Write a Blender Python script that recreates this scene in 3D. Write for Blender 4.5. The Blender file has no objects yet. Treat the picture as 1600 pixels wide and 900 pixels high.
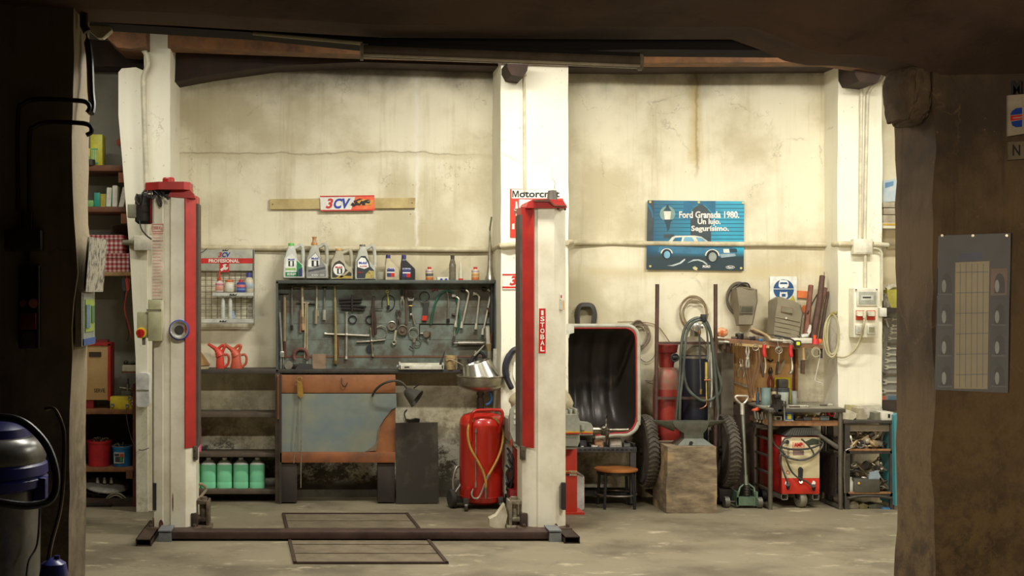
import bpy, bmesh, math, random
from mathutils import Vector, Matrix, noise
random.seed(7)
# ---------------------------------------------------------------- camera, world, light, exposure
F, VX, HY, CH = 2000.0, 500.0, 455.0, 1.85     # focal length in px, vanishing point, camera height
scn = bpy.context.scene
COL = scn.collection
cam = bpy.data.cameras.new('camera'); camo = bpy.data.objects.new('camera', cam); COL.objects.link(camo)
camo.location = (0, 0, CH); camo.rotation_euler = (math.pi/2, 0, 0)
cam.sensor_width = 36; cam.lens = F/1600*36
cam.shift_x = (800-VX)/1600; cam.shift_y = (HY-450)/1600
cam.clip_start = .05; cam.clip_end = 60
scn.camera = camo
scn.view_settings.view_transform = 'Standard'; scn.view_settings.look = 'None'
scn.view_settings.gamma = 1; scn.view_settings.exposure = 0.0; scn.view_settings.use_curve_mapping = False
w = bpy.data.worlds.new('world'); scn.world = w; w.use_nodes = True
w.node_tree.nodes['Background'].inputs[0].default_value = (1.0, .80, .52, 1)
w.node_tree.nodes['Background'].inputs[1].default_value = 0.018

def area(name, loc, size, size_y, power, color, rot=(0, 0, 0), spread=180):
    l = bpy.data.lights.new(name, 'AREA'); l.shape = 'RECTANGLE'; l.size = size; l.size_y = size_y
    l.energy = power; l.color = color; l.spread = math.radians(spread)
    o = bpy.data.objects.new(name, l); o.location = loc; o.rotation_euler = rot; COL.objects.link(o); return o
WARM = (1.0, .975, .88)
LAMPS = [(-1.75, 9.5, 3.93, 22), (1.4, 9.35, 3.93, 100), (4.3, 9.4, 3.93, 84), (-.2, 7.15, 3.5, 80), (3.6, 7.15, 3.5, 95)]  # last two: unseen lamps added behind the lintel as front fill
for i, (x, y, z, p) in enumerate(LAMPS):
    area('tube_and_fill_light', (x, y, z-.06), 1.3, .12, p, WARM, (math.radians(12 if i < 3 else 8), 0, 0))
# unseen fill light added behind the camera, aimed at the right pier
area('front_room_fill', (-2.2, -2.5, 1.9), 1.2, 1.8, 40, (1.0, .84, .62), (math.radians(90), 0, math.radians(-36)), 48)

# ---------------------------------------------------------------- helpers
def PX(px, Y): return (px-VX)*Y/F
def PZ(py, Y): return CH-(py-HY)*Y/F
def P(px, py, Y): return Vector((PX(px, Y), Y, PZ(py, Y)))
def lin(c):
    c = c/255.0
    return c/12.92 if c <= .04045 else ((c+.055)/1.055)**2.4
def RGB(c): return (lin(c[0]), lin(c[1]), lin(c[2]), 1)
MC = {}
def M(c, rough=.55, metal=0, c2=None, scale=9, bump=0, trans=0, thr=(.35, .7), emit=0, alpha=1, coat=0):
    key = (c, rough, metal, c2, scale, bump, trans, thr, emit, alpha, coat)
    if key in MC: return MC[key]
    m = bpy.data.materials.new('paint'); m.use_nodes = True; nt = m.node_tree; b = nt.nodes['Principled BSDF']
    b.inputs['Roughness'].default_value = rough; b.inputs['Metallic'].default_value = metal
    if coat: b.inputs['Coat Weight'].default_value = coat
    if trans: b.inputs['Transmission Weight'].default_value = trans
    if alpha < 1: b.inputs['Alpha'].default_value = alpha
    if c2 is None: c2 = tuple(x*.78 for x in c)
    tc = nt.nodes.new('ShaderNodeTexCoord')
    n = nt.nodes.new('ShaderNodeTexNoise'); n.inputs['Scale'].default_value = scale; n.inputs['Detail'].default_value = 6
    n.inputs['Roughness'].default_value = .65
    nt.links.new(tc.outputs['Object'], n.inputs['Vector'])
    r = nt.nodes.new('ShaderNodeValToRGB'); r.color_ramp.elements[0].position = thr[0]; r.color_ramp.elements[1].position = thr[1]
    r.color_ramp.elements[0].color = RGB(c); r.color_ramp.elements[1].color = RGB(c2)
    nt.links.new(n.outputs['Fac'], r.inputs[0]); nt.links.new(r.outputs[0], b.inputs['Base Color'])
    if emit:
        b.inputs['Emission Color'].default_value = RGB(c); b.inputs['Emission Strength'].default_value = emit
    if bump:
        bp = nt.nodes.new('ShaderNodeBump'); bp.inputs['Strength'].default_value = bump; bp.inputs['Distance'].default_value = .01
        nt.links.new(n.outputs['Fac'], bp.inputs['Height']); nt.links.new(bp.outputs[0], b.inputs['Normal'])
    MC[key] = m; return m
steel = M((172, 167, 152), .4, .55, (112, 102, 88)); chrome = M((220, 217, 205), .22, .65, (165, 160, 148))
dsteel = M((70, 66, 60), .5, .8, (40, 35, 30)); rust = M((110, 66, 44), .8, .2, (62, 40, 30), 25)
black = M((26, 25, 26), .55, 0, (40, 38, 36)); rubber = M((42, 40, 38), .8, 0, (60, 56, 50))
brass = M((175, 150, 85), .4, .9, (120, 95, 55)); white = M((228, 224, 208), .5, 0, (205, 198, 175))
redp = M((190, 46, 34), .38, 0, (165, 30, 22)); whitep = M((235, 232, 220), .6)
wood = M((150, 92, 48), .7, 0, (95, 58, 32), 14, .2); dwood = M((66, 46, 34), .8, 0, (40, 30, 24), 10, .3)
tan = M((186, 150, 98), .7, 0, (140, 105, 62), 10); greyp = M((140, 142, 130), .5, 0, (115, 115, 104))

def cr(pts, n=6, closed=False):
    pts = [Vector(p) for p in pts]; out = []; N = len(pts)
    rng = N if closed else N-1
    for i in range(rng):
        if closed: a, b, c, d = pts[i-1], pts[i], pts[(i+1) % N], pts[(i+2) % N]
        else: a, b, c, d = pts[max(i-1, 0)], pts[i], pts[i+1], pts[min(i+2, N-1)]
        for k in range(n):
            t = k/n
            out.append(.5*((2*b)+(c-a)*t+(2*a-5*b+4*c-d)*t*t+(3*b-a-3*c+d)*t**3))
    if not closed: out.append(pts[-1])
    return out

class B:
    def __init__(s): s.v = []; s.f = []; s.m = []
    def add(s, vs, fs, m=0, mx=None):
        k = len(s.v)
        for q in vs:
            q = Vector(q); s.v.append(mx @ q if mx else q)
        for q in fs: s.f.append([k+i for i in q]); s.m.append(m)
        return s
    def box(s, x0, x1, y0, y1, z0, z1, m=0, bev=0, mx=None):
        x0, x1 = min(x0, x1), max(x0, x1); y0, y1 = min(y0, y1), max(y0, y1); z0, z1 = min(z0, z1), max(z0, z1)
        if -.06 < z0 < 0 < z1: z0 = 0
        bm = bmesh.new(); bmesh.ops.create_cube(bm, size=1)
        for v in bm.verts: v.co = Vector(((x0+x1)/2+v.co.x*(x1-x0), (y0+y1)/2+v.co.y*(y1-y0), (z0+z1)/2+v.co.z*(z1-z0)))
        if bev: bmesh.ops.bevel(bm, geom=bm.edges[:], offset=min(bev, .45*min(x1-x0, y1-y0, z1-z0)), segments=2, profile=.5, affect='EDGES')
        s.addbm(bm, m, mx); return s
    def addbm(s, bm, m=0, mx=None):
        bm.verts.index_update()
        s.add([v.co.copy() for v in bm.verts], [[v.index for v in f.verts] for f in bm.faces], m, mx); bm.free()
    def pbox(s, a, b, t, u, Y, d, m=0, bev=0):
        "front face given in photo px at depth Y, d = depth going away"
        return s.box(PX(a, Y), PX(b, Y), Y, Y+d, PZ(u, Y), PZ(t, Y), m, bev)
    def cyl(s, p0, p1, r0, r1=None, seg=14, m=0):
        r1 = r0 if r1 is None else r1; p0 = Vector(p0); p1 = Vector(p1)
        q = (p1-p0).to_track_quat('Z', 'Y'); vs = []; fs = []
        for c, r in ((p0, r0), (p1, r1)):
            for i in range(seg):
                a = 2*math.pi*i/seg; vs.append(c+q @ Vector((r*math.cos(a), r*math.sin(a), 0)))
        for i in range(seg): fs.append([i, (i+1) % seg, seg+(i+1) % seg, seg+i])
        fs.append(list(range(seg))[::-1]); fs.append(list(range(seg, 2*seg)))
        return s.add(vs, fs, m)
    def tube(s, pts, r, seg=7, m=0, closed=False, smooth=0):
        if smooth: pts = cr(pts, smooth, closed)
        pts = [Vector(p) for p in pts]; n = len(pts); vs = []; fs = []; nrm = None
        for i, p in enumerate(pts):
            a = pts[i-1] if (i or closed) else p; b = pts[(i+1) % n] if (i < n-1 or closed) else p
            t = (b-a).normalized() if (b-a).length > 1e-9 else Vector((0, 0, 1))
            if nrm is None: nrm = t.orthogonal().normalized()
            nrm = (nrm-t*nrm.dot(t)); nrm = nrm.normalized() if nrm.length > 1e-6 else t.orthogonal().normalized()
            bn = t.cross(nrm); rr = r[i*(len(r)-1)//max(1, n-1)] if isinstance(r, (list, tuple)) else r
            for k in range(seg):
                an = 2*math.pi*k/seg; vs.append(p+(nrm*math.cos(an)+bn*math.sin(an))*rr)
        for i in range(n if closed else n-1):
            j = (i+1) % n
            for k in range(seg): fs.append([i*seg+k, i*seg+(k+1) % seg, j*seg+(k+1) % seg, j*seg+k])
        if not closed:
            fs.append(list(range(seg))[::-1]); fs.append(list(range((n-1)*seg, n*seg)))
        return s.add(vs, fs, m)
    def lathe(s, prof, o, axis=(0, 0, 1), seg=24, m=0, sx=1, sy=1):
        o = Vector(o); ax = Vector(axis).normalized()
        q = Matrix.Identity(3) if ax.z > .999 else ax.to_track_quat('Z', 'Y').to_matrix()
        vs = []; fs = []; n = len(prof)
        for r, h in prof:
            for k in range(seg):
                a = 2*math.pi*k/seg; vs.append(o+q @ Vector((r*math.cos(a)*sx, r*math.sin(a)*sy, h)))
        for i in range(n-1):
            for k in range(seg): fs.append([i*seg+k, i*seg+(k+1) % seg, (i+1)*seg+(k+1) % seg, (i+1)*seg+k])
        if prof[0][0] > 1e-4: fs.append(list(range(seg))[::-1])
        if prof[-1][0] > 1e-4: fs.append(list(range((n-1)*seg, n*seg)))
        return s.add(vs, fs, m)
    def prism(s, pts, y0, y1, m=0):
        n = len(pts)
        vs = [(x, y0, z) for x, z in pts]+[(x, y1, z) for x, z in pts]
        fs = [list(range(n)), list(range(n, 2*n))[::-1]]+[[i, n+i, n+(i+1) % n, (i+1) % n] for i in range(n)]
        return s.add(vs, fs, m)
    def pprism(s, pts, Y, d, m=0): return s.prism([(PX(a, Y), PZ(b, Y)) for a, b in pts], Y, Y+d, m)
    def zprism(s, pts, z0, z1, m=0):
        n = len(pts)
        vs = [(x, y, z0) for x, y in pts]+[(x, y, z1) for x, y in pts]
        fs = [list(range(n))[::-1], list(range(n, 2*n))]+[[i, (i+1) % n, n+(i+1) % n, n+i] for i in range(n)]
        return s.add(vs, fs, m)
    def sph(s, c, r, m=0, seg=14, sc=(1, 1, 1)):
        bm = bmesh.new(); bmesh.ops.create_uvsphere(bm, u_segments=seg, v_segments=max(6, seg//2), radius=r)
        s.addbm(bm, m, Matrix.Translation(Vector(c)) @ Matrix.Diagonal((*sc, 1))); return s
    def ring(s, c, R, r, axis=(0, 1, 0), seg=26, rs=7, m=0, a0=0, a1=360, sz=1):
        q = Vector(axis).to_track_quat('Z', 'Y'); full = abs(a1-a0) >= 360
        n = seg if full else seg+1
        pts = []
        for i in range(n):
            a = math.radians(a0+(a1-a0)*i/seg); d = q @ Vector((R*math.cos(a), R*math.sin(a), 0)); d.z *= sz; pts.append(Vector(c)+d)
        return s.tube(pts, r, rs, m, closed=full)
    def rough(s, x0, x1, y0, y1, z0, z1, cell=.12, amp=.02, m=0, fr=2.5, mx=None):
        bm = bmesh.new()
        def grid(o, u, v, nu, nv):
            g = [[bm.verts.new(o+u*(i/nu)+v*(j/nv)) for j in range(nv+1)] for i in range(nu+1)]
            for i in range(nu):
                for j in range(nv): bm.faces.new((g[i][j], g[i+1][j], g[i+1][j+1], g[i][j+1]))
        X = Vector((x1-x0, 0, 0)); Y = Vector((0, y1-y0, 0)); Z = Vector((0, 0, z1-z0)); o = Vector((x0, y0, z0))
        c = lambda L: max(1, min(90, int(round(L/cell))))
        nx, ny, nz = c(x1-x0), c(y1-y0), c(z1-z0)
        grid(o, X, Z, nx, nz); grid(o+X+Y, -X, Z, nx, nz); grid(o+Y, -Y, Z, ny, nz); grid(o+X, Y, Z, ny, nz)
        grid(o+Z, X, Y, nx, ny); grid(o+Y, X, -Y, nx, ny)
        bmesh.ops.remove_doubles(bm, verts=bm.verts[:], dist=1e-5)
        for v in bm.verts:
            p = v.co*fr; v.co += (noise.noise_vector(p)+.5*noise.noise_vector(p*2.7)+.25*noise.noise_vector(p*6.1))*amp
        s.addbm(bm, m, mx); return s

WL = {}
def mk(name, b, mats, parent=None, label=None, ang=35, org=None):
    if not isinstance(mats, (list, tuple)): mats = [mats]
    if parent is not None: o0 = WL[parent.name]
    elif org is not None: o0 = Vector(org)
    else:
        xs = [v.x for v in b.v]; ys = [v.y for v in b.v]; zs = [v.z for v in b.v]
        o0 = Vector(((min(xs)+max(xs))/2, (min(ys)+max(ys))/2, min(zs)))
    me = bpy.data.meshes.new(name); me.from_pydata([v-o0 for v in b.v], [], b.f)
    for mm in mats: me.materials.append(mm)
    me.polygons.foreach_set('material_index', b.m)
    bm = bmesh.new(); bm.from_mesh(me); bmesh.ops.recalc_face_normals(bm, faces=bm.faces[:]); bm.to_mesh(me); bm.free()
    me.polygons.foreach_set('use_smooth', [True]*len(me.polygons)); me.set_sharp_from_angle(angle=math.radians(ang)); me.update()
    o = bpy.data.objects.new(name, me); COL.objects.link(o); WL[o.name] = o0
    if parent is not None: o.parent = parent
    else: o.location = o0
    if label: o['label'] = label
    return o
def struct(name, b, mats, parent=None, ang=35):
    o = mk(name, b, mats, parent, ang=ang)
    if parent is None: o['kind'] = 'structure'
    return o
def solo(name, label, cat, b, mats, group=None, kind=None, ang=35):
    o = mk(name, b, mats, None, label, ang); o['category'] = cat
    if group: o['group'] = group
    if kind: o['kind'] = kind
    return o
class T:
    def __init__(s, name, label, cat, loc, group=None):
        s.o = bpy.data.objects.new(name, None); COL.objects.link(s.o); s.o.location = loc; s.o.empty_display_size = .05
        WL[s.o.name] = Vector(loc); s.o['label'] = label; s.o['category'] = cat
        if group: s.o['group'] = group
    def p(s, name, b, mats, label=None, parent=None, ang=35): return mk(name, b, mats, parent or s.o, label, ang)
def tmesh(txt, bold=0, shear=0, thick=.01):
    c = bpy.data.curves.new('t', 'FONT'); c.body = txt; c.size = 1; c.offset = bold; c.extrude = thick; c.shear = shear; c.resolution_u = 3
    o = bpy.data.objects.new('t', c); COL.objects.link(o); dg = bpy.context.evaluated_depsgraph_get(); dg.update()
    me = bpy.data.meshes.new_from_object(o.evaluated_get(dg))
    vs = [v.co.copy() for v in me.vertices]; fs = [list(p.vertices) for p in me.polygons]
    bpy.data.objects.remove(o); bpy.data.curves.remove(c); bpy.data.meshes.remove(me); return vs, fs
def text(b, txt, o, u, v, bold=0, shear=0, m=0, t=.0012):
    "fit the writing into the parallelogram o, o+u, o+v; raised t along the normal"
    vs, fs = tmesh(txt, bold, shear)
    if not vs: return b
    x0 = min(q.x for q in vs); x1 = max(q.x for q in vs); y0 = min(q.y for q in vs); y1 = max(q.y for q in vs)
    o = Vector(o); u = Vector(u); v = Vector(v); n = u.cross(v).normalized()
    b.add([o+u*((q.x-x0)/(x1-x0))+v*((q.y-y0)/(y1-y0))+n*(t if q.z > 0 else 0) for q in vs], fs, m); return b
def ptext(b, txt, a, c, t, u, Y, bold=0, shear=0, m=0, th=.0012):
    p = P(a, u, Y); return text(b, txt, p, (PX(c, Y)-PX(a, Y), 0, 0), (0, 0, PZ(t, Y)-PZ(u, Y)), bold, shear, m, th)
def ell(cx, cy, rx, ry, n=20, a0=0, a1=360): return [(cx+rx*math.cos(math.radians(a0+(a1-a0)*i/n)), cy+ry*math.sin(math.radians(a0+(a1-a0)*i/n))) for i in range(n if a1-a0 >= 360 else n+1)]
def rrect(a, b, t, u, r, n=5):
    o = []
    for cx, cy, s in ((b-r, t+r, -90), (b-r, u-r, 0), (a+r, u-r, 90), (a+r, t+r, 180)):
        for i in range(n+1):
            g = math.radians(s+90*i/n); o.append((cx+r*math.cos(g), cy+r*math.sin(g)))
    return o
WY = 11.5      # back wall
# ================================================================ SETTING
def NT(name):
    m = bpy.data.materials.new(name); m.use_nodes = True; nt = m.node_tree; return m, nt, nt.nodes['Principled BSDF']
def N(nt, t, **k):
    n = nt.nodes.new('ShaderNode'+t)
    for a, b in k.items():
        if a in n.inputs: n.inputs[a].default_value = b
        else: setattr(n, a, b)
    return n
def plaster(name, base, dirt, dark, grime=.5, low=1.0, lowz=1.1, streak=True, cracks=True, bump=.35, stain=False):
    m, nt, bs = NT(name); L = nt.links.new
    geo = N(nt, 'NewGeometry'); sep = N(nt, 'SeparateXYZ'); L(geo.outputs['Position'], sep.inputs[0])
    def noi(sx, sy, sz, sc, det=8, rg=.6):
        mp = N(nt, 'Mapping'); mp.inputs['Scale'].default_value = (sx, sy, sz); L(geo.outputs['Position'], mp.inputs[0])
        n = N(nt, 'TexNoise'); n.inputs['Scale'].default_value = sc; n.inputs['Detail'].default_value = det; n.inputs['Roughness'].default_value = rg
        L(mp.outputs[0], n.inputs['Vector']); return n.outputs['Fac']
    def ramp(x, a, b):
        r = N(nt, 'MapRange'); r.inputs[1].default_value = a; r.inputs[2].default_value = b; L(x, r.inputs[0]); r.interpolation_type = 'SMOOTHSTEP'; return r.outputs[0]
    def mth(op, x, y):
        n = N(nt, 'Math'); n.operation = op
        for i, q in enumerate((x, y)):
            if isinstance(q, (int, float)): n.inputs[i].default_value = q
            else: L(q, n.inputs[i])
        return n.outputs[0]
    def mix(f, c1, c2):
        n = N(nt, 'MixRGB'); L(f, n.inputs[0])
        for i, q in ((1, c1), (2, c2)):
            if isinstance(q, tuple): n.inputs[i].default_value = RGB(q)
            else: L(q, n.inputs[i])
        return n.outputs[0]
    big = noi(1, 1, 1, 1.1); c = mix(mth('MULTIPLY', ramp(big, .42, .66), grime), base, dirt)
    if streak:
        st = noi(9, 9, .45, 1.2, 6, .7); c = mix(mth('MULTIPLY', mth('MULTIPLY', ramp(st, .5, .72), ramp(big, .3, .55)), .55*grime+.12), c, dirt)
    z = sep.outputs['Z']; wob = mth('ADD', z, mth('MULTIPLY', mth('SUBTRACT', noi(1, 1, 1, 2.3), .5), 1.5))
    lowm = mth('MULTIPLY', ramp(wob, lowz, lowz-.75), low)
    fine = noi(1, 1, 1, 7, 10, .75)
    c = mix(mth('MULTIPLY', lowm, ramp(fine, .40, .6)), c, dark)
    c = mix(mth('MULTIPLY', lowm, .35), c, dirt)
    # fly specks and chips
    sp = noi(1, 1, 1, 34, 3, .5); c = mix(mth('MULTIPLY', ramp(sp, .70, .76), .55), c, dark)
    if cracks:
        d = noi(1, 1, 1, 1.7, 5, .7)
        vec = N(nt, 'VectorMath'); vec.operation = 'MULTIPLY_ADD'; cb = N(nt, 'CombineXYZ')
        for i in range(3): L(d, cb.inputs[i])
        L(cb.outputs[0], vec.inputs[0]); vec.inputs[1].default_value = (.9, .9, .9); L(geo.outputs['Position'], vec.inputs[2])
        vo = N(nt, 'TexVoronoi'); vo.feature = 'DISTANCE_TO_EDGE'; vo.inputs['Scale'].default_value = .9; L(vec.outputs[0], vo.inputs['Vector'])
        cm = mth('MULTIPLY', ramp(vo.outputs['Distance'], .010, .002), ramp(noi(1, 1, 1, 2.1), .5, .62))
        c = mix(mth('MULTIPLY', cm, .28), c, dark)
    if stain:
        xx = mth('ADD', sep.outputs['X'], mth('MULTIPLY', mth('SUBTRACT', noi(3, 1, 2, 3), .5), .10))
        def vline(x0, w, zlo, zhi, col, k):
            nonlocal c
            a = ramp(mth('ABSOLUTE', mth('SUBTRACT', xx, x0), 0), w, 0)
            f = mth('MULTIPLY', mth('MULTIPLY', a, ramp(wob, zlo, zlo+.3)), mth('MULTIPLY', ramp(wob, zhi+.3, zhi), k)); c = mix(f, c, col)
        vline(PX(1086, WY), .10, 2.6, 3.9, (186, 164, 108), .7); vline(PX(1088, WY), .022, 2.5, 3.9, (130, 104, 64), .5)
        vline(PX(651, WY), .03, 2.2, 3.8, (226, 222, 206), .7)
        # the old bed joint crack of the left bay, and the grimy line the pipe leaves
        zz = mth('ADD', z, mth('MULTIPLY', mth('SUBTRACT', noi(1, 1, 1, 2), .5), .16))
        def hline(z0, w, x0, x1, col, k):
            nonlocal c
            a = ramp(mth('ABSOLUTE', mth('SUBTRACT', zz, z0), 0), w, 0)
            f = mth('MULTIPLY', mth('MULTIPLY', a, ramp(sep.outputs['X'], x0, x0+.3)), mth('MULTIPLY', ramp(sep.outputs['X'], x1, x1-.6), k)); c = mix(f, c, col)
        hline(PZ(240, WY), .012, -1.4, 1.6, (120, 108, 80), .75); hline(PZ(243, WY), .05, -1.4, 2.4, (190, 178, 146), .5)
        hline(PZ(425, WY), .09, 2.2, 4.9, (196, 180, 138), .6)
        # tarred foot of the left bay with flaking whitewash
        foot = mth('MULTIPLY', ramp(wob, .62, .38), ramp(sep.outputs['X'], 1.5, 1.2)); c = mix(mth('MULTIPLY', foot, .9), c, (58, 50, 40))
        fl = mth('MULTIPLY', ramp(noi(1, 1, 1.3, 5.5, 12, .8), .44, .54), mth('MULTIPLY', ramp(z, .10, .2), ramp(z, .62, .45))); c = mix(mth('MULTIPLY', mth('MULTIPLY', fl, foot), .9), c, (212, 206, 184))
        # soot along the head of the wall
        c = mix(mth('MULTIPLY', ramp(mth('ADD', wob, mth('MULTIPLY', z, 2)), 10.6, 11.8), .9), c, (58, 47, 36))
    L(c, bs.inputs['Base Color']); bs.inputs['Roughness'].default_value = .85
    bp = N(nt, 'Bump'); bp.inputs['Strength'].default_value = bump; bp.inputs['Distance'].default_value = .03
    h = mth('ADD', mth('MULTIPLY', big, .7), mth('MULTIPLY', fine, .3)); L(h, bp.inputs['Height']); L(bp.outputs[0], bs.inputs['Normal'])
    return m
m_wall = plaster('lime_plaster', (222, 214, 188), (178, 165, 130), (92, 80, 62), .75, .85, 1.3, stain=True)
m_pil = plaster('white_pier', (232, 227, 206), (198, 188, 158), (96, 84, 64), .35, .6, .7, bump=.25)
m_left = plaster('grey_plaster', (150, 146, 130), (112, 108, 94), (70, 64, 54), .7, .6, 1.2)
m_brown = plaster('brown_render', (100, 80, 54), (50, 38, 27), (128, 104, 68), .95, .9, 1.5, bump=.9)
m_reveal = plaster('worn_render', (150, 134, 104), (100, 86, 62), (72, 58, 40), .8, .8, 1.6, bump=.6)
m_ceil = plaster('brown_ceiling', (86, 62, 44), (52, 36, 26), (40, 30, 22), .8, 0, 0, bump=.5)
m_floor = plaster('concrete', (130, 120, 97), (90, 81, 63), (72, 65, 50), .9, 0, -5, streak=False, bump=.55)
# light scuffed patches on the concrete
nt = m_floor.node_tree; bs = nt.nodes['Principled BSDF']; src = bs.inputs['Base Color'].links[0].from_socket
geo = N(nt, 'NewGeometry'); mp = N(nt, 'Mapping'); mp.inputs['Scale'].default_value = (1, 1.9, 1); nt.links.new(geo.outputs['Position'], mp.inputs[0])
n1 = N(nt, 'TexNoise'); n1.inputs['Scale'].default_value = 2.6; n1.inputs['Detail'].default_value = 10; n1.inputs['Roughness'].default_value = .72; nt.links.new(mp.outputs[0], n1.inputs['Vector'])
r1 = N(nt, 'MapRange'); r1.inputs[1].default_value = .57; r1.inputs[2].default_value = .67; nt.links.new(n1.outputs['Fac'], r1.inputs[0])
mu = N(nt, 'Math'); mu.operation = 'MULTIPLY'; mu.inputs[1].default_value = .55; nt.links.new(r1.outputs[0], mu.inputs[0])
mxn = N(nt, 'MixRGB'); nt.links.new(mu.outputs[0], mxn.inputs[0]); nt.links.new(src, mxn.inputs[1]); mxn.inputs[2].default_value = RGB((196, 184, 152)); nt.links.new(mxn.outputs[0], bs.inputs['Base Color'])
bs.inputs['Roughness'].default_value = .6
m_timber = M((132, 88, 48), .75, 0, (72, 46, 28), 5, .4); m_dark_timber = M((58, 38, 26), .85, 0, (34, 23, 17), 5, .5); m_black_beam = M((20, 15, 12), .9, 0, (14, 11, 9), 4, .4)

struct('floor', B().box(-5.2, 7.2, -4, 12.2, -.12, 0), m_floor)
struct('wall_back', B().rough(-1.45, 6.4, WY, WY+.25, 0, 4.25, .16, .006), m_wall)
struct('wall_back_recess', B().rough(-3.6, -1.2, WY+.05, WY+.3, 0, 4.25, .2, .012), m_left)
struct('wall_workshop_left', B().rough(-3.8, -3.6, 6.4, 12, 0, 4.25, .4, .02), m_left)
struct('wall_workshop_right', B().rough(6.4, 6.6, 6.4, 12, 0, 4.25, .4, .02), m_wall)
struct('ceiling', B().rough(-3.9, 6.7, 6.2, 12, 4.22, 4.4, .4, .02), m_dark_timber)
struct('ceiling_front', B().rough(-5.2, 7.2, -4, 6.3, 3.24, 3.42, .25, .03), m_ceil)
struct('wall_lintel', B().rough(-4.2, 7, 6.32, 6.6, 3.2, 4.3, .3, .012), m_black_beam)
YF, YB = 6.0, 6.4
# doorway piers of the dark front room
lf = B().rough(-5.2, PX(106, YF), YF, YB, 0, 3.35, .13, .012)
for v in lf.v:
    if v.x > -1.6: v.x += .03*min(1, max(0, v.z/3.2))+.03*math.exp(-((v.z-1.95)/.16)**2)
struct('wall_front_left', lf, [m_reveal])
struct('wall_front_right', B().rough(PX(1460, YF), 7.0, YF, YB, 0, 3.5, .11, .022), m_brown)
struct('wall_side_left', B().rough(-5.4, -5.2, -4, 6.4, 0, 3.4, .5, .02), m_brown)
struct('wall_side_right', B().rough(7.0, 7.2, -4, 6.4, 0, 3.4, .5, .02), m_brown)
# black lintel beam, its underside dropping to the right, with the lamp fixed to it
b = B()
b.pprism([(60, -60), (60, 20), (128, 34), (400, 51), (565, 68), (780, 82), (1005, 77), (1270, 79), (1450, 92), (1500, -60)], 6.42, .2)
struct('trim_1', b, m_black_beam)
# plaster haunch swelling down to the right pier
hb = B().pprism([(20, -60), (20, 8), (270, 20), (600, 39), (1000, 42), (1175, 42), (1225, 60), (1262, 77), (1300, 85), (1345, 85), (1385, 89), (1415, 98), (1470, 118), (1640, 90), (1640, -60)], 6.0, .3)
struct('trim_2', hb, m_ceil)
hb2 = B()
hb2 = B(); low = [(0, 7), (270, 20), (600, 39), (1000, 42), (1175, 42), (1225, 60), (1262, 77), (1300, 85), (1345, 85), (1385, 89), (1415, 98), (1470, 118), (1700, 112)]
nx, ny = 140, 16; vs = []
for i in range(nx+1):
    px = 1700*i/nx
    for (a, za), (c_, zc_) in zip(low, low[1:]):
        if a <= px <= c_: py = za+(zc_-za)*(px-a)/(c_-a); break
    for j in range(ny+1):
        t = j/ny; Yj = 6.0-1.7*t; x = PX(px, 6.0); z = PZ(py, 6.0)*(1-t)**1.6+(1-(1-t)**1.6)*3.3
        n_ = noise.noise_vector(Vector((x*1.6, Yj*1.6, 0)))*.10+noise.noise_vector(Vector((x*5, Yj*5, 0)))*.025; vs.append((x+n_.x*t, Yj+n_.y*t, z+n_.z*min(1, t*3)))
hb2.add(vs, [[i*(ny+1)+j, (i+1)*(ny+1)+j, (i+1)*(ny+1)+j+1, i*(ny+1)+j+1] for i in range(nx) for j in range(ny)])
struct('trim_3', hb2, m_ceil)
# broken masonry knob at the head of the right pier
kb = B(); bm = bmesh.new(); bmesh.ops.create_icosphere(bm, subdivisions=5, radius=1); kc = P(1417, 147, 6.15)
for v in bm.verts:
    p = v.co.copy(); q = Vector([math.copysign(abs(a)**.62, a) for a in p]); n_ = noise.noise_vector(p*2.2)*.14+noise.noise_vector(p*6)*.07+noise.noise_vector(p*13)*.04
    v.co = kc+Vector(((q.x+n_.x)*.068, (q.y+n_.y)*.16, (q.z+n_.z)*.150))
kb.addbm(bm)
struct('trim_4', kb, m_brown, ang=60)

# piers against the back wall
YP = 10.95
pc = B().rough(PX(783, YP), PX(888, YP), YP, WY+.02, 0, PZ(60, YP), .12, .006)
struct('trim_6', pc, m_pil)
YR = 11.2
struct('trim_7', B().rough(PX(1309, YR), PX(1378, YR), YR, WY+.02, 0, PZ(60, YR), .12, .008), m_pil)
# left pier: a tall column and a stepped, leaning plaster pilaster beside it
YL = 10.72
struct('trim_8', B().rough(PX(224, YL), PX(265, YL), YL+.03, WY+.02, 0, PZ(25, YL), .1, .008), m_pil)
g = B().pprism([(185, 113), (190, 107), (212, 105), (229, 112), (231, 806), (213, 806), (212, 560), (203, 400), (191, 250), (185, 180)], YL, .7)
for v in g.v:
    if v.z < .03: v.z = 0
struct('trim_9', g, m_pil)
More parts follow.
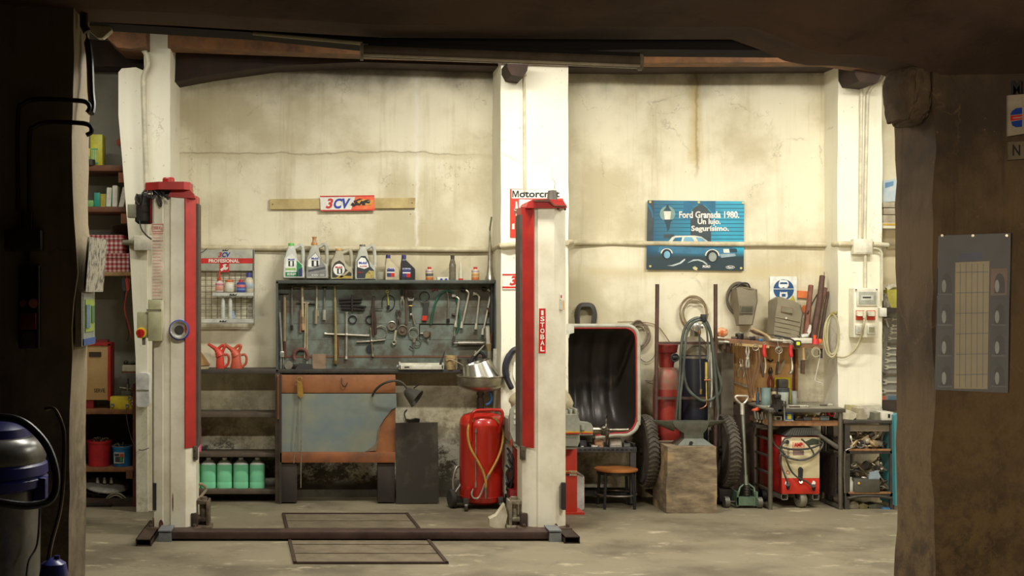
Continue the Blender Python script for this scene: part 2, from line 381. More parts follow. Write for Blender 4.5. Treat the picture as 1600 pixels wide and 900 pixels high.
# skirting rubble at the back wall foot (dark damp band)
# timbers at the wall head
tb = B().pprism([(262, 40), (400, 47), (565, 62), (1000, 76), (1310, 79), (1400, 92), (1414, 98), (1400, 110), (1375, 108), (1300, 97), (1000, 98), (565, 85), (400, 79), (262, 74)], 10.7, .22)
struct('trim_10', tb, m_timber)
tb = B().pprism([(262, 68), (500, 80), (800, 96), (1000, 96), (1310, 92), (1310, 104), (1000, 106), (800, 104), (560, 97), (430, 103), (330, 117), (272, 128), (262, 128)], 11.15, .33)
struct('trim_11', tb, m_dark_timber)
tb = B().pprism([(165, 40), (228, 40), (228, 72), (205, 76), (183, 74), (165, 58)], 10.5, .5)
struct('trim_12', tb, m_timber)
tb = B().pprism([(130, 60), (228, 70), (228, 112), (205, 105), (186, 104), (130, 103)], 11.2, .3)
struct('trim_13', tb, m_dark_timber)
for i, (a, c, e, f, yy) in enumerate([(793, 826, 96, 120, 10.6), (1336, 1378, 96, 130, 10.85)]):
    q = B().pprism([(a, e), (c, e), (c-2, f-10), (c-8, f), (a+6, f-3), (a, f-14)], yy, YP-yy if i == 0 else YR-yy)
    struct('trim_14' if i == 0 else 'trim_15', q, m_dark_timber)
for x in (-2.4, -.6, 3.1, 5.3):
    struct('trim_%d' % (16+int((x+3)*2)), B().rough(x-.07, x+.07, 6.6, 11.45, 4.02, 4.24, .3, .01), m_dark_timber)

# fluorescent fixtures; the front pair behind the lintel is added for fill
tubem = M((255, 248, 222), .4, 0, (255, 248, 222), emit=4)
for (x, y, z, p) in LAMPS:
    t = T('ceiling_and_fill_lamp', 'lit fluorescent batten under the workshop ceiling at %s' % {-1.75: 'the far left', 1.4: 'the middle, near the back wall', 4.3: 'the far right', -.2: 'the left, unseen and added for fill behind the lintel', 3.6: 'the right, unseen and added for fill behind the lintel'}[x], 'lamp', (x, y, z))
    t.p('housing', B().box(x-.68, x+.68, y-.07, y+.07, z+.03, z+.09, 0, .01).box(x-.02, x+.02, y-.02, y+.02, z+.088, 4.24), whitep)
    t.p('tube', B().cyl((x-.62, y, z), (x+.62, y, z), .016), tubem)
# the unlit one on the lintel in front
t = T('fluorescent_lamp', 'long grey unlit fluorescent lamp fixed under the dark lintel', 'lamp', P(782, 84, 6.22))
Yl = 6.22
def lp(a, bb, Y=Yl): return P(a, bb, Y)
b = B().tube([lp(566, 80), lp(1000, 97)], .032, 12); t.p('diffuser', b, M((104, 92, 78), .25, 0, (84, 74, 62), trans=0))
b = B().tube([lp(568, 86, 6.19), lp(1000, 103, 6.19)], .007, 8); t.p('rim', b, M((200, 190, 165), .3))
for a, c in ((565, 81), (1000, 97)):
    t.p('end_cap', B().tube([lp(a-2, c), lp(a+3, c+.1)], .042, 12), M((150, 138, 118), .4))
t.p('mount', B().pprism([(575, 66), (1000, 82), (1000, 93), (575, 76)], 6.2, .14), m_black_beam)
b = B().tube([P(395, 52, 6.4), P(566, 68, 6.4)], .009, 6); solo('conduit', 'thin pale strip along the lintel left of the unlit lamp', 'pipe', b, M((190, 178, 140), .6))  # thin pale tube along the lintel
# ================================================================ CAR LIFT
cream = M((226, 218, 196), .45, 0, (206, 196, 170), 5); creamd = M((214, 205, 184), .5, 0, (170, 156, 128), 5)
liftred = M((176, 44, 36), .42, 0, (146, 34, 28), 6)
S = 206.2; YA = 2000/S     # near face of the posts
lift = T('car_lift', 'tall cream and red two-post car lift with a low steel base beam', 'car lift', (PX(560, 9.79), 9.79, 0))
zt_l, zt_r = PZ(305, YA), PZ(322, YA)
xl0, xr1 = PX(236, YA), PX(887, YA)
def loc(pts, x0, sg): return [(x0+sg*u, YA+v) for u, v in pts]
zred = PZ(700, YA)
# left post: outline seen from above, u from the outer side inwards, v away from the camera
pl = [(0, .07), (.02, .015), (.088, 0), (.100, .035), (.142, .035), (.150, 0), (.262, 0), (.335, .055), (.335, .30), (0, .30)]
post = lift.p('post', B().zprism(loc(pl, xl0, 1), .06, zt_l), M((228, 221, 200), .45, 0, (196, 186, 160), 4, thr=(.4, .8)))
pr = [(0, .085), (.006, .07), (.102, 0), (.225, 0), (.229, .014), (.262, .014), (.335, .065), (.335, .30), (0, .30)]
post2 = lift.p('post', B().zprism(loc(pr, xr1, -1), .06, zt_r), M((228, 221, 200), .45, 0, (196, 186, 160), 4, thr=(.4, .8)))
for q, x0, sg, zt in ((post, xl0, 1, zt_l), (post2, xr1, -1, zt_r)):
    lift.p('red_panel', B().zprism([(x0+sg*u, YA+v) for u, v in [(.255, -.008), (.262, -.012), (.342, .058), (.342, .30), (.332, .30), (.332, .06)]], zred, zt-.002), liftred, 'red enamelled strip down the inner corner', q)
    lift.p('rubber_seal', B().box(x0+sg*.334, x0+sg*.354, YA+.052, YA+.27, zred, zt-.06), M((88, 74, 62), .7), 'dark rubber edge', q)
    lift.p('slot', B().box(x0+sg*.012, x0+sg*.040, YA+.003, YA+.05, PZ(797, YA), PZ(755, YA)), black, 'black slot near the foot', q)
    lift.p('bracket', B().box(x0+sg*.315, x0+sg*.348, YA+.03, YA+.10, PZ(720, YA), PZ(698, YA), 0, .003).cyl((x0+sg*.33, YA+.02, PZ(704, YA)), (x0+sg*.33, YA+.05, PZ(704, YA)), .006).cyl((x0+sg*.33, YA+.02, PZ(714, YA)), (x0+sg*.33, YA+.05, PZ(714, YA)), .006), M((92, 80, 64), .7, .3), None, q)
    lift.p('bracket', B().box(x0+sg*.30, x0+sg*.35, YA+.02, YA+.10, PZ(828, YA), PZ(803, YA), 0, .004), M((74, 58, 44), .8, .2, rust and (50, 40, 32)), None, q)
    b = B().box(x0+sg*-.03, x0+sg*.38, YA-.03, YA+.36, .035, .062, 0, .004)
    for u, v in ((0.0, -.005), (.33, -.005)): b.cyl((x0+sg*u, YA+v, .06), (x0+sg*u, YA+v, .085), .014, seg=6)
    lift.p('foot_plate', b, M((96, 78, 60), .75, .3, (60, 48, 38), 12), None, q)
# worn patches where the paint is gone
for (a, bb, c, d, q) in ((248, 255, 812, 826, post), (238, 241, 808, 832, post), (269, 271, 770, 800, post), (866, 872, 818, 832, post2)):
    lift.p('rust_patch', B().pprism(ell((a+bb)/2, (c+d)/2, (bb-a)/2, (d-c)/2, 9), YA-.0015, .01), rust, 'bare rusty patch in the paint', q)
# caps
zc = zt_l; cx = PX(262, YA)
b = B().zprism([(cx-.17, YA+.02), (cx-.06, YA-.07), (cx+.13, YA-.07), (cx+.17, YA-.02), (cx+.17, YA+.22), (cx+.08, YA+.32), (cx-.1, YA+.32), (cx-.2, YA+.2)], PZ(297, YA), PZ(285, YA))
cap = lift.p('cap', b, liftred, 'red lid on the left post', post)
b = B().lathe([(.046, 0), (.046, .035), (.038, .045), (0, .045)], (PX(261, YA), YA+.1, PZ(285, YA))); lift.p('knob', b, liftred, 'red knob on top of the lid', post)
b = B().pprism([(268, 296), (296, 296), (303, 304), (305, 310), (288, 309), (262, 307)], YA-.012, .2); lift.p('hood', b, liftred, None, post)
b = B().box(PX(238, YA), PX(290, YA), YA+.02, YA+.2, PZ(308, YA), PZ(296, YA))
for k in range(6): b.tube([P(226+k*5, 298, YA-.03), P(222+k*8, 303+(k % 3)*4, YA-.05), P(236+k*5, 300+(k % 2)*9, YA-.02)], .006, 6, smooth=4)
lift.p('chain_guard', b, black, 'black mechanism under the lid', post)
# motor behind the left post with its cables
b = B().lathe([(.05, 0), (.075, .02), (.075, .2), (.055, .23)], (PX(226, 10.0), 10.0, PZ(350, 10.0)), seg=16)
b.box(PX(216, 9.95), PX(236, 9.95), 9.93, 10.04, PZ(322, 9.95), PZ(305, 9.95), 0, .01).pbox(234, 240, 304, 350, 9.93, .1, 1, .008)
lift.p('motor', b, [M((44, 38, 34), .6, .2), liftred], 'dark electric motor on the left post', post)
lift.p('cable', B().tube([P(218, 345, 9.9), P(221, 358, 9.86), P(229, 368, 9.82), P(237, 374, 9.75)], .006, 6, smooth=5), black, None, post)
lift.p('cable', B().tube([P(214, 303, 9.92), P(212, 312, 9.9), P(219, 320, 9.88), P(224, 300, 9.85), P(232, 296, 9.8)], .008, 6, smooth=5), M((60, 52, 44), .6), None, post)
b = B(); b.tube([P(247, 305, YA-.02), P(252, 316, YA-.03), P(250, 322, YA-.02), P(245, 310, YA-.02)], .009, 6, smooth=5); lift.p('cable', b, M((60, 52, 44), .6), None, post)
lift.p('terminal_box', B().pbox(199, 213, 319, 340, 9.95, .08, 0, .006), M((150, 148, 122), .5), None, post)
# right cap and its sensor motor
b = B().pprism([(822, 324), (826, 315), (832, 312), (856, 311), (880, 313), (886, 322), (886, 325), (822, 325)], YA-.02, .34); lift.p('cap', b, liftred, 'red lid on the right post', post2)
b = B().pprism([(834, 312), (858, 311), (862, 316), (868, 320), (884, 321), (884, 323), (866, 322), (858, 315), (834, 315)], YA-.035, .02); lift.p('flange', b, rust, None, post2)
b = B().lathe([(.045, 0), (.045, .02), (.040, .03), (.034, .085), (.030, .1), (0, .105)], (PX(866, YA), YA+.09, PZ(317, YA))); lift.p('motor', b, M((72, 66, 56), .5), 'grey cylindrical motor on the lid', post2)
lift.p('cable', B().tube([P(866, 296, YA+.09), P(867, 285, YA+.09), P(863, 278, YA+.1), P(862, 262, YA+.2)], .003, 5, smooth=4), M((150, 140, 110), .6), None, post2)
b = B()
for a, c in ((872, 326), (883, 327), (833, 314), (839, 318)): lift.p('bolt', B().sph(P(a, c, YA-.01), .009), dsteel, None, post2)
# stickers and plates on the posts
b = B().pbox(237, 255.5, 349, 467, YA-.008, .006, 0)
b.pbox(237.5, 255, 350, 362, YA-.0095, .001, 1).pbox(238.3, 254.2, 351, 361, YA-.0105, .001, 0)
ptext(b, '2500 Kg', 239, 253.5, 353.5, 360, YA-.011, .01, m=1)
for k in range(20):
    b.pbox(239, 253.5-(k*7 % 5)*.8, 366+k*5, 366.7+k*5, YA-.0095, .001, 2)
b.pbox(238, 255, 364, 364.8, YA-.0095, .001, 1).pbox(238, 255, 376, 376.8, YA-.0095, .001, 1)
lift.p('label_plate', b, [M((226, 208, 184), .5), M((196, 70, 50), .5), M((214, 150, 128), .6)], 'long cream instruction plate with red print', post)
b = B().pprism([(842.5, 482), (852.5, 482), (852.5, 552), (841.5, 552)], YA-.003, .003)
for i, ch in enumerate('ISTOBAL'): ptext(b, ch, 844.3 if ch != 'I' else 845.6, 850.7 if ch != 'I' else 849.2, 485+i*9.4, 492.6+i*9.4, YA-.0035, .03, m=1)
lift.p('name_plate', b, [M((204, 34, 24), .4), whitep], 'red plate with vertical white lettering', post2)
b = B().pbox(872, 880, 470, 484, YA+.03, .012, 0).pbox(880, 881.6, 470, 484, YA+.03, .012, 1).pbox(875, 879, 459, 468, YA+.03, .012, 2).pbox(876, 878, 461, 466, YA+.029, .002, 3)
lift.p('sticker', b, [M((196, 190, 176), .4), M((226, 160, 60), .5), whitep, M((196, 60, 50), .5)], None, post2)
# control box
b = B().pbox(214, 236, 487, 528, YA-.03, .07, 0, .008).pbox(231, 253, 483, 533, YA-.06, .07, 0, .006).pbox(231, 251, 468, 484, YA-.02, .03, 0, .004).pbox(222, 227, 528, 539, YA-.02, .02, 1).pbox(229, 252, 483, 486.5, YA-.062, .02, 1)
cb = lift.p('control_box', b, [M((172, 168, 132), .5, 0, (150, 146, 112)), M((120, 110, 86), .6)], 'olive grey control box with a rotary switch', post)
b = B().cyl(P(221, 520, YA-.03), P(221, 520, YA-.06), .042, .038, 20); lift.p('switch_ring', b, M((226, 200, 30), .4), 'yellow switch ring', post)
b = B().cyl(P(220, 520.5, YA-.055), P(219, 520.5, YA-.085), .032, .030, 20).box(PX(218.6, YA-.1), PX(220.2, YA-.1), YA-.1, YA-.083, PZ(527, YA), PZ(514, YA), 0, .002); lift.p('switch', b, M((190, 26, 20), .35), 'red rotary switch', post)
# base: cross beam, square tube feet, clamps
b = B().box(PX(258, 9.5), PX(868, 9.5), 9.47, 9.62, .016, .070, 0, .006); lift.p('base_beam', b, M((84, 62, 54), .55, .4, (56, 42, 36), 6), 'low brown steel cross beam on the floor')
def hollow(b, x0, x1, y0, y1, z0, z1, t=.006):
    return b.box(x0, x1, y0, y1, z0, z0+t).box(x0, x1, y0, y1, z1-t, z1).box(x0, x0+t, y0, y1, z0, z1).box(x1-t, x1, y0, y1, z0, z1)
Yt = 9.28
lift.p('foot', hollow(B(), PX(212, Yt), PX(236, Yt), Yt, 10.05, .0, .052), M((82, 62, 50), .6, .4, (52, 40, 34)), None)
q = hollow(B(), PX(882, Yt+.1), PX(906, Yt+.1), Yt+.1, 10.0, .0, .050); lift.p('foot', q, M((70, 56, 48), .6, .4, (48, 38, 32)), None)
for a, c in ((247, 268), (858, 878)):
    b = B().pprism([(a+1, 833), (c-1, 833), (c, 852), (a, 852)], 9.44, .035).box(PX(a, 9.44), PX(c, 9.44), 9.44, 9.66, .075, .085)
    lift.p('clamp', b, M((136, 140, 142), .5, .5, (104, 106, 108)), 'blue-grey steel clamp over the beam')
# carriages with their arm stubs
def carriage(sg, x0, big):
    b = B().box(x0, x0+sg*.09, YA+.08, YA+.22, .09, .12, 0, .004).box(x0, x0+sg*.09, YA+.08, YA+.22, .22, .25, 0, .004).box(x0+sg*.075, x0+sg*.10, YA+.07, YA+.22, .06, .25, 0, .005).cyl((x0+sg*.05, YA+.14, .05), (x0+sg*.05, YA+.14, .27), .028)
    b.box(x0, x0+sg*.12, YA+.06, YA+.2, .035, .06, 0, .003)
    return b
lift.p('carriage', carriage(1, PX(305, YA), 0), M((120, 104, 84), .6, .2, (60, 48, 38), 14))
x0 = PX(818, YA)
lift.p('carriage', carriage(-1, x0, 1), M((170, 158, 134), .6, .1, (80, 66, 50), 14))
b = B().pprism([(789, 788), (793, 806), (788, 826), (776, 826), (765, 822), (765, 811), (776, 806)], YA+.05, .10); lift.p('lift_arm', b, M((206, 196, 170), .6, 0, (150, 136, 108)), 'cream lift arm end')
lift.p('hose', B().tube([P(306, 770, YA+.2), P(300, 762, YA+.22), P(312, 756, YA+.3), P(322, 764, YA+.34), P(310, 780, YA+.3)], .012, 7, smooth=5), M((150, 136, 108), .7))

# magnetic dish on the left post
d = T('magnetic_dish', 'round steel parts dish with blue rim stuck on the left lift post', 'dish', P(281, 516, YA-.05))
o = P(280, 516, YA-.002)
ax = Vector((.12, -1, .10))
d.p('bowl', B().lathe([(.03, 0), (.055, .004), (.066, .028), (.069, .028), (.060, .0), (.03, -.006)], o-Vector((0, .008, 0)), ax), chrome)
d.p('magnet', B().cyl(o, o+ax*.012, .036, .036, 20), dsteel)
d.p('rim', B().ring(o+ax.normalized()*.024, .072, .007, ax, 30), M((34, 60, 150), .4), 'blue rubber rim')

# inspection pit boards in the floor
fl = M((116, 104, 82), .75, 0, (86, 74, 56), 6, .3); edge = M((70, 54, 42), .7, .3)
def fp(px, py):
    Y = CH*F/(py-HY); return PX(px, Y), Y
def quad(b, q, z0, z1, m=0): b.zprism([fp(*p) for p in q], z0, z1, m)
def lerp(p, q, t): return (p[0]+(q[0]-p[0])*t, p[1]+(q[1]-p[1])*t)
pit = T('pit_cover', 'wooden inspection pit boards let into the concrete floor under the lift beam', 'floor hatch', (PX(560, 9.6), 9.6, 0))
A_, B_, C_, D_ = [Vector(fp(*p)) for p in ((443, 804), (636, 804), (698, 881), (461, 881))]
for k in range(6):
    t0, t1 = k/6+.008, (k+1)/6-.008
    p = [A_.lerp(D_, t0), B_.lerp(C_, t0), B_.lerp(C_, t1), A_.lerp(D_, t1)]
    pit.p('plank', B().zprism([tuple(v) for v in p], .001, .006), fl)
b = B()
for p, q in ((A_, B_), (B_, C_), (C_, D_), (D_, A_)):
    d2 = (q-p).normalized()*.012; n = Vector((-d2.y, d2.x))
    b.zprism([tuple(p-n-d2), tuple(q-n+d2), tuple(q+n+d2), tuple(p+n-d2)], .001, .014)
pit.p('frame', b, edge)

# ================================================================ DARK FRONT ROOM
# wet vacuum cleaner by the left pier
Yv = 5.62; vx = PX(-18, Yv)
v = T('vacuum_cleaner', 'blue and grey industrial vacuum cleaner in the dark by the left doorway pier', 'vacuum cleaner', (vx, Yv, 0))
navy = M((30, 34, 112), .35, 0, (24, 26, 84)); vg = M((120, 118, 114), .3, .5, (90, 88, 84))
zz = lambda py: PZ(py, Yv)
R = .25
v.p('tank', B().lathe([(R*.86, .12), (R*.88, .14), (R*.9, zz(770)), (R*.9, zz(762))], (vx, Yv, 0), seg=36), vg, 'steel drum')
v.p('band', B().lathe([(R*.9, zz(762)), (R*1.02, zz(757)), (R*1.03, zz(745)), (R*.99, zz(742)), (R*1.03, zz(738)), (R*1.02, zz(724)), (R*.97, zz(720))], (vx, Yv, 0), seg=36), navy, 'blue clamping band')
v.p('motor_head', B().lathe([(R*.98, zz(720)), (R*1.0, zz(712)), (R*.97, zz(695)), (R*.84, zz(682)), (R*.8, zz(681))], (vx, Yv, 0), seg=36), vg, 'grey motor housing')
v.p('lid', B().lathe([(R*.72, zz(681)), (R*.7, zz(668)), (R*.5, zz(656)), (0, zz(652))], (vx, Yv, 0), seg=30), navy, 'blue lid')
v.p('base', B().lathe([(R*.95, .07), (R*1.0, .09), (R*.98, .14), (R*.86, .15)], (vx, Yv, 0), seg=36), navy)
for a in (30, 150, 210, 330):
    c = Vector((vx+R*.8*math.cos(math.radians(a)), Yv+R*.8*math.sin(math.radians(a)), .04)); v.p('caster', B().cyl(c-Vector((.012, 0, 0)), c+Vector((.012, 0, 0)), .04), rubber)
v.p('latch', B().box(vx+R*.86, vx+R*1.08, Yv-.09, Yv-.03, zz(782), zz(742), 0, .008), navy)
v.p('hose', B().tube([P(-20, 652, 5.45), P(20, 654, 5.42), P(48, 668, 5.4), P(75, 700, 5.38), P(88, 745, 5.36), P(80, 780, 5.34), P(45, 790, 5.3), P(0, 785, 5.28), P(-30, 778, 5.3)], .017, 10, smooth=8), M((34, 33, 38), .35))
v.p('power_cord', B().tube([P(62, 795, 5.5), P(58, 850, 5.5), P(44, 880, 5.45), P(40, 930, 5.4)], .005, 6, smooth=6), black)
b = B().tube([P(70, 640, 5.25), P(85, 640, 5.25), P(97, 665, 5.25), P(100, 690, 5.25), P(98, 760, 5.25), P(93, 800, 5.25), P(80, 850, 5.25), P(72, 895, 5.25), P(70, 915, 5.25)], .0085, 10, smooth=6)
tw = T('vacuum_tube', 'bent chrome suction tube standing beside the blue vacuum cleaner', 'tube', P(70, 915, 5.25))
tw.p('tube', b, M((120, 112, 104), .2, 1))
tw.p('tool_head', B().lathe([(.02, .02), (.05, .0), (.06, -.05), (.05, -.09), (.06, -.27), (.045, -.34)], P(84, 880, 5.25), seg=20), M((60, 70, 150), .3), 'blue floor nozzle')
tw.p('handle', B().cyl(P(89, 868, 5.25), P(89, 905, 5.25), .012), navy)

# conduits and the old switch panel on the dark left wall
for k, pts in enumerate(([(28, 330), (28, 185), (36, 162), (60, 155), (118, 157), (135, 160), (140, 168), (136, 176)], [(46, 330), (46, 215), (54, 198), (75, 191), (122, 192), (140, 196), (143, 206), (135, 211)])):
    q = [P(a, c, 5.97-(.05 if a > 110 else 0)) for a, c in pts]
    solo('conduit', ('outer' if k == 0 else 'inner')+' dark conduit bending across the black front wall to the pier', 'pipe', B().tube(cr(q, 5), .011, 8), M((52, 46, 42), .5))
b = B().tube([P(131, -5, 6.1), P(131, 40, 6.1), P(136, 50, 6.1)], .02, 8).tube([P(134, 48, 6.2), P(140, 90, 6.2), P(142, 140, 6.18), P(144, 165, 6.16), P(142, 177, 6.14)], [.004]*3+[.018]*30, 8, smooth=6)
solo('conduit', 'black pipe hanging down the inner corner of the left pier', 'pipe', b, M((50, 42, 36), .5))
b = B().pprism([(134, 35), (146, 36), (172, 40), (174, 47), (160, 59), (152, 59), (137, 46)], 6.5, .06)
solo('cable_box', 'small pale box at the top left corner of the opening', 'box', b, M((186, 178, 150), .5))
t = T('switch_panel', 'black electric panel with red button on the dark left wall', 'switch panel', P(36, 545, 5.95))
t.p('board', B().pbox(28, 60, 415, 545, 5.94, .06, 0, .01), M((44, 38, 36), .6))
t.p('frame', B().pbox(57, 61, 415, 545, 5.925, .02, 0, .003), M((70, 62, 58), .5))
t.p('button', B().cyl(P(52, 474, 5.93), P(52, 474, 5.89), .022), M((190, 110, 90), .4), 'pale red button')
t.p('button', B().cyl(P(36, 474, 5.94), P(36, 474, 5.91), .016), M((120, 60, 50), .4))
t.p('door', B().pbox(30, 56, 489, 515, 5.915, .025, 0, .004), M((110, 24, 22), .5), 'dark red cover')
t.p('socket', B().cyl(P(45, 529, 5.94), P(45, 529, 5.92), .035).pbox(31, 56, 518, 543, 5.93, .012, 0, .004), M((60, 54, 50), .5))
solo('junction_box', 'dark junction box where the two conduits end on the black front wall', 'box', B().pbox(6, 64, 358, 392, 5.93, .08, 0, .01).pbox(28, 34, 330, 360, 5.95, .04).pbox(43, 49, 330, 360, 5.95, .04).pbox(38, 44, 390, 416, 5.96, .03), M((52, 46, 42), .5))
# small framed notice on the inner face of the left pier
xw = PX(106, YF)+.048
t = T('notice', 'small green and blue notice on the worn left doorway reveal', 'sign', (xw+.02, 6.2, PZ(540, 6.2)))
def rv(y0, y1, p0, p1, dx, m, b): return b.box(xw+dx, xw+dx+.003, y0, y1, PZ(p1, 6.2), PZ(p0, 6.2), m)
b = B(); rv(6.05, 6.36, 460, 538, .012, 0, b); rv(6.09, 6.33, 468, 518, .0155, 1, b); rv(6.10, 6.2, 476, 512, .019, 2, b); rv(6.05, 6.36, 528, 538, .0155, 3, b); rv(6.24, 6.32, 478, 505, .019, 4, b)
t.p('sheet', b, [M((150, 156, 140), .4), M((150, 170, 60), .5), M((90, 120, 140), .5), M((50, 84, 150), .5), M((60, 110, 50), .5)])
b = B().box(xw-.02, xw+.012, 6.03, 6.38, PZ(540, 6.2), PZ(456, 6.2), 0, .004); t.p('backing', b, M((170, 164, 146), .5))
# curled paper sheet above it with dark figures
b = B()
pts = [(6.03, .030), (6.12, .032), (6.22, .036), (6.32, .040), (6.40, .05)]
b.v = []; n = len(pts)
vs = [(xw+dx, y, PZ(456, 6.2)) for y, dx in pts]+[(xw+dx+.02, y, PZ(372, 6.2)) for y, dx in pts]
b.add(vs+[(x-.012, y, z) for x, y, z in vs], [[i, i+1, n+i+1, n+i] for i in range(n-1)]+[[2*n+i, 3*n+i, 3*n+i+1, 2*n+i+1] for i in range(n-1)])
solo('paper_sheet', 'old curled grey paper with dark marks on the left doorway reveal', 'paper', b, M((168, 160, 138), .7, 0, (96, 88, 76), 26, thr=(.5, .56)))

# tyre size chart in clear plastic on the right pier
Yc = 5.955
t = T('tyre_chart', 'grey tyre chart in a shiny clear sleeve hanging on the brown right pier', 'poster', P(1520, 612, Yc))
sh = [(1467, 368), (1580, 364), (1575, 614), (1461, 609)]
t.p('sheet', B().pprism(sh, Yc, .006), M((66, 66, 68), .5, 0, (46, 44, 44), 6))
b = B()
b.pprism([(1493, 410), (1546, 408), (1543, 608), (1491, 607)], Yc-.002, .002, 0)
for k in range(6): b.pprism([(1494, 425+k*32), (1544, 424+k*32), (1544, 425.4+k*32), (1494, 426.4+k*32)], Yc-.0035, .0015, 3)
for k in range(5): b.pprism([(1500+k*9, 412), (1501+k*9, 412), (1500+k*9, 605), (1499+k*9, 605)], Yc-.0035, .0015, 3)
for k in range(4):
    y0 = 420+k*48
    for x0, x1, mm in ((1464, 1489, 1), (1549, 1574, 4 if k == 0 else 1)):
        b.pprism([(x0, y0), (x1, y0-1), (x1-1, y0+41), (x0-1, y0+42)], Yc-.002, .002, mm)
    for cx_, r in ((1479, 10), (1562, 10)):
        b.pprism(ell(cx_, y0+24, 8, 17, 14, 180, 360)+[(cx_+8, y0+38), (cx_-8, y0+38)], Yc-.0035, .0015, 2)
        b.pprism(ell(cx_-4, y0+27, 3.4, 10, 12), Yc-.005, .0015, 5)
b.pprism([(1480, 392), (1540, 390), (1540, 406), (1480, 408)], Yc-.002, .002, 1).pprism([(1500, 396), (1535, 395), (1535, 406), (1500, 407)], Yc-.0035, .0015, 6)
for x0 in (1465, 1550):
    for k in range(4): ptext(b, 'Neumatico', x0, x0+22, 458+k*48, 461+k*48, Yc-.003, .01, m=3)
t.p('print', b, [M((172, 158, 120), .6, 0, (140, 128, 98), 3), M((60, 66, 74), .5), M((34, 36, 40), .5), M((120, 124, 124), .5), M((128, 96, 76), .5), M((170, 176, 176), .5), M((36, 56, 100), .5)])
cl = bpy.data.materials.new('clear_plastic'); cl.use_nodes = True; q = cl.node_tree.nodes['Principled BSDF']; q.inputs['Roughness'].default_value = .12; q.inputs['Alpha'].default_value = .16; q.inputs['Base Color'].default_value = (.8, .8, .8, 1)
bm = bmesh.new(); nx, nz = 22, 40; g = []
for i in range(nx+1):
    for j in range(nz+1):
        u, w_ = i/nx, j/nz
        p = P(*lerp(lerp(sh[3], sh[2], u), lerp(sh[0], sh[1], u), w_), Yc-.012)
        p.y += .008*noise.noise(Vector((u*3.5, w_*1.6, 1)))+.004*math.sin(w_*9+u*4)*(w_**2)
        g.append(bm.verts.new(p))
for i in range(nx):
    for j in range(nz): bm.faces.new((g[i*(nz+1)+j], g[(i+1)*(nz+1)+j], g[(i+1)*(nz+1)+j+1], g[i*(nz+1)+j+1]))
b = B(); b.addbm(bm); t.p('plastic_sleeve', b, cl, 'clear wrinkled plastic')
for a in (1472, 1520, 1573): t.p('pin', B().cyl(P(a, 368, Yc), P(a, 368, Yc-.01), .006), steel)
# sign cut by the right edge of the picture
t = T('oil_sign', 'dim pale sign with a red and blue emblem at the far right edge', 'sign', P(1590, 212, Yc))
b = B().pprism([(1575, 149), (1625, 145), (1625, 205), (1575, 213)], Yc-.003, .012, 0)
b.pprism([(1582, 173), (1588, 169), (1597, 168), (1597, 178), (1580, 180), (1579, 178)], Yc-.005, .002, 1).pprism([(1580, 190), (1597, 187), (1597, 198), (1588, 199), (1582, 196)], Yc-.005, .002, 1)
b.pprism([(1579, 181), (1597, 179), (1597, 186), (1579, 189)], Yc-.005, .002, 2).pprism([(1583, 183.5), (1597, 182), (1597, 184), (1583, 185.5)], Yc-.0065, .0015, 0)
t.p('board', b, [M((150, 140, 122), .5), M((30, 60, 140), .4), M((190, 40, 40), .4)])
b = B(); text(b, 'M', P(1580, 148, Yc-.001), (PX(1596, Yc)-PX(1580, Yc), 0, 0), (0, 0, .068), .02)
t.p('lettering', b, black); b = B()
b.pprism([(1575, 222), (1625, 219), (1625, 246), (1575, 250)], Yc-.003, .012, 1)
text(b, 'N', P(1582, 243, Yc-.004), (PX(1594, Yc)-PX(1582, Yc), 0, 0), (0, 0, .05), .02)
t.p('lower_panel', b, [black, M((110, 98, 78), .6)])
# ================================================================ LEFT RECESS
YS = 11.0
brownb = M((122, 74, 46), .7, 0, (84, 52, 34), 8, .2)
def shelfbox(a, c, t, u, Y, d, bev=.003, m=0): return B().pbox(a, c, t, u, Y, d, m, bev)
def board(name, label, a, c, t, u, Y=YS, d=.5, mat=brownb):
    return solo(name, label, 'shelf', B().pbox(a, c, t, u, Y, d, 0, .003), mat)
for (a, c, t, u, lb) in ((118, 196, 258, 267, 'highest brown wall shelf in the left recess, carrying the yellow carton'), (118, 200, 323, 331, 'second brown wall shelf in the left recess, carrying small boxes and books'), (118, 205, 425, 431, 'thin tan wall shelf in the left recess under the gingham boxes')):
    q = T('wall_shelf', lb, 'shelf', P((a+c)/2, u, YS))
    q.p('shelf_board', B().pbox(a, c, t, u, YS, .52, 0, .003), brownb if t < 400 else tan)
    q.p('bracket', B().pbox(c-11, c-2, u, u+18, YS+.02, .05), M((150, 88, 52), .7))
q = T('carton', 'tall yellow and green carton on the highest shelf of the left recess', 'box', P(151, 258, YS+.1))
q.p('body', B().pbox(141, 160, 210, 258, YS+.08, .16, 0, .003), M((214, 206, 60), .5))
b = B().pbox(141.5, 153, 232, 256, YS+.077, .004)
for k in range(4): b.pbox(143+k*2.6, 144.4+k*2.6, 234, 254, YS+.075, .003, 1)
q.p('print', b, [M((70, 170, 120), .5), M((220, 220, 120), .5)], 'green printed lower half')
q = T('carton', 'small yellow and green carton half hidden by the left doorway pier', 'box', P(138, 258, YS+.03))
q.p('body', B().pbox(128, 141, 232, 258, YS+.04, .12, 0, .003), M((206, 200, 80), .5)); q.p('print', B().pbox(130, 140, 244, 256, YS+.037, .004), M((80, 170, 110), .5))
solo('tin', 'low dark tin in front of the yellow carton on the highest left shelf', 'tin', B().lathe([(.04, 0), (.04, .045), (.03, .05), (.0, .055)], (PX(141, YS), YS+.02+.0, PZ(258, YS))), M((60, 56, 46), .5))
q = T('box', 'turquoise box with yellow end on the second shelf of the left recess', 'box', P(156, 323, YS+.05))
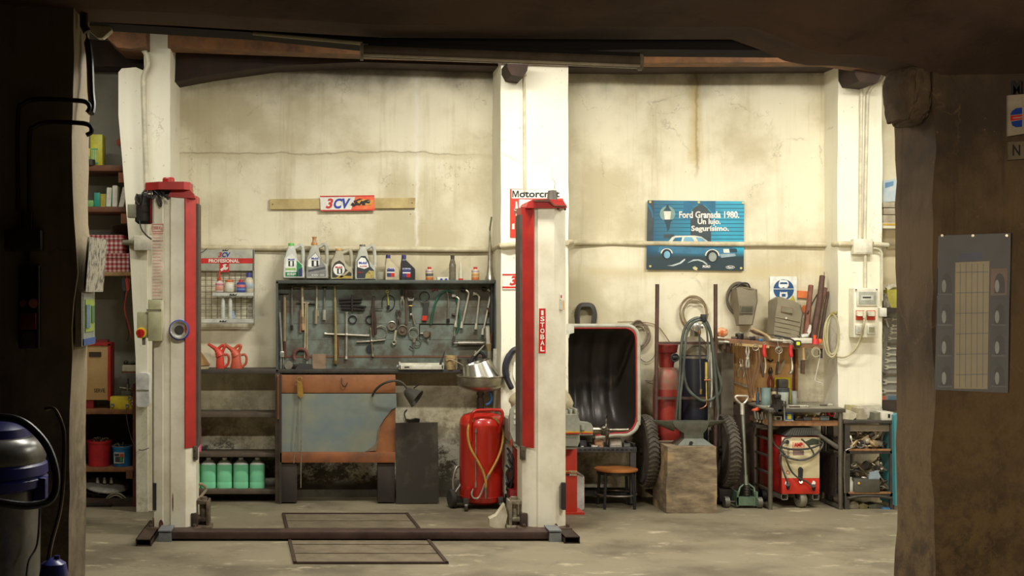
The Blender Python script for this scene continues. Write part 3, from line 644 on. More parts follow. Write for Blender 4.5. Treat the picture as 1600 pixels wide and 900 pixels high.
q.p('body', B().pbox(147, 156, 301, 323, YS+.06, .15, 0, .002).pbox(156, 166, 303, 323, YS+.09, .12, 1), [M((50, 160, 136), .5), M((190, 170, 60), .6)])
solo('box', 'small green box at the left end of the second shelf in the recess', 'box', B().pbox(131, 146, 313, 323, YS+.05, .12, 0, .002), M((60, 160, 120), .5, 0, (150, 180, 80), 20))
for i, (a, c, t, rot, col, lb) in enumerate(((165, 174, 293, .05, (70, 156, 120), 'green and yellow narrow book leaning on the second left recess shelf'), (175, 183, 290, .02, (220, 214, 194), 'upright cream book on the second left recess shelf'), (185, 193, 290, .22, (216, 208, 184), 'cream book tilting right on the second left recess shelf'))):
    q = T('book', lb, 'book', P(a, 323, YS+.06))
    mx = Matrix.Translation(P(a, 323, YS+.06)) @ Matrix.Rotation(rot, 4, 'Y')
    w_ = PX(c, YS)-PX(a, YS); h_ = PZ(t, YS)-PZ(323, YS)
    if rot > .1: h_ *= .96
    q.p('cover', B().box(0, w_, 0, .15, 0, h_, 0, .003, mx), M(col, .6))
    q.p('pages', B().box(.005, w_-.005, -.001, .149, .004, h_-.002+.004, 0, 0, mx), M((232, 226, 206), .8))
# gingham boxes
def gingham():
    m, nt, bs = NT('gingham'); L = nt.links.new; tc = N(nt, 'TexCoord'); sp = N(nt, 'SeparateXYZ'); L(tc.outputs['Object'], sp.inputs[0])
    fs = []
    for ax in 'XZ':
        a = N(nt, 'Math'); a.operation = 'MULTIPLY'; a.inputs[1].default_value = 26; L(sp.outputs[ax], a.inputs[0])
        f = N(nt, 'Math'); f.operation = 'FRACT'; L(a.outputs[0], f.inputs[0])
        g = N(nt, 'Math'); g.operation = 'GREATER_THAN'; g.inputs[1].default_value = .5; L(f.outputs[0], g.inputs[0]); fs.append(g)
    s = N(nt, 'Math'); s.operation = 'ADD'; L(fs[0].outputs[0], s.inputs[0]); L(fs[1].outputs[0], s.inputs[1])
    h = N(nt, 'Math'); h.operation = 'MULTIPLY'; h.inputs[1].default_value = .5; L(s.outputs[0], h.inputs[0])
    r = N(nt, 'ValToRGB'); e = r.color_ramp.elements; e[0].color = RGB((226, 206, 196)); e[1].color = RGB((150, 36, 48)); x = e.new(.5); x.color = RGB((196, 120, 118))
    L(h.outputs[0], r.inputs[0]); L(r.outputs[0], bs.inputs['Base Color']); bs.inputs['Roughness'].default_value = .7; return m
gm = gingham()
for a, c, t, u, lb in ((128, 201, 396, 425, 'lower red and white gingham box on the tan recess shelf'), (128, 192, 367, 396, 'upper red and white gingham box stacked in the left recess')):
    q = T('gingham_box', lb, 'box', P((a+c)/2, u, YS+.1))
    q.p('body', B().pbox(a, c, t+5, u-.2, YS+.06, .3, 0, .003), gm); q.p('lid', B().pbox(a-1, c+1, t+.2, t+7, YS+.052, .316, 0, .003), gm)
solo('dark_pan', 'dark brown rusty pan standing behind the gingham boxes', 'pan', B().pprism([(176, 354), (182, 352), (203, 352), (203, 394), (193, 394), (192, 366), (178, 364)], 11.36, .1), M((84, 52, 40), .8, 0, (56, 38, 32)))
# jumper cables hanging from the shelf
q = T('jumper_cable', 'red and black jumper cable hanging by its clamps under the tan recess shelf', 'cable', P(195, 432, 10.95))
for dx, col in ((0, (60, 58, 62)), (5, (176, 60, 44))):
    q.p('clamp', B().pprism([(190+dx, 436), (195+dx, 434), (197+dx, 452), (194+dx, 456), (191+dx, 452)], 10.93, .03).cyl(P(193+dx, 431, 10.95), P(193+dx, 438, 10.95), .004), M(col, .5))
q.p('cable', B().tube([P(199, 454, 10.94), P(196, 468, 10.94), P(195, 485, 10.94), P(200, 505, 10.94), P(204, 520, 10.94), P(207, 530, 10.94)], .007, 6, smooth=6), M((170, 56, 44), .5))
q.p('cable', B().tube([P(194, 454, 10.95), P(194, 470, 10.95), P(197, 500, 10.95), P(201, 520, 10.95), P(199, 533, 10.95)], .006, 6, smooth=6), M((44, 42, 42), .5))
# lower bookcase
bc = T('low_bookcase', 'low brown wooden bookcase at the foot of the left recess', 'bookcase', (PX(160, YS), YS, 0))
bc.p('side_panel', B().box(PX(208, YS), PX(213, YS), YS-.02, YS+.42, 0, PZ(600, YS)), M((112, 50, 38), .7, 0, (80, 40, 32)))
bc.p('side_panel', B().box(PX(95, YS), PX(100, YS), YS-.02, YS+.42, 0, PZ(600, YS)), brownb)
bc.p('back_panel', B().box(PX(95, YS), PX(212, YS), YS+.40, YS+.43, 0.02, PZ(640, YS)), M((40, 32, 28), .8))
for t, u in ((640, 647), (730, 737)): bc.p('shelf', B().box(PX(100, YS), PX(208, YS), YS-.01, YS+.4, PZ(u, YS), PZ(t, YS), 0, .002), M((140, 92, 54), .7, 0, (100, 62, 38), 10))
bc.p('shelf', B().box(PX(100, YS), PX(208, YS), YS-.01, YS+.4, 0.001, PZ(779, YS)), dwood); bc.p('rail', B().pbox(197, 209, 736, 748, YS-.02, .03), brownb)
q = T('battery_charger', 'tan panel with red frame and the word SERVE on the recess bookcase', 'cabinet', P(155, 640, YS+.1))
q.p('body', B().pbox(120, 171, 539, 625, YS+.1, .2, 0, .003), M((196, 160, 106), .6, 0, (170, 132, 82), 4)); q.p('frame', B().pbox(168.5, 172.5, 537, 626, YS+.09, .22).pbox(118, 172, 535.5, 540, YS+.09, .22), M((188, 44, 36), .5), 'red frame edge')
b = B().pbox(139, 158, 550, 557, YS+.09, .012, 0)
ptext(b, 'SERVE', 147, 164, 607, 613, YS+.099, .02); q.p('lettering', b, M((70, 52, 40), .6)); q.p('stand', B().pbox(124, 146, 625, 640, YS+.12, .15), M((150, 36, 36), .5)); q.p('top_bar', B().pbox(136, 168, 531, 537, YS+.14, .1), M((130, 50, 44), .5))
q = T('terminal_block', 'bright yellow wooden block with loose clamps on the recess bookcase', 'block', P(191, 640, YS))
q.p('block', B().pbox(172, 208, 620, 639.8, YS+.02, .1, 0, .003), M((214, 190, 44), .6, 0, (170, 146, 40), 18, thr=(.45, .75)))
for a, c in ((176, 633), (199, 634), (203, 622), (207, 630)): q.p('clamp', B().cyl(P(a, c, YS+.03), P(a, c, YS-.0), .018, .014, 10).ring(P(a, c, YS-.002), .014, .004), M((150, 146, 130), .4, .6))
q.p('lead', B().tube([P(197, 640, YS-.01), P(199, 660, YS-.02), P(207, 690, YS-.03), P(219, 703, YS-.3), P(233, 700, YS-.3)], .0035, 5, smooth=7), M((90, 84, 72), .6))
q = T('small_vice', 'small grey bench vice on the recess bookcase behind the yellow block', 'vice', P(200, 640, YS+.15))
q.p('body', B().pbox(189, 208, 611, 639.8, YS+.16, .1, 0, .006), M((110, 104, 88), .5, .5)); q.p('handle', B().cyl(P(187, 606, YS+.18), P(209, 608, YS+.18), .008).cyl(P(200, 600, YS+.18), P(200, 612, YS+.18), .012), steel); q.p('knob', B().cyl(P(200, 591, YS+.18), P(200, 602, YS+.18), .007), M((60, 70, 140), .5))
# ledge with small junk at pier edge
q = T('corner_ledge', 'little ledge holding grey junk beside the left white pier', 'shelf', P(199, 572, YS-.1))
q.p('shelf_board', B().pbox(191, 213, 571, 581, YS-.1, .3), M((196, 188, 160), .7)); q.p('edge', B().pbox(190, 214, 580, 583, YS-.105, .3), brownb)
solo('valve', 'small grey valve lying on the little ledge in the left recess', 'valve', B().sph(P(197, 567, YS), .022).cyl(P(197, 569, YS), P(212, 567, YS), .014), dsteel)
# paint buckets with scrap
def bucket(a, c, t, u, Y, name, lb, col, handle=True):
    x0, x1 = PX(a, Y), PX(c, Y); R = (x1-x0)/2; z0, z1 = PZ(u, Y), PZ(t, Y); o = ((x0+x1)/2, Y+R, z0)
    q = T(name, lb, 'bucket', o); h = z1-z0
    q.p('body', B().lathe([(R*.86, 0), (R*.88, .002), (R*.97, h-.02), (R*1.02, h-.02), (R*1.03, h), (R*.96, h), (R*.86, .02), (0, .02)], o, seg=28), M(col, .4))
    return q, o, R, h
q, o, R, h = bucket(133, 171, 690, 730, YS-.0, 'red_bucket', 'red bucket full of metal scrap on the recess bookcase', (196, 36, 44))
def scrap(o, R, h, n, lb, grp, seed=1):
    random.seed(seed)
    for k in range(n):
        a = random.uniform(0, 6.28); r = random.uniform(0, R*.72); c = Vector((o[0]+r*math.cos(a), o[1]+r*math.sin(a), o[2]+h-.005))
        if k % 3 == 0: b = B().ring(c+Vector((0, 0, .012)), .015, .006, (random.uniform(-.4, .4), -1, random.uniform(-.3, .3)), 14)
        elif k % 3 == 1: b = B().cyl(c-Vector((0, 0, .01)), c+Vector((random.uniform(-.03, .03), 0, .03)), .011, .009, 8)
        else: b = B().cyl(c-Vector((.02, 0, .0)), c+Vector((.02, .01, .02)), .008, .012, 6)
        solo('metal_scrap', lb, 'scrap', b, M((120, 112, 98), .4, .7, (70, 62, 52)), grp)
scrap(o, R, h, 10, 'small loose metal scrap heaped in the red bucket', 'metal scrap in the red bucket', 2)
q, o, R, h = bucket(173, 204, 698, 730, YS-.0, 'blue_bucket', 'blue bucket with a colourful label on the recess bookcase', (34, 130, 196))
b = B()
for k, (a, c, t, u, m) in enumerate(((178, 194, 707, 724, 0), (179, 186, 709, 713, 1), (187, 193, 709, 716, 2), (180, 192, 714, 722, 1), (187, 191, 714, 721, 3))): b.pbox(a, c, t, u, YS-.004-.001*k, .03, m)
q.p('label', b, [M((190, 190, 176), .5), M((60, 56, 60), .5), M((210, 80, 50), .5), M((60, 150, 90), .5)]); q.p('handle', B().ring((o[0], o[1]-.02, o[2]+h), R*1.02, .003, (0, 0, 1)), steel)
scrap(o, R, h, 5, 'small loose metal scrap lying in the blue bucket', 'metal scrap in the blue bucket', 5)
# wheel trim and cable coils in the bottom
q = T('hub_cap', 'pale dished steel wheel trim with three studs in the bottom of the recess bookcase', 'wheel trim', P(170, 760, YS+.1))
mx = Vector((.12, -.18, 1)).normalized(); o = P(166, 757, YS+.2)
q.p('disc', B().lathe([(.02, .02), (.10, .03), (.17, .02), (.2, .0), (.2, -.01), (.1, 0)], o, mx, 30), M((176, 172, 158), .4, .3)); 
for a in (-.06, .0, .06): q.p('stud', B().cyl(o+Vector((a, -.09, .025)), o+Vector((a, -.09, .075)), .016, .011), M((176, 172, 158), .4, .3))
solo('metal_disc', 'dark flat disc lying below the pale wheel trim in the recess bookcase', 'disc', B().lathe([(.05, .0), (.18, .012), (.19, .03), (.18, .03), (.1, .02)], P(160, 768, YS+.2), mx, 28), dsteel)
for i, (cx, cy, R, lb) in enumerate(((181, 788, .085, 'front coil of grey wire at the bottom of the recess bookcase'), (159, 786, .09, 'middle coil of grey wire behind the front coil in the recess bookcase'), (138, 790, .07, 'leftmost coil of dark wire in the bottom of the recess bookcase'))):
    b = B(); random.seed(i)
    pts = []
    for k in range(60):
        a = k*.62; r = R*(1+.15*math.sin(k*.37)); pts.append((PX(cx, YS)+r*math.cos(a)+.01*math.sin(k*.2), YS+.03+.03*math.sin(k*.15)+i*.06, PZ(cy, YS)+r*math.sin(a)*.95))
    b.tube(pts, .0055, 5, smooth=2); zz = min(v.z for v in b.v)
    for v_ in b.v: v_.z += max(0, PZ(804, YS)-zz) if i < 0 else 0
    solo('wire_coil', lb, 'coil', b, M((150, 142, 120) if i != 2 else (70, 64, 56), .6))
solo('flat_iron', 'flat dark iron strip at the very bottom of the recess bookcase', 'strip', B().box(PX(120, YS), PX(175, YS), YS-.03, YS+.02, 0.0, .03, 0, .004), dsteel)
# on the left pier
q = T('paper_dispenser', 'white rounded hand towel dispenser on the left pier behind the lift post', 'dispenser', P(223, 636, YL))
q.p('body', B().pprism(rrect(213, 233, 583, 636, 6), YL-.14, .14), M((240, 240, 236), .35)); q.p('lip', B().pbox(213.5, 232.5, 609, 610, YL-.145, .01), greyp)
q = T('junction_box', 'cream junction box on the left pier behind the lift post', 'box', P(222, 391, YL))
q.p('box', B().pbox(209, 237, 368, 391, YL-.06, .06, 0, .006), M((222, 216, 194), .5)); q.p('connector', B().cyl(P(193, 379, YL+.02), P(210, 379, YL-.03), .022), M((150, 144, 122), .5)); 
solo('reflector', 'small orange reflector on the left recess wall', 'reflector', B().cyl(P(188, 222, WY+.07), P(188, 222, WY+.03), .035), M((200, 90, 50), .5))
b = B().tube([P(189, 38, YL-.05), P(205, 54, YL-.05), P(218, 72, YL-.05), P(228, 84, YL-.04), P(231, 100, YL-.03), P(226, 115, YL-.03), P(224, 128, YL-.03), P(226, 200, YL-.03), P(229, 295, YL-.03), P(230, 372, YL-.03)], .021, 10, smooth=5)
solo('conduit', 'cream conduit running down the left pier behind the lift post', 'pipe', b, M((214, 206, 180), .5))
# ledge pipe round the room
def pipe(name, lb, pts, r=.02, mat=None): return solo(name, lb, 'pipe', B().tube(cr(pts, 3), r, 10), mat or M((206, 196, 166), .6, 0, (160, 146, 114), 7))
pipe('wall_pipe', 'long dusty horizontal pipe on the wall of the left bay above the tool cabinet', [P(276, 386, WY-.03), P(430, 388, WY-.03), P(600, 389, WY-.03), P(745, 390, WY-.03), P(768, 389, WY-.05), P(779, 386, 11.2), P(784, 384, YP-.03), P(818, 381, YP-.03)], .024)
pipe('wall_pipe', 'long dusty horizontal pipe on the wall of the right bay crossing the blue poster', [P(886, 379, YP-.03), P(893, 378, YP+.1), P(905, 379, WY-.035), P(1100, 381, WY-.035), P(1290, 382, WY-.035), P(1302, 382, 11.3), P(1312, 381, YR-.03), P(1336, 381, YR-.03)], .022)
q = T('junction_box', 'cream junction box on the centre pier half hidden by the right lift post', 'box', P(820, 396, YP))
q.p('box', B().pbox(811, 834, 370, 396, YP-.06, .06, 0, .006), M((216, 210, 186), .5)); q.p('lid', B().pbox(813, 832, 372, 394, YP-.064, .006, 0, .003), M((222, 216, 194), .5))
pipe('conduit', 'thin conduit down the upper centre pier', [P(820, 88, YP-.15), P(819, 100, YP-.1), P(821, 118, YP-.04), P(819, 130, YP-.015), P(820, 300, YP-.015)], .012)

# ================================================================ SIGNS
blue = M((40, 60, 160), .5); sred = M((206, 40, 30), .45); blk = M((30, 28, 30), .6); swhite = M((236, 234, 222), .5)
q = T('sign_batten', 'thin brown wooden batten nailed across the left bay behind a small racing sign', 'batten', P(536, 328, WY)); Yb_ = WY-.03
b = B().pprism([(422, 311), (649, 309), (649, 325), (422, 327)], Yb_, .025); q.p('batten', b, M((196, 176, 122), .7, 0, (160, 140, 92), 5)); 
q.p('nail', B().cyl(P(426, 319, Yb_), P(426, 319, Yb_-.004), .005), rust); q.p('nail', B().cyl(P(644, 317, Yb_), P(644, 317, Yb_-.004), .005), rust)
q = T('racing_sign', 'white to red 3CV sign on the thin wooden batten', 'sign', P(543, 330, Yb_-.01)); Y2 = Yb_-.012
b = B().pprism([(500, 306), (585, 305), (586, 329), (501, 330)], Y2, .01, 0).pprism([(556, 305.3), (585, 305), (586, 329), (548, 329.4)], Y2-.0012, .0012, 1).pprism([(500, 306), (585, 305), (585, 307), (500, 308)], Y2-.002, .002, 2).pprism([(501, 328), (586, 327), (586, 329), (501, 330)], Y2-.002, .002, 2)
for k in range(4): b.pprism([(552+k*6, 314+k*.6), (562+k*6, 310+k*.8), (575+k*3, 313), (566+k*5, 320), (556+k*5, 321)], Y2-.0024-.0006*k, .0006, 3 if k % 2 else 4)
q.p('panel', b, [swhite, M((216, 60, 34), .5, 0, (226, 120, 60), 10), sred, M((226, 160, 50), .5), M((60, 20, 20), .5)])
def cv3(q, a, c, t, u, Y, name='lettering'):
    w_ = c-a
    q.p(name, ptext(B(), '3', a, a+w_*.30, t, u, Y, .04, .25), sred, 'red digit 3'); q.p(name, ptext(B(), 'CV', a+w_*.32, c, t, u, Y, .04, .25), blue, 'blue letters')
cv3(q, 509, 548, 310, 326, Y2-.001)
b = B()
for k, (x0, y0) in enumerate(((548, 320), (562, 317))): b.pprism([(x0, y0), (x0+3, y0-4), (x0+6, y0-1), (x0+9, y0-5), (x0+13, y0-2), (x0+17, y0-3), (x0+15, y0+1), (x0+10, y0), (x0+5, y0+3)], Y2-.006, .0015)
q.p('emblem', b, blk)
q = T('spark_plug_sign', 'red and white Motorcraft spark plug sign on the centre pier', 'sign', P(838, 372, YP)); Y2 = YP-.01
b = B().pprism([(797, 295), (880, 297), (880, 372), (797, 371)], Y2, .01, 0).pprism([(799.5, 295.8), (880, 297), (880, 310), (799.5, 310)], Y2-.001, .001, 1).pprism([(811, 311.5), (838, 312), (836, 368), (822, 367), (819, 356), (811, 352)], Y2-.001, .001, 1)
q.p('panel', b, [M((214, 52, 34), .45), swhite])
q.p('lettering', ptext(B(), 'otorcraft', 811.5, 874.5, 297.4, 308.5, Y2-.0012, .03), blk); q.p('lettering', B().pprism([(800.5, 308.3), (800.5, 297.8), (803, 297.8), (805.6, 304.5), (808.2, 297.8), (810.6, 297.8), (810.6, 308.3), (808.9, 308.3), (808.9, 301), (806.3, 308.3), (804.9, 308.3), (802.3, 301), (802.3, 308.3)], Y2-.0024, .0015), blk)
b = B().pprism([(805.5, 315), (808, 315), (809, 325), (810.5, 327), (809, 331), (808.5, 338), (806, 338), (805.5, 331), (803, 327), (805, 325)], Y2-.0022, .002, 0).pprism([(804, 326), (810.5, 326), (810.5, 328), (804, 328)], Y2-.003, .001, 1).pprism([(803, 329), (809, 329), (808, 334), (804, 334)], Y2-.003, .001, 1)
b.pprism([(808, 357), (813, 353), (836, 353), (836, 369), (818, 367), (808, 363)], Y2-.0022, .001, 0).pprism([(811, 358), (818, 356), (836, 356), (836, 358), (812, 361)], Y2-.003, .001, 2).pprism([(815, 361), (834, 360), (834, 364), (816, 364)], Y2-.003, .001, 2)
for k in range(5): b.pprism([(813+k*1.2, 322+k*5), (817+k, 320+k*5), (817+k, 321+k*5), (813+k, 323+k*5)], Y2-.003, .001, 1)
b.pprism([(800, 350), (804, 349), (804, 358), (800, 358)], Y2-.0022, .001, 0)
q.p('printed_parts', b, [M((232, 226, 210), .5), M((90, 84, 78), .5), M((196, 60, 50), .5)], 'printed spark plug and battery')
q = T('white_sign', 'white 3CV sign with red borders on the centre pier beside the lift post', 'sign', P(830, 451, YP)); Y2 = YP-.01
q.p('panel', B().pbox(785, 876, 427, 452, Y2, .01, 0).pbox(785, 876, 428, 430.5, Y2-.001, .001, 1).pbox(785, 876, 447.5, 450.5, Y2-.001, .001, 1), [swhite, sred])
cv3(q, 796, 837, 431, 446, Y2-.001); b = ptext(B(), 'PROFESIONAL', 838, 872, 436, 443, Y2-.001, .02); q.p('lettering', b, blk)

# --- wire rack with the professional header
Yr = WY-.06
q = T('display_rack', 'grey wall rack with wire grid and red PROFESIONAL header band', 'display rack', P(350, 507, Yr))
q.p('header', B().pbox(302, 396.5, 390, 423, Yr, .02, 0, .002), M((176, 176, 160), .5))
b = B().pbox(302, 395.5, 403.5, 411.5, Yr-.002, .003).pbox(343, 358, 411, 425, Yr-.002, .003); q.p('band', b, sred)
q.p('lettering', ptext(B(), 'PROFESIONAL', 326, 374, 404.8, 410.4, Yr-.002, .03), swhite)
cv3(q, 341, 360, 394, 402, Yr-.001)
em = [(0, 3), (2, 0), (4, 2), (6, 0), (8, 2), (11, 0), (10, 3)]
q.p('emblem', B().pprism([(347+x*.9, 389.5+y*.9) for x, y in em], Yr-.0015, .002), blk)
wr = [(344, 421), (349, 417), (348, 414), (351, 412.5), (355, 413), (352, 415.5), (353.5, 418), (356.5, 416.5), (356, 420), (353, 422), (350, 421), (346, 424)]
q.p('emblem', B().pprism(wr, Yr-.0035, .002), swhite, 'white spanner mark')
b = B()
for k in range(11): b.cyl(P(303+k*9.2, 423, Yr+.012), P(303+k*9.2, 503, Yr+.012), .0028, seg=6)
for k in range(9): b.cyl(P(302, 429+k*9.3, Yr+.016), P(396, 429+k*9.3, Yr+.016), .0028, seg=6)
q.p('wire_grid', b, M((120, 112, 92), .5, .5))
b = B().box(PX(395, Yr), PX(397.5, Yr), Yr, WY, PZ(507, Yr), PZ(390, Yr)).box(PX(301, Yr), PX(303, Yr), Yr, WY, PZ(507, Yr), PZ(390, Yr)); q.p('side_rail', b, M((150, 150, 138), .5))
Y3 = Yr-.10
for a, c, t, u in ((332, 396, 457, 463.5), (300, 396, 498, 505.5)):
    sh_ = q.p('tray', B().pbox(a, c, t, u, Y3, .004).box(PX(a, Y3), PX(c, Y3), Y3, Yr+.01, PZ(u, Y3)+.002, PZ(u, Y3)+.006), M((196, 196, 184), .5))
    q.p('emblem', B().pprism([((a+c)/2-6+x*1.1, (t+u)/2-1.5+y) for x, y in em], Y3-.002, .002), blk, None, sh_)
zt = PZ(463, Y3)+.002
def can(a, c, t, u, Y, name, lb, cat, body, cap, mats, group=None):
    x = (PX(a, Y)+PX(c, Y))/2; R = (PX(c, Y)-PX(a, Y))/2; h = PZ(t, Y)-PZ(u, Y)
    q = T(name, lb, cat, (x, Y+R, PZ(u, Y)), group)
    o = (x, Y+R, PZ(u, Y)); return q, o, R, h
def bottle(a, c, t, u, Y, name, lb, cat, prof, capprof, col, capcol, lab=None, rough=.35):
    q, o, R, h = can(a, c, t, u, Y, name, lb, cat, 0, 0, 0)
    q.p('body', B().lathe([(r*R, z*h) for r, z in prof], o, seg=20), M(col, rough)); 
    if capprof: q.p('cap', B().lathe([(r*R, z*h) for r, z in capprof], o, seg=16), M(capcol, .45))
    if lab:
        for z0, z1, cl_ in lab: q.p('label', B().lathe([(R*1.005, h*z0), (R*1.015, h*z0+.001), (R*1.015, h*z1-.001), (R*1.005, h*z1)], o, seg=20), M(cl_, .5))
    return q
Yc3 = Y3+.005
bottle(336, 349, 424, 456.5, Yc3, 'spray_bottle', 'little pink and white bottle with tall orange nozzle on the rack tray', 'bottle', [(.9, 0), (1, .02), (1, .45), (.45, .52), (.4, .55)], [(.42, .55), (.42, .66), (.25, .7), (.2, 1), (0, 1)], (222, 206, 196), (206, 62, 36), [(.08, .3, (216, 150, 130)), (.32, .42, (196, 120, 140))])
bottle(351, 365, 437, 456.5, Yc3, 'jar', 'cream jar with orange lid on the rack tray', 'jar', [(.9, 0), (1, .04), (1, .75), (.85, .82)], [(.95, .82), (.95, 1), (0, 1)], (222, 214, 186), (206, 110, 66), [(.15, .65, (226, 222, 206))])
bottle(369, 383, 437, 456.5, Yc3, 'tin', 'blue and pink tin with red cap on the rack tray', 'tin', [(1, 0), (1, .72), (.5, .82)], [(.5, .82), (.5, 1), (0, 1)], (60, 80, 150), (206, 60, 66), [(.38, .6, (216, 120, 120)), (.15, .3, (110, 140, 200))])
bottle(381, 396, 426, 452, Yc3+.05, 'plastic_bottle', 'cream bottle with blue cap behind the small tins on the rack tray', 'bottle', [(.9, -.2), (1, -.18), (1, .5), (.7, .68), (.5, .72)], [(.52, .72), (.52, 1), (0, 1)], (206, 194, 164), (70, 74, 150), [(.05, .4, (186, 196, 196))])
zt = PZ(505, Y3)+.006
for a, lb in ((345, 'left pale upright tube on the lower rack tray'), (356.5, 'right pale upright tube on the lower rack tray')):
    q = T('sealant_tube', lb, 'tube', (PX(a+3, Yc3), Yc3+.03, zt)); o = Vector((PX(a+3, Yc3), Yc3+.03, zt)); h = PZ(464, Yc3)-zt
    q.p('body', B().lathe([(.020, 0), (.021, .01), (.017, h*.85), (.008, h)], o, seg=14), M((190, 194, 184), .5)); q.p('cap', B().cyl(o-Vector((0, 0, 0)), o+Vector((0, 0, .018)), .023), M((200, 204, 196), .5))
solo('blister_card', 'small grey and blue blister pack at the right of the upright tubes', 'packet', B().pprism([(361, 482), (366, 488), (368, 496), (368, 499), (361, 499)], Yc3+.02, .02), M((176, 184, 180), .5, 0, (70, 110, 170), 60))
solo('cable', 'thin black cable end hanging over the top left of the wire rack', 'cable', B().tube([P(305, 383, Yr-.01), P(308, 393, Yr-.01), P(316, 394, Yr-.012), P(323, 388, Yr-.01)], .003, 5, smooth=5), black)

# ================================================================ LEFT SHELVING
m_shelf = M((92, 78, 62), .75, .1, (58, 48, 40), 7, .2)
sv = T('steel_shelving', 'dark open shelving with green canisters at the bottom of the left bay', 'shelving', (PX(365, 11.2), 11.2, 0)); Yf = 11.2
for t, u in ((577, 584), (645, 652), (708, 714), (765, 772)): sv.p('shelf', B().pbox(276, 431, t, u, Yf, .28, 0, .002), M((70, 62, 54), .6, .2) if t < 600 else m_shelf)
sv.p('upright', B().pbox(430, 437, 584, 787.5, Yf-.02, .30), m_shelf); sv.p('upright', B().pbox(270, 276, 577, 787.5, Yf-.02, .30), m_shelf)
sv.p('edge_strip', B().pbox(433.5, 437.5, 586, 655, Yf-.035, .02), M((176, 112, 58), .6, 0, (140, 84, 42)), 'orange wooden edge strip')
for t, lb, mm, xx in ((0, 'red plastic oil jug with long slanted spout, left of two', (206, 62, 42), 337), (1, 'orange-red plastic oil jug with handle, right of two', (196, 84, 56), 361)):
    z0 = 577; Yj = Yf+.12; dx = xx-337; k = 1.0 if t == 0 else 1.18
    q = T('oil_jug', lb, 'jug', P(xx+6, z0, Yj)); mj = M(mm, .45)
    w0 = PX(6.5*k, Yj)-PX(0, Yj)
    h = PZ(552, Yj)-PZ(577, Yj)
    o = P(xx+7*k, z0, Yj)
    q.p('body', B().lathe([(w0*1.02, 0), (w0*1.03, .006), (w0*.92, h*.75), (w0*.75, h), (w0*.62, h*1.03)] if t == 0 else [(w0*1.28, 0), (w0*1.28, .006), (w0*1.0, h*.5), (w0*.78, h), (w0*.6, h*1.12)], o, seg=20, sy=.8), mj)
    q.p('spout', B().tube([P(xx+7*k, 556, Yj), P(xx+3*k, 548, Yj), P(xx-4, 542.5, Yj), P(xx-12 if t == 0 else xx-10, 537.5, Yj)], [.042, .036, .026, .018, .016, .013, .011], 10, smooth=4), mj)
    q.p('rim', B().tube([P(xx+7*k+3, 551, Yj), P(xx+7*k+7, 541, Yj), P(xx+7*k+3, 540, Yj), P(xx+7*k-3, 545, Yj)], .014, 8, smooth=4), mj)
    q.p('handle', B().tube([P(xx+13*k, 555, Yj), P(xx+18*k, 554, Yj), P(xx+20.5*k, 559, Yj), P(xx+19.5*k, 568, Yj), P(xx+14*k, 574, Yj)], .011, 8, smooth=4), mj)
q = T('metal_funnel', 'old brown tin funnel beside the oil jugs behind the lift post', 'funnel', P(308, 577, Yf+.1)); Yj = Yf+.12; o = P(306, 577, Yj); r = PX(22, Yj)-PX(0, Yj)
q.p('cone', B().lathe([(r, .035), (r*1.02, .04), (r*.95, .055), (r*.12, .2)], o, seg=24), M((156, 122, 72), .5, .3, (116, 86, 50))); q.p('base', B().lathe([(r*.92, 0), (r*.95, .035)], o, seg=24), M((196, 182, 140), .5)); q.p('spout', B().lathe([(r*.12, .2), (r*.06, .32)], o, seg=12), M((156, 122, 72), .5, .3))
def canister(cx, t, u, w_, Y, name, lb, col, grp=None, top=(246, 248, 240)):
    R = (PX(w_, Y)-PX(0, Y))/2; h = PZ(t, Y)-PZ(u, Y); o = P(cx, u, Y+R); q = T(name, lb, 'canister', o, grp); hb = h*.80
    def sq(R_, z, n=24, e=.62):
        return [(o.x+R_*math.copysign(abs(math.cos(a))**e, math.cos(a)), o.y+.85*R_*math.copysign(abs(math.sin(a))**e, math.sin(a)), z) for a in [2*math.pi*i/n for i in range(n)]]
    def loft(rs, m):
        b = B(); vs = []; 
        for r_, z in rs: vs += sq(r_, z)
        n = 24; fs = [[i*n+k, i*n+(k+1) % n, (i+1)*n+(k+1) % n, (i+1)*n+k] for i in range(len(rs)-1) for k in range(n)]+[list(range(n))[::-1], list(range((len(rs)-1)*n, len(rs)*n))]
        return b.add(vs, fs)
    z = o.z
    q.p('body', loft([(R*.86, z), (R*.97, z+.01), (R*.985, z+.02), (R*.985, z+hb*.30), (R*.965, z+hb*.32), (R*.985, z+hb*.34), (R*.985, z+hb*.93), (R*.97, z+hb)], 0), M(col, .35, 0, tuple(x*.93 for x in col)))
    q.p('shoulder', loft([(R*.97, z+hb), (R*.9, z+hb+h*.03), (R*.45, z+hb+h*.12), (R*.3, z+hb+h*.14)], 0), M(top, .4), 'pale empty shoulder')
    q.p('cap', B().lathe([(R*.3, h*.93), (R*.31, h*.94), (R*.30, h), (0, h)], o, seg=14), M(top, .4)); return q
for i, cx in enumerate((301.5, 326, 351, 376.5, 402)):
    canister(cx, 714.5, 765, 24.6, Yf+.06, 'coolant_canister', ['green canister of coolant with pale cap, first beside the lift post', 'green coolant canister, second beside the lift post', 'green coolant canister in the middle of the row of five', 'green coolant canister, second from the right of the row', 'green coolant canister at the right end of the row'][i], (128, 212, 162), 'green canisters on the bottom shelf')
canister(303, 654, 708, 24, Yf+.06, 'pink_canister', 'pink canister on the middle shelf half hidden by the lift post', (216, 104, 138), None, (224, 130, 150))

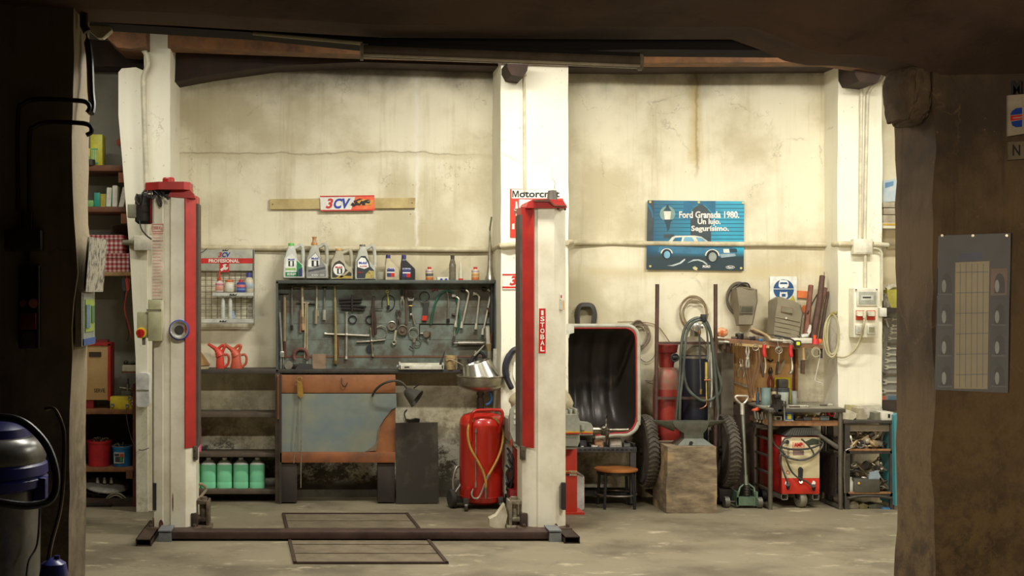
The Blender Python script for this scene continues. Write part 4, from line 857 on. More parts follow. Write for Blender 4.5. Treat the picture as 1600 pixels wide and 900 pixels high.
# ================================================================ WORKBENCH WITH THE WINDOW PANEL
wb = T('wooden_bench', 'orange wooden frame with a grey sheet panel below the tool cabinet', 'bench', (PX(528, 11.1), 11.1, 0)); Yw = 11.12
mo = M((156, 100, 58), .55, 0, (106, 66, 40), 3, .15); mdk = M((56, 44, 36), .75, 0, (38, 31, 27), 6)
wb.p('top_rail', B().pbox(438, 618, 586, 614, Yw+.03, .04, 0, .004), mo); wb.p('bottom_rail', B().pbox(437, 618, 707, 723, Yw, .08, 0, .003), M((150, 88, 48), .6, 0, (80, 54, 38), 3))
wb.p('panel', B().pbox(438, 618, 613, 708, Yw+.05, .012), mo, 'orange board')
b = B().pprism([(440, 615), (619, 615), (620, 636), (612, 640), (600, 655), (593, 667), (590, 680), (589, 694), (576, 706), (440, 706)], Yw+.035, .008)
m_sheet = M((112, 126, 128), .42, .15, (142, 142, 120), 2.2, 0, thr=(.35, .65)); wb.p('sheet', b, m_sheet, 'blue-grey sheet with a torn corner')
b = B().pprism([(590, 672), (594, 664), (591, 690), (588, 704), (570, 706), (582, 698), (588, 692)], Yw+.028, .006); wb.p('torn_edge', b, M((120, 106, 84), .7))
wb.p('leg', B().pbox(438, 464, 723, 785, Yw+.02, .1, 0, .004), mdk); wb.p('leg', B().pbox(590, 617, 723, 785, Yw+.02, .1, 0, .004), mdk); wb.p('side_board', B().box(PX(436, Yw), PX(440, Yw), Yw, 11.45, 0, PZ(586, Yw)), mdk)
q = T('bent_wire', 'thin dark wire hook hanging on the orange rail', 'hook', P(538, 600, Yw)); q.p('wire', B().tube([P(534, 591, Yw+.02), P(534, 600, Yw+.01), P(539, 604, Yw+.01), P(543, 598, Yw+.02)], .004, 5, smooth=5), dsteel)
q = T('hanging_rods', 'brass hook with thin steel rods hanging in front of the grey sheet', 'rods', P(468, 590, Yw-.02)); 
q.p('hook', B().pprism([(464, 597), (472, 597), (474, 618), (470, 622), (465, 618)], Yw-.01, .02).ring(P(468, 593, Yw), .022, .003), M((176, 136, 60), .5, .4))
q.p('rod', B().cyl(P(466, 620, Yw), P(459, 724, Yw), .003), steel); q.p('rod', B().cyl(P(471, 620, Yw), P(470, 762, Yw), .0045), steel)
# boards and rubble: old whitewash behind legs
solo('leaning_board', 'square black stained board leaning on the wall beside the red tank', 'board', B().pprism([(618, 661), (684, 660), (686, 785.5), (619, 787)], 11.12, .02), M((54, 48, 40), .7, 0, (98, 90, 70), 4, 0, thr=(.52, .8)))
q = T('desk_lamp', 'dark gooseneck lamp with tin shade curving over the black board', 'lamp', P(583, 614, 11.1)); Yd = 11.0
q.p('gooseneck', B().tube([P(582, 618, Yw+.03), P(588, 608, 11.08), P(600, 599, 11.02), P(616, 595, Yd), P(628, 598, Yd), P(636, 607, Yd), P(638, 614, Yd)], .0105, 8, smooth=6), M((84, 78, 68), .5, .3))
ax = (P(648, 619, Yd)-P(632, 606, Yd)).normalized(); ax = Vector((.85, -.25, -.55)).normalized(); o = P(636, 612, Yd)
ax = (P(650, 622, Yd-.03)-o).normalized()
q.p('shade', B().lathe([(.02, -.03), (.04, -.01), (.052, .02), (.085, .10), (.082, .10), (.045, .02), (.0, .0)], o+ax*.01, ax, 22), M((84, 80, 70), .5, .3, (56, 52, 46))); q.p('switch', B().cyl(P(646, 607, Yd), P(655, 600, Yd), .006), dsteel)
solo('iron_hook', 'small iron hook bolted into the wall above the black board', 'hook', B().pprism([(634, 655), (642, 656), (650, 654), (656, 655), (655, 662), (646, 664), (638, 661)], WY-.07, .08).tube([P(634, 656, WY-.03), P(632, 645, WY-.02), P(636, 640, WY)], .005, 5, smooth=4), dsteel)
# ================================================================ TOOL CABINET
YC = 11.27; YBk = 11.42      # front of the cabinet, front of its back board
m_cab = M((84, 90, 84), .6, .15, (60, 62, 56), 6); m_back = M((112, 122, 112), .6, .1, (84, 78, 64), 4.5, 0, thr=(.42, .6))
c = T('tool_cabinet', 'grey-green open steel tool cabinet on the wall, full of hanging tools', 'cabinet', (PX(605, YC), YC, PZ(581, YC)))
c.p('top', B().pbox(431, 777, 437.5, 443, YC, WY-YC-.02, 0, .003), m_cab); c.p('bottom', B().pbox(430, 776, 577.5, 583, YC, WY-YC-.02, 0, .002), M((74, 70, 62), .6, .2, (52, 48, 42)))
c.p('side_panel', B().pbox(431, 434.5, 440, 580, YC, WY-YC-.02), m_cab); c.p('side_panel', B().pbox(773, 777, 440, 580, YC, WY-YC-.02), m_cab)
rows = [440, 480, 506, 531, 556, 579]
for k in range(5):
    if k == 2:
        c.p('back_plank', B().box(PX(434, YBk), PX(655, YBk), YBk, WY-.02, PZ(rows[k+1], YBk)+.002, PZ(rows[k], YBk)), m_back); c.p('back_plank', B().box(PX(656.2, YBk), PX(776, YBk), YBk-.003, WY-.02, PZ(rows[k+1], YBk)+.002, PZ(rows[k], YBk)-.01), m_back)
    else: c.p('back_plank', B().box(PX(434, YBk), PX(776, YBk), YBk, WY-.02, PZ(rows[k+1], YBk)+.002, PZ(rows[k], YBk)), m_back)
c.p('rusty_strip', B().pbox(434, 776, 555.5, 558.5, YBk-.005, .005), M((116, 84, 62), .8)); c.p('patch', B().pbox(488, 509, 553, 578, YBk-.008, .006), M((150, 124, 98), .8), 'brown cardboard patch')
TY = YBk-.02
def tool(name, label, cat, items, grp=None):
    "items: list of (part, builder, material)"
    if len(items) == 1: return solo(name, label, cat, items[0][1], items[0][2], grp)
    zs = [v.z for _, b, _ in items for v in b.v]; xs = [v.x for _, b, _ in items for v in b.v]; ys = [v.y for _, b, _ in items for v in b.v]
    q = T(name, label, cat, ((min(xs)+max(xs))/2, (min(ys)+max(ys))/2, min(zs)), grp)
    for n_, b, m_ in items: q.p(n_, b, m_)
    return q
def rod(a, c_, d, e, r0, r1=None, Y=None): Y = Y or TY; return B().cyl(P(a, c_, Y), P(d, e, Y), r0, r1, 10)
brz = M((206, 192, 156), .45, .35, (150, 134, 100))
tool('torque_bar', 'bright chrome two-pronged lever at the far left of the tool cabinet', 'lever', [('shaft', rod(437, 488, 440.5, 552, .011), chrome), ('fork', B().cyl(P(439, 548, TY), P(439, 577, TY), .007).cyl(P(443, 548, TY), P(443, 577, TY), .007).box(PX(437.5, TY), PX(444.5, TY), TY-.012, TY+.01, PZ(558, TY), PZ(549, TY), 0, .003), chrome)])
tool('long_bar', 'long tan bar with brown sleeve, second from the left in the tool cabinet', 'bar', [('shaft', rod(444.5, 461, 444.5, 533, .014), M((150, 130, 98), .6)), ('sleeve', rod(445, 533, 445, 560, .013), rust), ('pin', rod(436, 459, 451, 459, .004), dsteel)])
tool('t_handle_wrench', 'thin dark T-handle wrench left of the socket extension', 'wrench', [('shaft', rod(456, 447, 456, 512, .007), M((130, 128, 112), .5, .6)), ('tip', rod(456, 508, 456, 516, .012), dsteel), ('bar', rod(449, 444.8, 463, 444.8, .004), dsteel)])
tool('t_handle_wrench', 'T-handle wrench with a jointed tan tip beside a dangling red-brown rod', 'wrench', [('shaft', rod(472, 448, 473, 498, .013, .011), brz), ('joint', rod(473, 495, 473, 505, .018), M((170, 150, 120), .4, .7)), ('tip', rod(473, 504, 473.5, 516, .016, .015), M((186, 150, 110), .5)), ('bar', rod(458, 449.5, 487, 450, .0045), steel)])
tool('thin_rod', 'short reddish rod hanging behind the jointed T-handle wrench', 'rod', [('shaft', rod(470, 484, 469, 520, .009), M((130, 92, 66), .6))])
tool('long_tongs', 'pair of long thin steel tongs reaching the bottom of the tool cabinet', 'tongs', [('arm', rod(477.5, 472, 476, 560, .007), brz), ('arm', rod(480, 472, 479.5, 569, .009), M((196, 184, 150), .4, .6)), ('pivot', rod(474, 473, 483, 474, .008), steel)])
tool('t_handle_wrench', 'T-handle wrench with double socket end above the horseshoe clamp', 'wrench', [('shaft', rod(495, 447, 494.5, 485, .008), brz), ('socket', rod(494, 483, 493.5, 506, .016), M((190, 182, 150), .4, .7)), ('bolt', rod(497, 485, 497, 494, .009), M((190, 182, 150), .4, .7)), ('bar', rod(482, 446, 510, 446, .0045), steel)])
tool('cross_pin', 'dark slender punch lying across behind the T-handle wrenches', 'punch', [('shaft', rod(463, 473, 492, 475, .005, .009, TY+.006), dsteel)])
tool('screwdriver', 'short T-handle driver with a pale cylindrical socket', 'driver', [('shaft', rod(507.5, 450, 506.5, 485, .008), M((130, 128, 112), .5, .6)), ('socket', rod(506.5, 484, 506.5, 500, .016), M((206, 202, 186), .35, .7)), ('bar', rod(503, 449, 511, 449, .006), dsteel)])
tool('t_handle_wrench', 'longest brass coloured T-handle wrench in the tool cabinet', 'wrench', [('shaft', rod(523, 447, 524.5, 520, .010, .013), M((190, 174, 120), .4, .6)), ('sleeve', rod(524.3, 515, 524.5, 566, .015), M((186, 168, 110), .45, .6)), ('tip', rod(524.5, 563, 524.5, 569, .020), brass), ('bar', rod(512, 446.2, 536, 446.2, .0045), steel)])
tool('red_rod', 'short dark red rod hanging beside the longest brass T-handle wrench', 'rod', [('shaft', rod(528, 527, 529, 555, .006), M((106, 50, 40), .6))])
tool('horseshoe_clamp', 'rusty red horseshoe shaped clamp standing at the cabinet bottom', 'clamp', [('body', B().ring(P(470, 556, TY-.01), .062, .016, (0, 1, 0), 24, 8, 0, -35, 215), M((120, 76, 62), .8, 0, (84, 56, 48), 20))])
tool('hose_clamp', 'round steel hose clamp at the lower left of the tool cabinet', 'clamp', [('band', B().lathe([(.036, -.012), (.038, -.012), (.038, .012), (.036, .012)], P(451, 570.5, TY-.02), (0.1, 1, 0), 26), steel), ('lug', B().box(PX(457, TY), PX(465, TY), TY-.02, TY+.01, PZ(576, TY), PZ(569, TY), 0, .003), dsteel)])
tool('bench_block', 'dark steel block standing before the horseshoe clamp', 'block', [('body', B().pprism([(468, 568), (488, 569.5), (489, 577.5), (461, 577.5), (464, 572)], TY-.05, .05), M((62, 58, 56), .7))])
b1 = B()
q = T('file_set', 'fan of four dark files held by an upright rack', 'files', P(549, 484, TY)); random.seed(4)
for k, (a, e, f, g_) in enumerate(((529, 468.5, 566, 467), (530, 473.5, 565, 472), (532, 478, 572, 479.5), (533, 482.5, 570, 484.5))): q.p('file', B().tube([P(a, e, TY), P((a+f)/2, (e+g_)/2-.6, TY-.006), P(f, g_, TY)], [.012, .013, .009], 6), M((52, 46, 42), .6, .4))
q.p('holder', rod(550, 461, 550, 486, .009, None, TY-.018), M((48, 42, 40), .6, .3))
for cx_, cy_, lb in ((551, 499.3, 'small black rubber ring under the file set'), (578, 499.5, 'small black rubber ring behind the leather strap')): tool('rubber_ring', lb, 'ring', [('ring', B().ring(P(cx_, cy_, TY+.008), .034, .006, (0, 1, 0), 24), black)])
def cross(cx, cy, ends, lb, mm):
    its = []
    for k, (x, y, r) in enumerate(ends):
        its += [('arm', B().cyl(P(cx, cy, TY), P(x, y, TY), .0095, .008, 10), mm)]
        d = (P(x, y, TY)-P(cx, cy, TY)).normalized(); its += [('socket', B().cyl(P(x, y, TY)-d*.025, P(x, y, TY), .010, r, 12), mm)]
    its += [('hub', B().sph(P(cx, cy, TY), .018), mm)]
    return tool('lug_wrench', lb, 'lug wrench', its)
wsteel = M((216, 210, 192), .3, .6, (165, 156, 138))
cross(541.5, 523, ((507, 521.5, .015), (577, 524.5, .014), (541.5, 487.5, .017), (541, 561, .014)), 'large four-way lug wrench in the middle of the tool cabinet', wsteel)
cross(580.5, 533, ((557, 534.5, .010), (602, 531, .012), (579, 511, .007), (582.5, 557, .013)), 'smaller four-way lug wrench with thick hub below the strap', M((176, 168, 150), .4, .8, (120, 110, 92)))
tool('leather_strap', 'dark brown leather strap with hooked end in the tool cabinet', 'strap', [('strap', B().tube([P(584.5, 463, TY), P(583, 480, TY), P(586, 505, TY), P(586.5, 523, TY)], [.012, .017, .015, .012], 6, smooth=5), M((66, 48, 40), .7)), ('strap_end', B().tube([P(581, 481, TY-.01), P(582, 505, TY-.01), P(583, 525, TY-.01)], .008, 6, smooth=4), M((80, 56, 44), .7)), ('pin', rod(586, 482, 599, 482.3, .004), dsteel)])
tool('rubber_pad', 'black round pad behind the smaller lug wrench', 'disc', [('disc', B().cyl(P(578, 545, TY+.02), P(578, 545, TY+.005), .035, .035, 20), black)])
def thinring(cx, cy, R, lb, gap=0, m=None, name='piston_ring', r=.004): return tool(name, lb, 'ring', [('ring', B().ring(P(cx, cy, TY), R, r, (0, 1, 0), 26, 6, 0, 20 if gap else 0, 340 if gap else 360), m or steel)])
thinring(595, 519, .056, 'thin open piston ring hanging beside the small lug wrench', 1)
tool('brass_wrench', 'small yellow brass wrench hanging in a thin wire loop', 'wrench', [('ring', B().ring(P(604.8, 455.6, TY), .011, .004), M((200, 196, 80), .4, .3)), ('shaft', rod(606, 459, 607, 478, .007), M((196, 186, 90), .4, .4)), ('tip', rod(607, 477, 606.5, 483, .012), dsteel)])
tool('wire_loop', 'dark wire loop around the small brass wrench', 'loop', [('loop', B().tube([P(597, 480, TY+.01), P(598, 466, TY+.01), P(607, 461, TY+.01), P(616, 467, TY+.01), P(615, 480, TY+.01), P(608, 486, TY+.01)], .0035, 6, smooth=6), dsteel)])
def pliers(x, y0, y1, lb, m1, m2, sp=3.0, Y=None, cy=None, name='pliers'):
    Y = Y or TY; ym = cy or (y0*.55+y1*.45)
    its = [('jaw', B().tube([P(x-1.2, y1, Y), P(x-2.2, (ym+y1)/2, Y), P(x, ym, Y)], [.005, .009, .011], 8, smooth=3), m1), ('jaw', B().tube([P(x+1.2, y1, Y), P(x+2.2, (ym+y1)/2, Y), P(x, ym, Y)], [.005, .009, .011], 8, smooth=3), m1),
           ('handle', B().tube([P(x, ym, Y), P(x-sp, (ym+y0)/2, Y), P(x-sp*.7, y0, Y)], [.010, .010, .008], 8, smooth=4), m2), ('handle', B().tube([P(x, ym, Y), P(x+sp, (ym+y0)/2, Y), P(x+sp*.7, y0, Y)], [.010, .010, .008], 8, smooth=4), m2), ('pivot', B().cyl(P(x, ym, Y-.012), P(x, ym, Y+.01), .013, None, 10), m1)]
    return tool(name, lb, 'pliers', its)
pliers(628.5, 451, 481, 'slim dark pliers right of the wire loop', steel, M((70, 72, 66), .5, .4), 2.2)
tool('long_file', 'long narrow brown file hanging behind the adjustable wrench', 'file', [('blade', B().pprism([(634, 452), (637, 452), (636.5, 507), (633.5, 507)], TY, .012), M((96, 74, 52), .7, .2))])
tool('adjustable_wrench', 'steel adjustable wrench with open white jaws in the cabinet', 'wrench', [('jaw', B().pprism([(636.5, 464), (640, 467), (644, 467), (647.5, 465), (646, 470), (642, 471), (638, 470)], TY-.01, .015), chrome), ('shaft', B().pprism([(639, 470), (644, 470), (643.5, 478), (643, 497), (640, 497), (640, 478)], TY-.01, .014), dsteel), ('head', B().pprism([(638, 456), (642, 454), (645.5, 457), (644, 466), (639, 466)], TY-.006, .014), M((76, 66, 54), .6, .4)), ('collar', rod(639, 478, 644, 478, .008, None, TY-.012), brass)])
pliers(622.5, 484, 512, 'dark pliers hanging behind the two round gauges', M((110, 104, 90), .5, .6), M((84, 80, 68), .5, .5), 2.5)
for cx_, cy_, R, lb in ((612, 509, .042, 'round steel gauge with ring rim in the tool cabinet'), (629, 516, .047, 'larger dull round disc beside the ring-rimmed gauge')):
    tool('gauge', lb, 'gauge', [('rim', B().lathe([(R*.7, 0), (R, .002), (R, .018), (R*.88, .02), (R*.85, .008), (0, .008)], P(cx_, cy_, TY+.01), (0, -1, 0), 24), M((176, 168, 150), .35, .8) if R < .045 else M((120, 108, 92), .5, .6)), ('hub', B().cyl(P(cx_, cy_, TY), P(cx_, cy_, TY-.015), R*.35, R*.3), M((130, 110, 86), .5, .6))])
tool('ring_spanner', 'ring spanner with tan shaft hanging below the ring-rimmed gauge', 'spanner', [('shaft', B().pprism([(617, 516), (620.5, 516), (617.5, 531), (615, 531)], TY-.005, .008), M((196, 184, 150), .5, .5)), ('ring', B().ring(P(615.6, 535, TY), .017, .007, (0, 1, 0), 20), steel)])
tool('small_rod', 'short steel rod with round head below the adjustable wrench', 'rod', [('shaft', rod(643.5, 488, 648, 507, .008, .007), steel), ('head', B().sph(P(642, 491.5, TY-.01), .012), chrome)])
tool('belt_wrench', 'ring shaped puller with threaded stem at the centre right of the cabinet', 'puller', [('ring', B().ring(P(646.5, 520, TY), .043, .005, (0, 1, 0), 26, 6, 0, 0, 360, 1.1), steel), ('stem', rod(647, 531, 646.5, 552, .006), M((150, 144, 126), .4, .7)), ('nut', rod(647, 529, 647, 535, .016), steel), ('bar', rod(640, 541, 646, 545, .005), dsteel)])
thinring(652, 534, .036, 'thin open ring overlapping the threaded puller', 1, M((120, 114, 98), .5, .7))
tool('clock_gauge', 'small round clamp with two side lugs beside the puller ring', 'clamp', [('body', B().cyl(P(666, 522.5, TY+.01), P(666, 522.5, TY-.02), .032, .028, 20), M((126, 114, 98), .5, .6, (90, 80, 66))), ('lug', rod(656.5, 521, 661, 521, .009), steel), ('lug', rod(672, 518, 673, 527, .006), brass), ('lug', rod(668, 530, 669, 534, .008), steel)])
thinring(663, 463, .043, 'dark open strap loop of a filter wrench', 0, M((56, 54, 52), .5, .4), 'strap_loop', .004)
tool('filter_wrench', 'black filter wrench with bright red handle end', 'wrench', [('handle', B().pprism([(662, 471), (670, 470), (668.5, 494), (660.5, 494)], TY-.012, .022), M((52, 52, 48), .6)), ('jaw', B().pprism([(659, 469), (664, 472), (670, 469), (672, 473), (661, 474)], TY-.016, .02), M((110, 106, 92), .4, .7)), ('grip', B().pprism([(660, 493), (667.5, 493.5), (667, 501), (659.5, 500.5)], TY-.018, .03), M((214, 58, 36), .4))])
tool('green_hose', 'thin green hose hung from a red hook and drooping in two strands', 'hose', [('hose', B().tube([P(673, 507, TY), P(677, 485, TY), P(683, 467, TY), P(692, 457, TY), P(703, 455, TY), P(711, 463, TY+.004), P(716.5, 480, TY+.004), P(718, 500, TY+.004), P(714, 520, TY+.004)], .009, 8, smooth=6), M((36, 96, 76), .5)), ('hook', B().tube([P(675, 456, TY), P(679, 451, TY), P(684, 454, TY)], .007, 6, smooth=4), M((130, 34, 44), .5))])
tool('curved_lever', 'slender curved steel lever with a knob foot', 'lever', [('shaft', B().tube([P(697, 454, TY), P(700, 462, TY), P(700.5, 480, TY), P(700, 500, TY)], [.006, .008, .007], 8, smooth=5), M((150, 146, 128), .4, .7)), ('foot', rod(700, 498, 700.3, 504, .014), dsteel)])
for i, (pts, lb) in enumerate((([(706, 461.5), (713, 463.5), (716.5, 467), (711.5, 511)], 'first L-shaped socket wrench from the left, bright head lowest of the four'), ([(720, 452.5), (728, 453), (732, 457.5), (721, 512.5)], 'second L-shaped socket wrench from the left, with dark head'), ([(739, 458.5), (745.5, 459.5), (748.5, 464), (743.5, 514.5)], 'third L-shaped socket wrench from the left, with big bright head'), ([(753, 451), (762, 452), (766.5, 456), (754, 523)], 'fourth and longest L-shaped socket wrench from the left'))):
    mm = (chrome, dsteel, chrome, dsteel)[i]; yo = TY-.012
    tool('socket_wrench', lb, 'wrench', [('shaft', B().tube(cr([P(*pts[1], yo), P(*pts[2], yo), P(pts[2][0]*.97+pts[3][0]*.03, pts[2][1]+6, yo), P(*pts[3], yo)], 5), .009, 8), wsteel), ('head', B().cyl(P(*pts[0], yo), P(pts[0][0]+6, pts[0][1]+.5, yo), .018 if i != 2 else .021, .016, 12), mm), ('socket', B().cyl(P(pts[3][0]+.8, pts[3][1]-10, yo), P(*pts[3], yo), .012, .017, 12), wsteel)])
tool('drain_rod', 'dark screwdriver hanging below the leftmost L-shaped wrench', 'screwdriver', [('shaft', rod(711, 512, 709.5, 528, .006), steel), ('handle', rod(709.7, 525, 708, 537, .010, .012), M((72, 60, 50), .5))])
tool('magnet_holder', 'tiny dark red rubber button between the lever and the L-shaped wrenches', 'button', [('button', rod(706, 491, 711, 492.5, .011), M((66, 40, 40), .6))])
tool('chrome_bar', 'polished horizontal steel tube resting at the right of the cabinet', 'tube', [('tube', rod(715.5, 536, 758, 536, .018, None, TY-.01), M((206, 200, 184), .25, .9)), ('stem', rod(709, 536, 716, 536, .006, None, TY-.01), steel)])
tool('red_clamp', 'dark red wooden-handled clamp at the upper right of the cabinet', 'clamp', [('body', B().pprism([(760, 481), (773, 481), (774, 485), (770, 491), (766, 491), (762, 484)], TY-.03, .03), M((70, 34, 34), .6)), ('stem', rod(765.5, 491, 768, 530, .006, None, TY-.015), brass)])
tool('grease_gun', 'pale barrelled grease gun standing at the right of the cabinet', 'grease gun', [('barrel', rod(761.5, 510, 763, 538, .019, None, YC+.03), M((196, 190, 168), .5)), ('head', rod(763, 537, 764.5, 550, .030, .018, YC+.03), M((150, 126, 84), .5)), ('tube', rod(764.5, 549, 765, 577, .024, None, YC+.03), M((150, 144, 124), .4, .5)), ('cap', rod(768, 520, 766, 540, .010, None, YC+.07), rust)])
tool('black_tube', 'tall black tube with white lower sleeve in the right corner of the cabinet', 'tube', [('tube', rod(769, 445, 768, 548, .020, None, TY-.02), M((50, 48, 48), .5)), ('sleeve', rod(775, 545, 774, 582, .026, None, YC-.04), M((196, 192, 176), .5, 0, (170, 164, 146), 30))])
for v in range(1):
    pass
# on the cabinet floor and rim
ZF = 577.8
q = T('white_case', 'long white narrow case with dark interior on the cabinet ledge', 'case', P(659, ZF, YC-.02)); 
q.p('body', B().pbox(623.5, 693, 570, 577.5, YC-.02, .09, 0, .004).pbox(624, 692, 567, 569.5, YC+.06, .01).pbox(623.5, 626, 566, 577, YC-.02, .09).pbox(690.5, 693.5, 567, 577, YC-.02, .09), M((224, 220, 200), .45)); q.p('label', B().pbox(628, 644, 571.3, 576, YC-.022, .003).pprism([(632, 573), (639, 572.6), (640, 574.5), (632, 574.8)], YC-.024, .002, 1), [M((206, 200, 176), .4), blk])
q.p('knob', B().lathe([(.006, 0), (.013, .008), (.013, .014), (0, .02)], P(623, 572.5, YC+.02), (-1, 0, 0), 12), whitep); q.p('stick', B().tube([P(688, 570, YC), P(691, 560, YC), P(695, 549, YC)], [.012, .006, .003], 7, smooth=3), M((60, 56, 52), .5))
q = T('brush_pot', 'worn tan plastic pot on the cabinet ledge beside the white case', 'pot', P(704, 580, YC+.05)); o = P(704, 577.5, YC+.03)
q.p('body', B().lathe([(.042, 0), (.046, .01), (.054, .125), (.050, .125), (.042, .01), (0, .01)], o, seg=20), M((196, 170, 116), .6, 0, (120, 96, 66), 20)); q.p('wire', B().tube([P(697, 563, YC-.02), P(706, 562, YC-.03), P(715, 566, YC-.05), P(724, 571, YC-.07)], .003, 5, smooth=5), M((190, 170, 130), .5))
b = ptext(B(), 'C', 698.5, 706, 565, 575, YC-.026, .01)
q.p('stick', B().cyl(P(713, 577, YC+.03), P(713.5, 555, YC+.03), .003), M((190, 180, 150), .5))
q = T('tin_can', 'plain dull tin can on the cabinet ledge behind the steel funnel', 'can', P(724, 578, YC+.02)); q.p('body', B().lathe([(.048, 0), (.048, .085), (.050, .087), (.050, .093), (.046, .093), (.046, .01), (0, .01)], P(724, 577.5, YC+.03), seg=20), M((120, 112, 96), .4, .7))
tool('tyre_lever', 'dark tyre lever leaning out of the tin can', 'lever', [('handle', B().tube([P(733, 571, YC), P(741, 556, YC)], .016, 8), M((40, 40, 46), .4)), ('blade', B().tube([P(741, 556, YC), P(750, 547, YC), P(757, 539, YC)], [.010, .010, .004], 8), steel)])
tool('black_handle_tool', 'black looped tool handle behind the steel funnel', 'tool', [('handle', B().ring(P(750, 559, YC+.02), .035, .012, (0, 1, 0), 20, 8, 0, 0, 360, 1.3), black), ('shaft', rod(743, 548, 743, 577, .008, None, YC+.06), wsteel)])

# ---- canisters on top
zt = 437.5
def jug(a, c_, t, u, cap, capx, face, lb, lbl, capcol):
    "five litre oil jug: pixel outline, body slab with rounded edges, handle on the right"
    Y = YC+.04; w_ = c_-a; h = u-t
    q = T('oil_canister', lb, 'canister', P((a+c_)/2, u, Y+.07), 'five litre oil canisters on the tool cabinet')
    X = lambda f: a+w_*f
    Yy = lambda f: t+h*f
    body = [(X(.02), Yy(.995)), (X(0), Yy(.9)), (X(.03), Yy(.40)), (X(.2), Yy(.10)), (X(.24), Yy(.03)), (X(.5), Yy(.03)), (X(.55), Yy(.10)), (X(.62), Yy(.25)), (X(.66), Yy(.42)), (X(.78), Yy(.52)), (X(.97), Yy(.60)), (X(1), Yy(.9)), (X(.98), Yy(.995))]
    b = B()
    ctr = P(X(.5), Yy(.6), Y)
    out = [P(x, y, Y) for x, y in body]; n = len(out)
    vs = []; rings = ((0.93, 0), (1, .018), (1, .112), (.93, .13))
    for k, d in rings:
        for p in out: vs.append((ctr.x+(p.x-ctr.x)*k, Y+d, max(PZ(u, YC+.04), ctr.z+(p.z-ctr.z)*k)))
    fs = [[i*n+k, i*n+(k+1) % n, (i+1)*n+(k+1) % n, (i+1)*n+k] for i in range(3) for k in range(n)]+[list(range(n)), list(range(3*n, 4*n))[::-1]]
    b.add(vs, fs); q.p('body', b, M(face, .4), None, None, 50)
    b = B().tube([P(X(.52), Yy(.09), Y+.065), P(X(.66), Yy(.05), Y+.065), P(X(.80), Yy(-.0), Y+.065), P(X(.89), Yy(.08), Y+.065), P(X(.93), Yy(.35), Y+.065), P(X(.93), Yy(.62), Y+.065)], [.016, .016, .018, .017, .016, .02], 10, smooth=5); q.p('handle', b, M(face, .4))
    R = PX(w_*.14, Y)-PX(0, Y); R = (PX(w_*.14+VX, Y)); z0 = PZ(Yy(.05), Y)
    q.p('neck', B().lathe([(R*.95, 0), (R*.9, .02)], (PX(X(.37), Y), Y+.065, z0), seg=18), M(face, .4))
    q.p('cap', B().lathe([(R, .012), (R, .012+cap*.8), (R*.92, .012+cap), (0, .012+cap)], (PX(X(.37), Y), Y+.065, z0), seg=18), M(capcol, .45))
    for nm, pts, mm, k in lbl:
        q.p(nm, B().pprism([(X(x), Yy(y)) for x, y in pts], Y-.0015-.0008*k, .006), mm)
    return q, X, Yy, Y
G1 = (206, 204, 190)
lab = [(.10, .97), (.10, .42), (.42, .25), (.62, .42), (.62, .97)]
wl = M((238, 238, 230), .45); gr = M((40, 140, 84), .5); nav = M((50, 58, 110), .5); dk = M((40, 42, 44), .5); sil = M((150, 150, 146), .4, .3)
q, X, Yy, Y = jug(442, 476.5, 383, 435.5, .022, 0, (216, 218, 206), 'white and green labelled oil canister with green cap, leftmost on the tool cabinet', [('label', [(.12, .93), (.12, .38), (.42, .25), (.63, .42), (.63, .93)], wl, 0), ('label', [(.12, .93), (.12, .80), (.66, .80), (.66, .93)], gr, 1), ('label', [(.62, .93), (.62, .45), (.86, .60), (.88, .93)], gr, 1), ('label', [(.70, .93), (.70, .72), (.88, .66), (.88, .93)], nav, 2), ('label', [(.12, .75), (.12, .68), (.58, .68), (.58, .75)], M((150, 190, 110), .5), 1)], (96, 196, 84))
q.p('digit', ptext(B(), '1', X(.33), X(.43), Yy(.48), Yy(.62), Y-.0032, .05), wl); q.p('lettering', ptext(B(), 'ESP', X(.2), X(.6), Yy(.83), Yy(.90), Y-.0032, .03), wl); q.p('lettering', ptext(B(), 'Mobil', X(.24), X(.52), Yy(.40), Yy(.455), Y-.0018, .03), blue)
q.p('digit_panel', B().pprism([(X(.25), Yy(.47)), (X(.50), Yy(.47)), (X(.50), Yy(.63)), (X(.25), Yy(.63))], Y-.0030, .002), dk)
q, X, Yy, Y = jug(478, 513.5, 382, 436, .022, 0, (190, 188, 172), 'grey oil canister with brown nozzle, second from the left on the tool cabinet', [('label', [(.06, .93), (.06, .45), (.42, .22), (.62, .40), (.88, .65), (.88, .93)], sil, 0), ('label', [(.08, .64), (.10, .45), (.42, .25), (.60, .42), (.60, .58), (.3, .66)], wl, 1), ('label', [(.10, .80), (.10, .74), (.85, .64), (.85, .71)], M((76, 78, 84), .5), 1)], (196, 140, 70))
q.p('digit_panel', B().pprism([(X(.25), Yy(.46)), (X(.55), Yy(.46)), (X(.55), Yy(.64)), (X(.25), Yy(.64))], Y-.0030, .002), dk); q.p('digit', ptext(B(), '1', X(.35), X(.46), Yy(.475), Yy(.625), Y-.0034, .05), wl); q.p('lettering', ptext(B(), 'Mobil', X(.24), X(.55), Yy(.37), Yy(.44), Y-.003, .03), blue); q.p('lettering', ptext(B(), '5W-30', X(.25), X(.8), Yy(.86), Yy(.91), Y-.0022, .02), wl)
R = .018; q.p('nozzle', B().lathe([(.03, .0), (.018, .02), (.016, .045), (.024, .06), (.010, .064), (.0, .064)], P(X(.37), 382, Y+.065)+Vector((0, 0, .005)), seg=14), M((190, 130, 60), .5, 0, (160, 150, 130), 40))
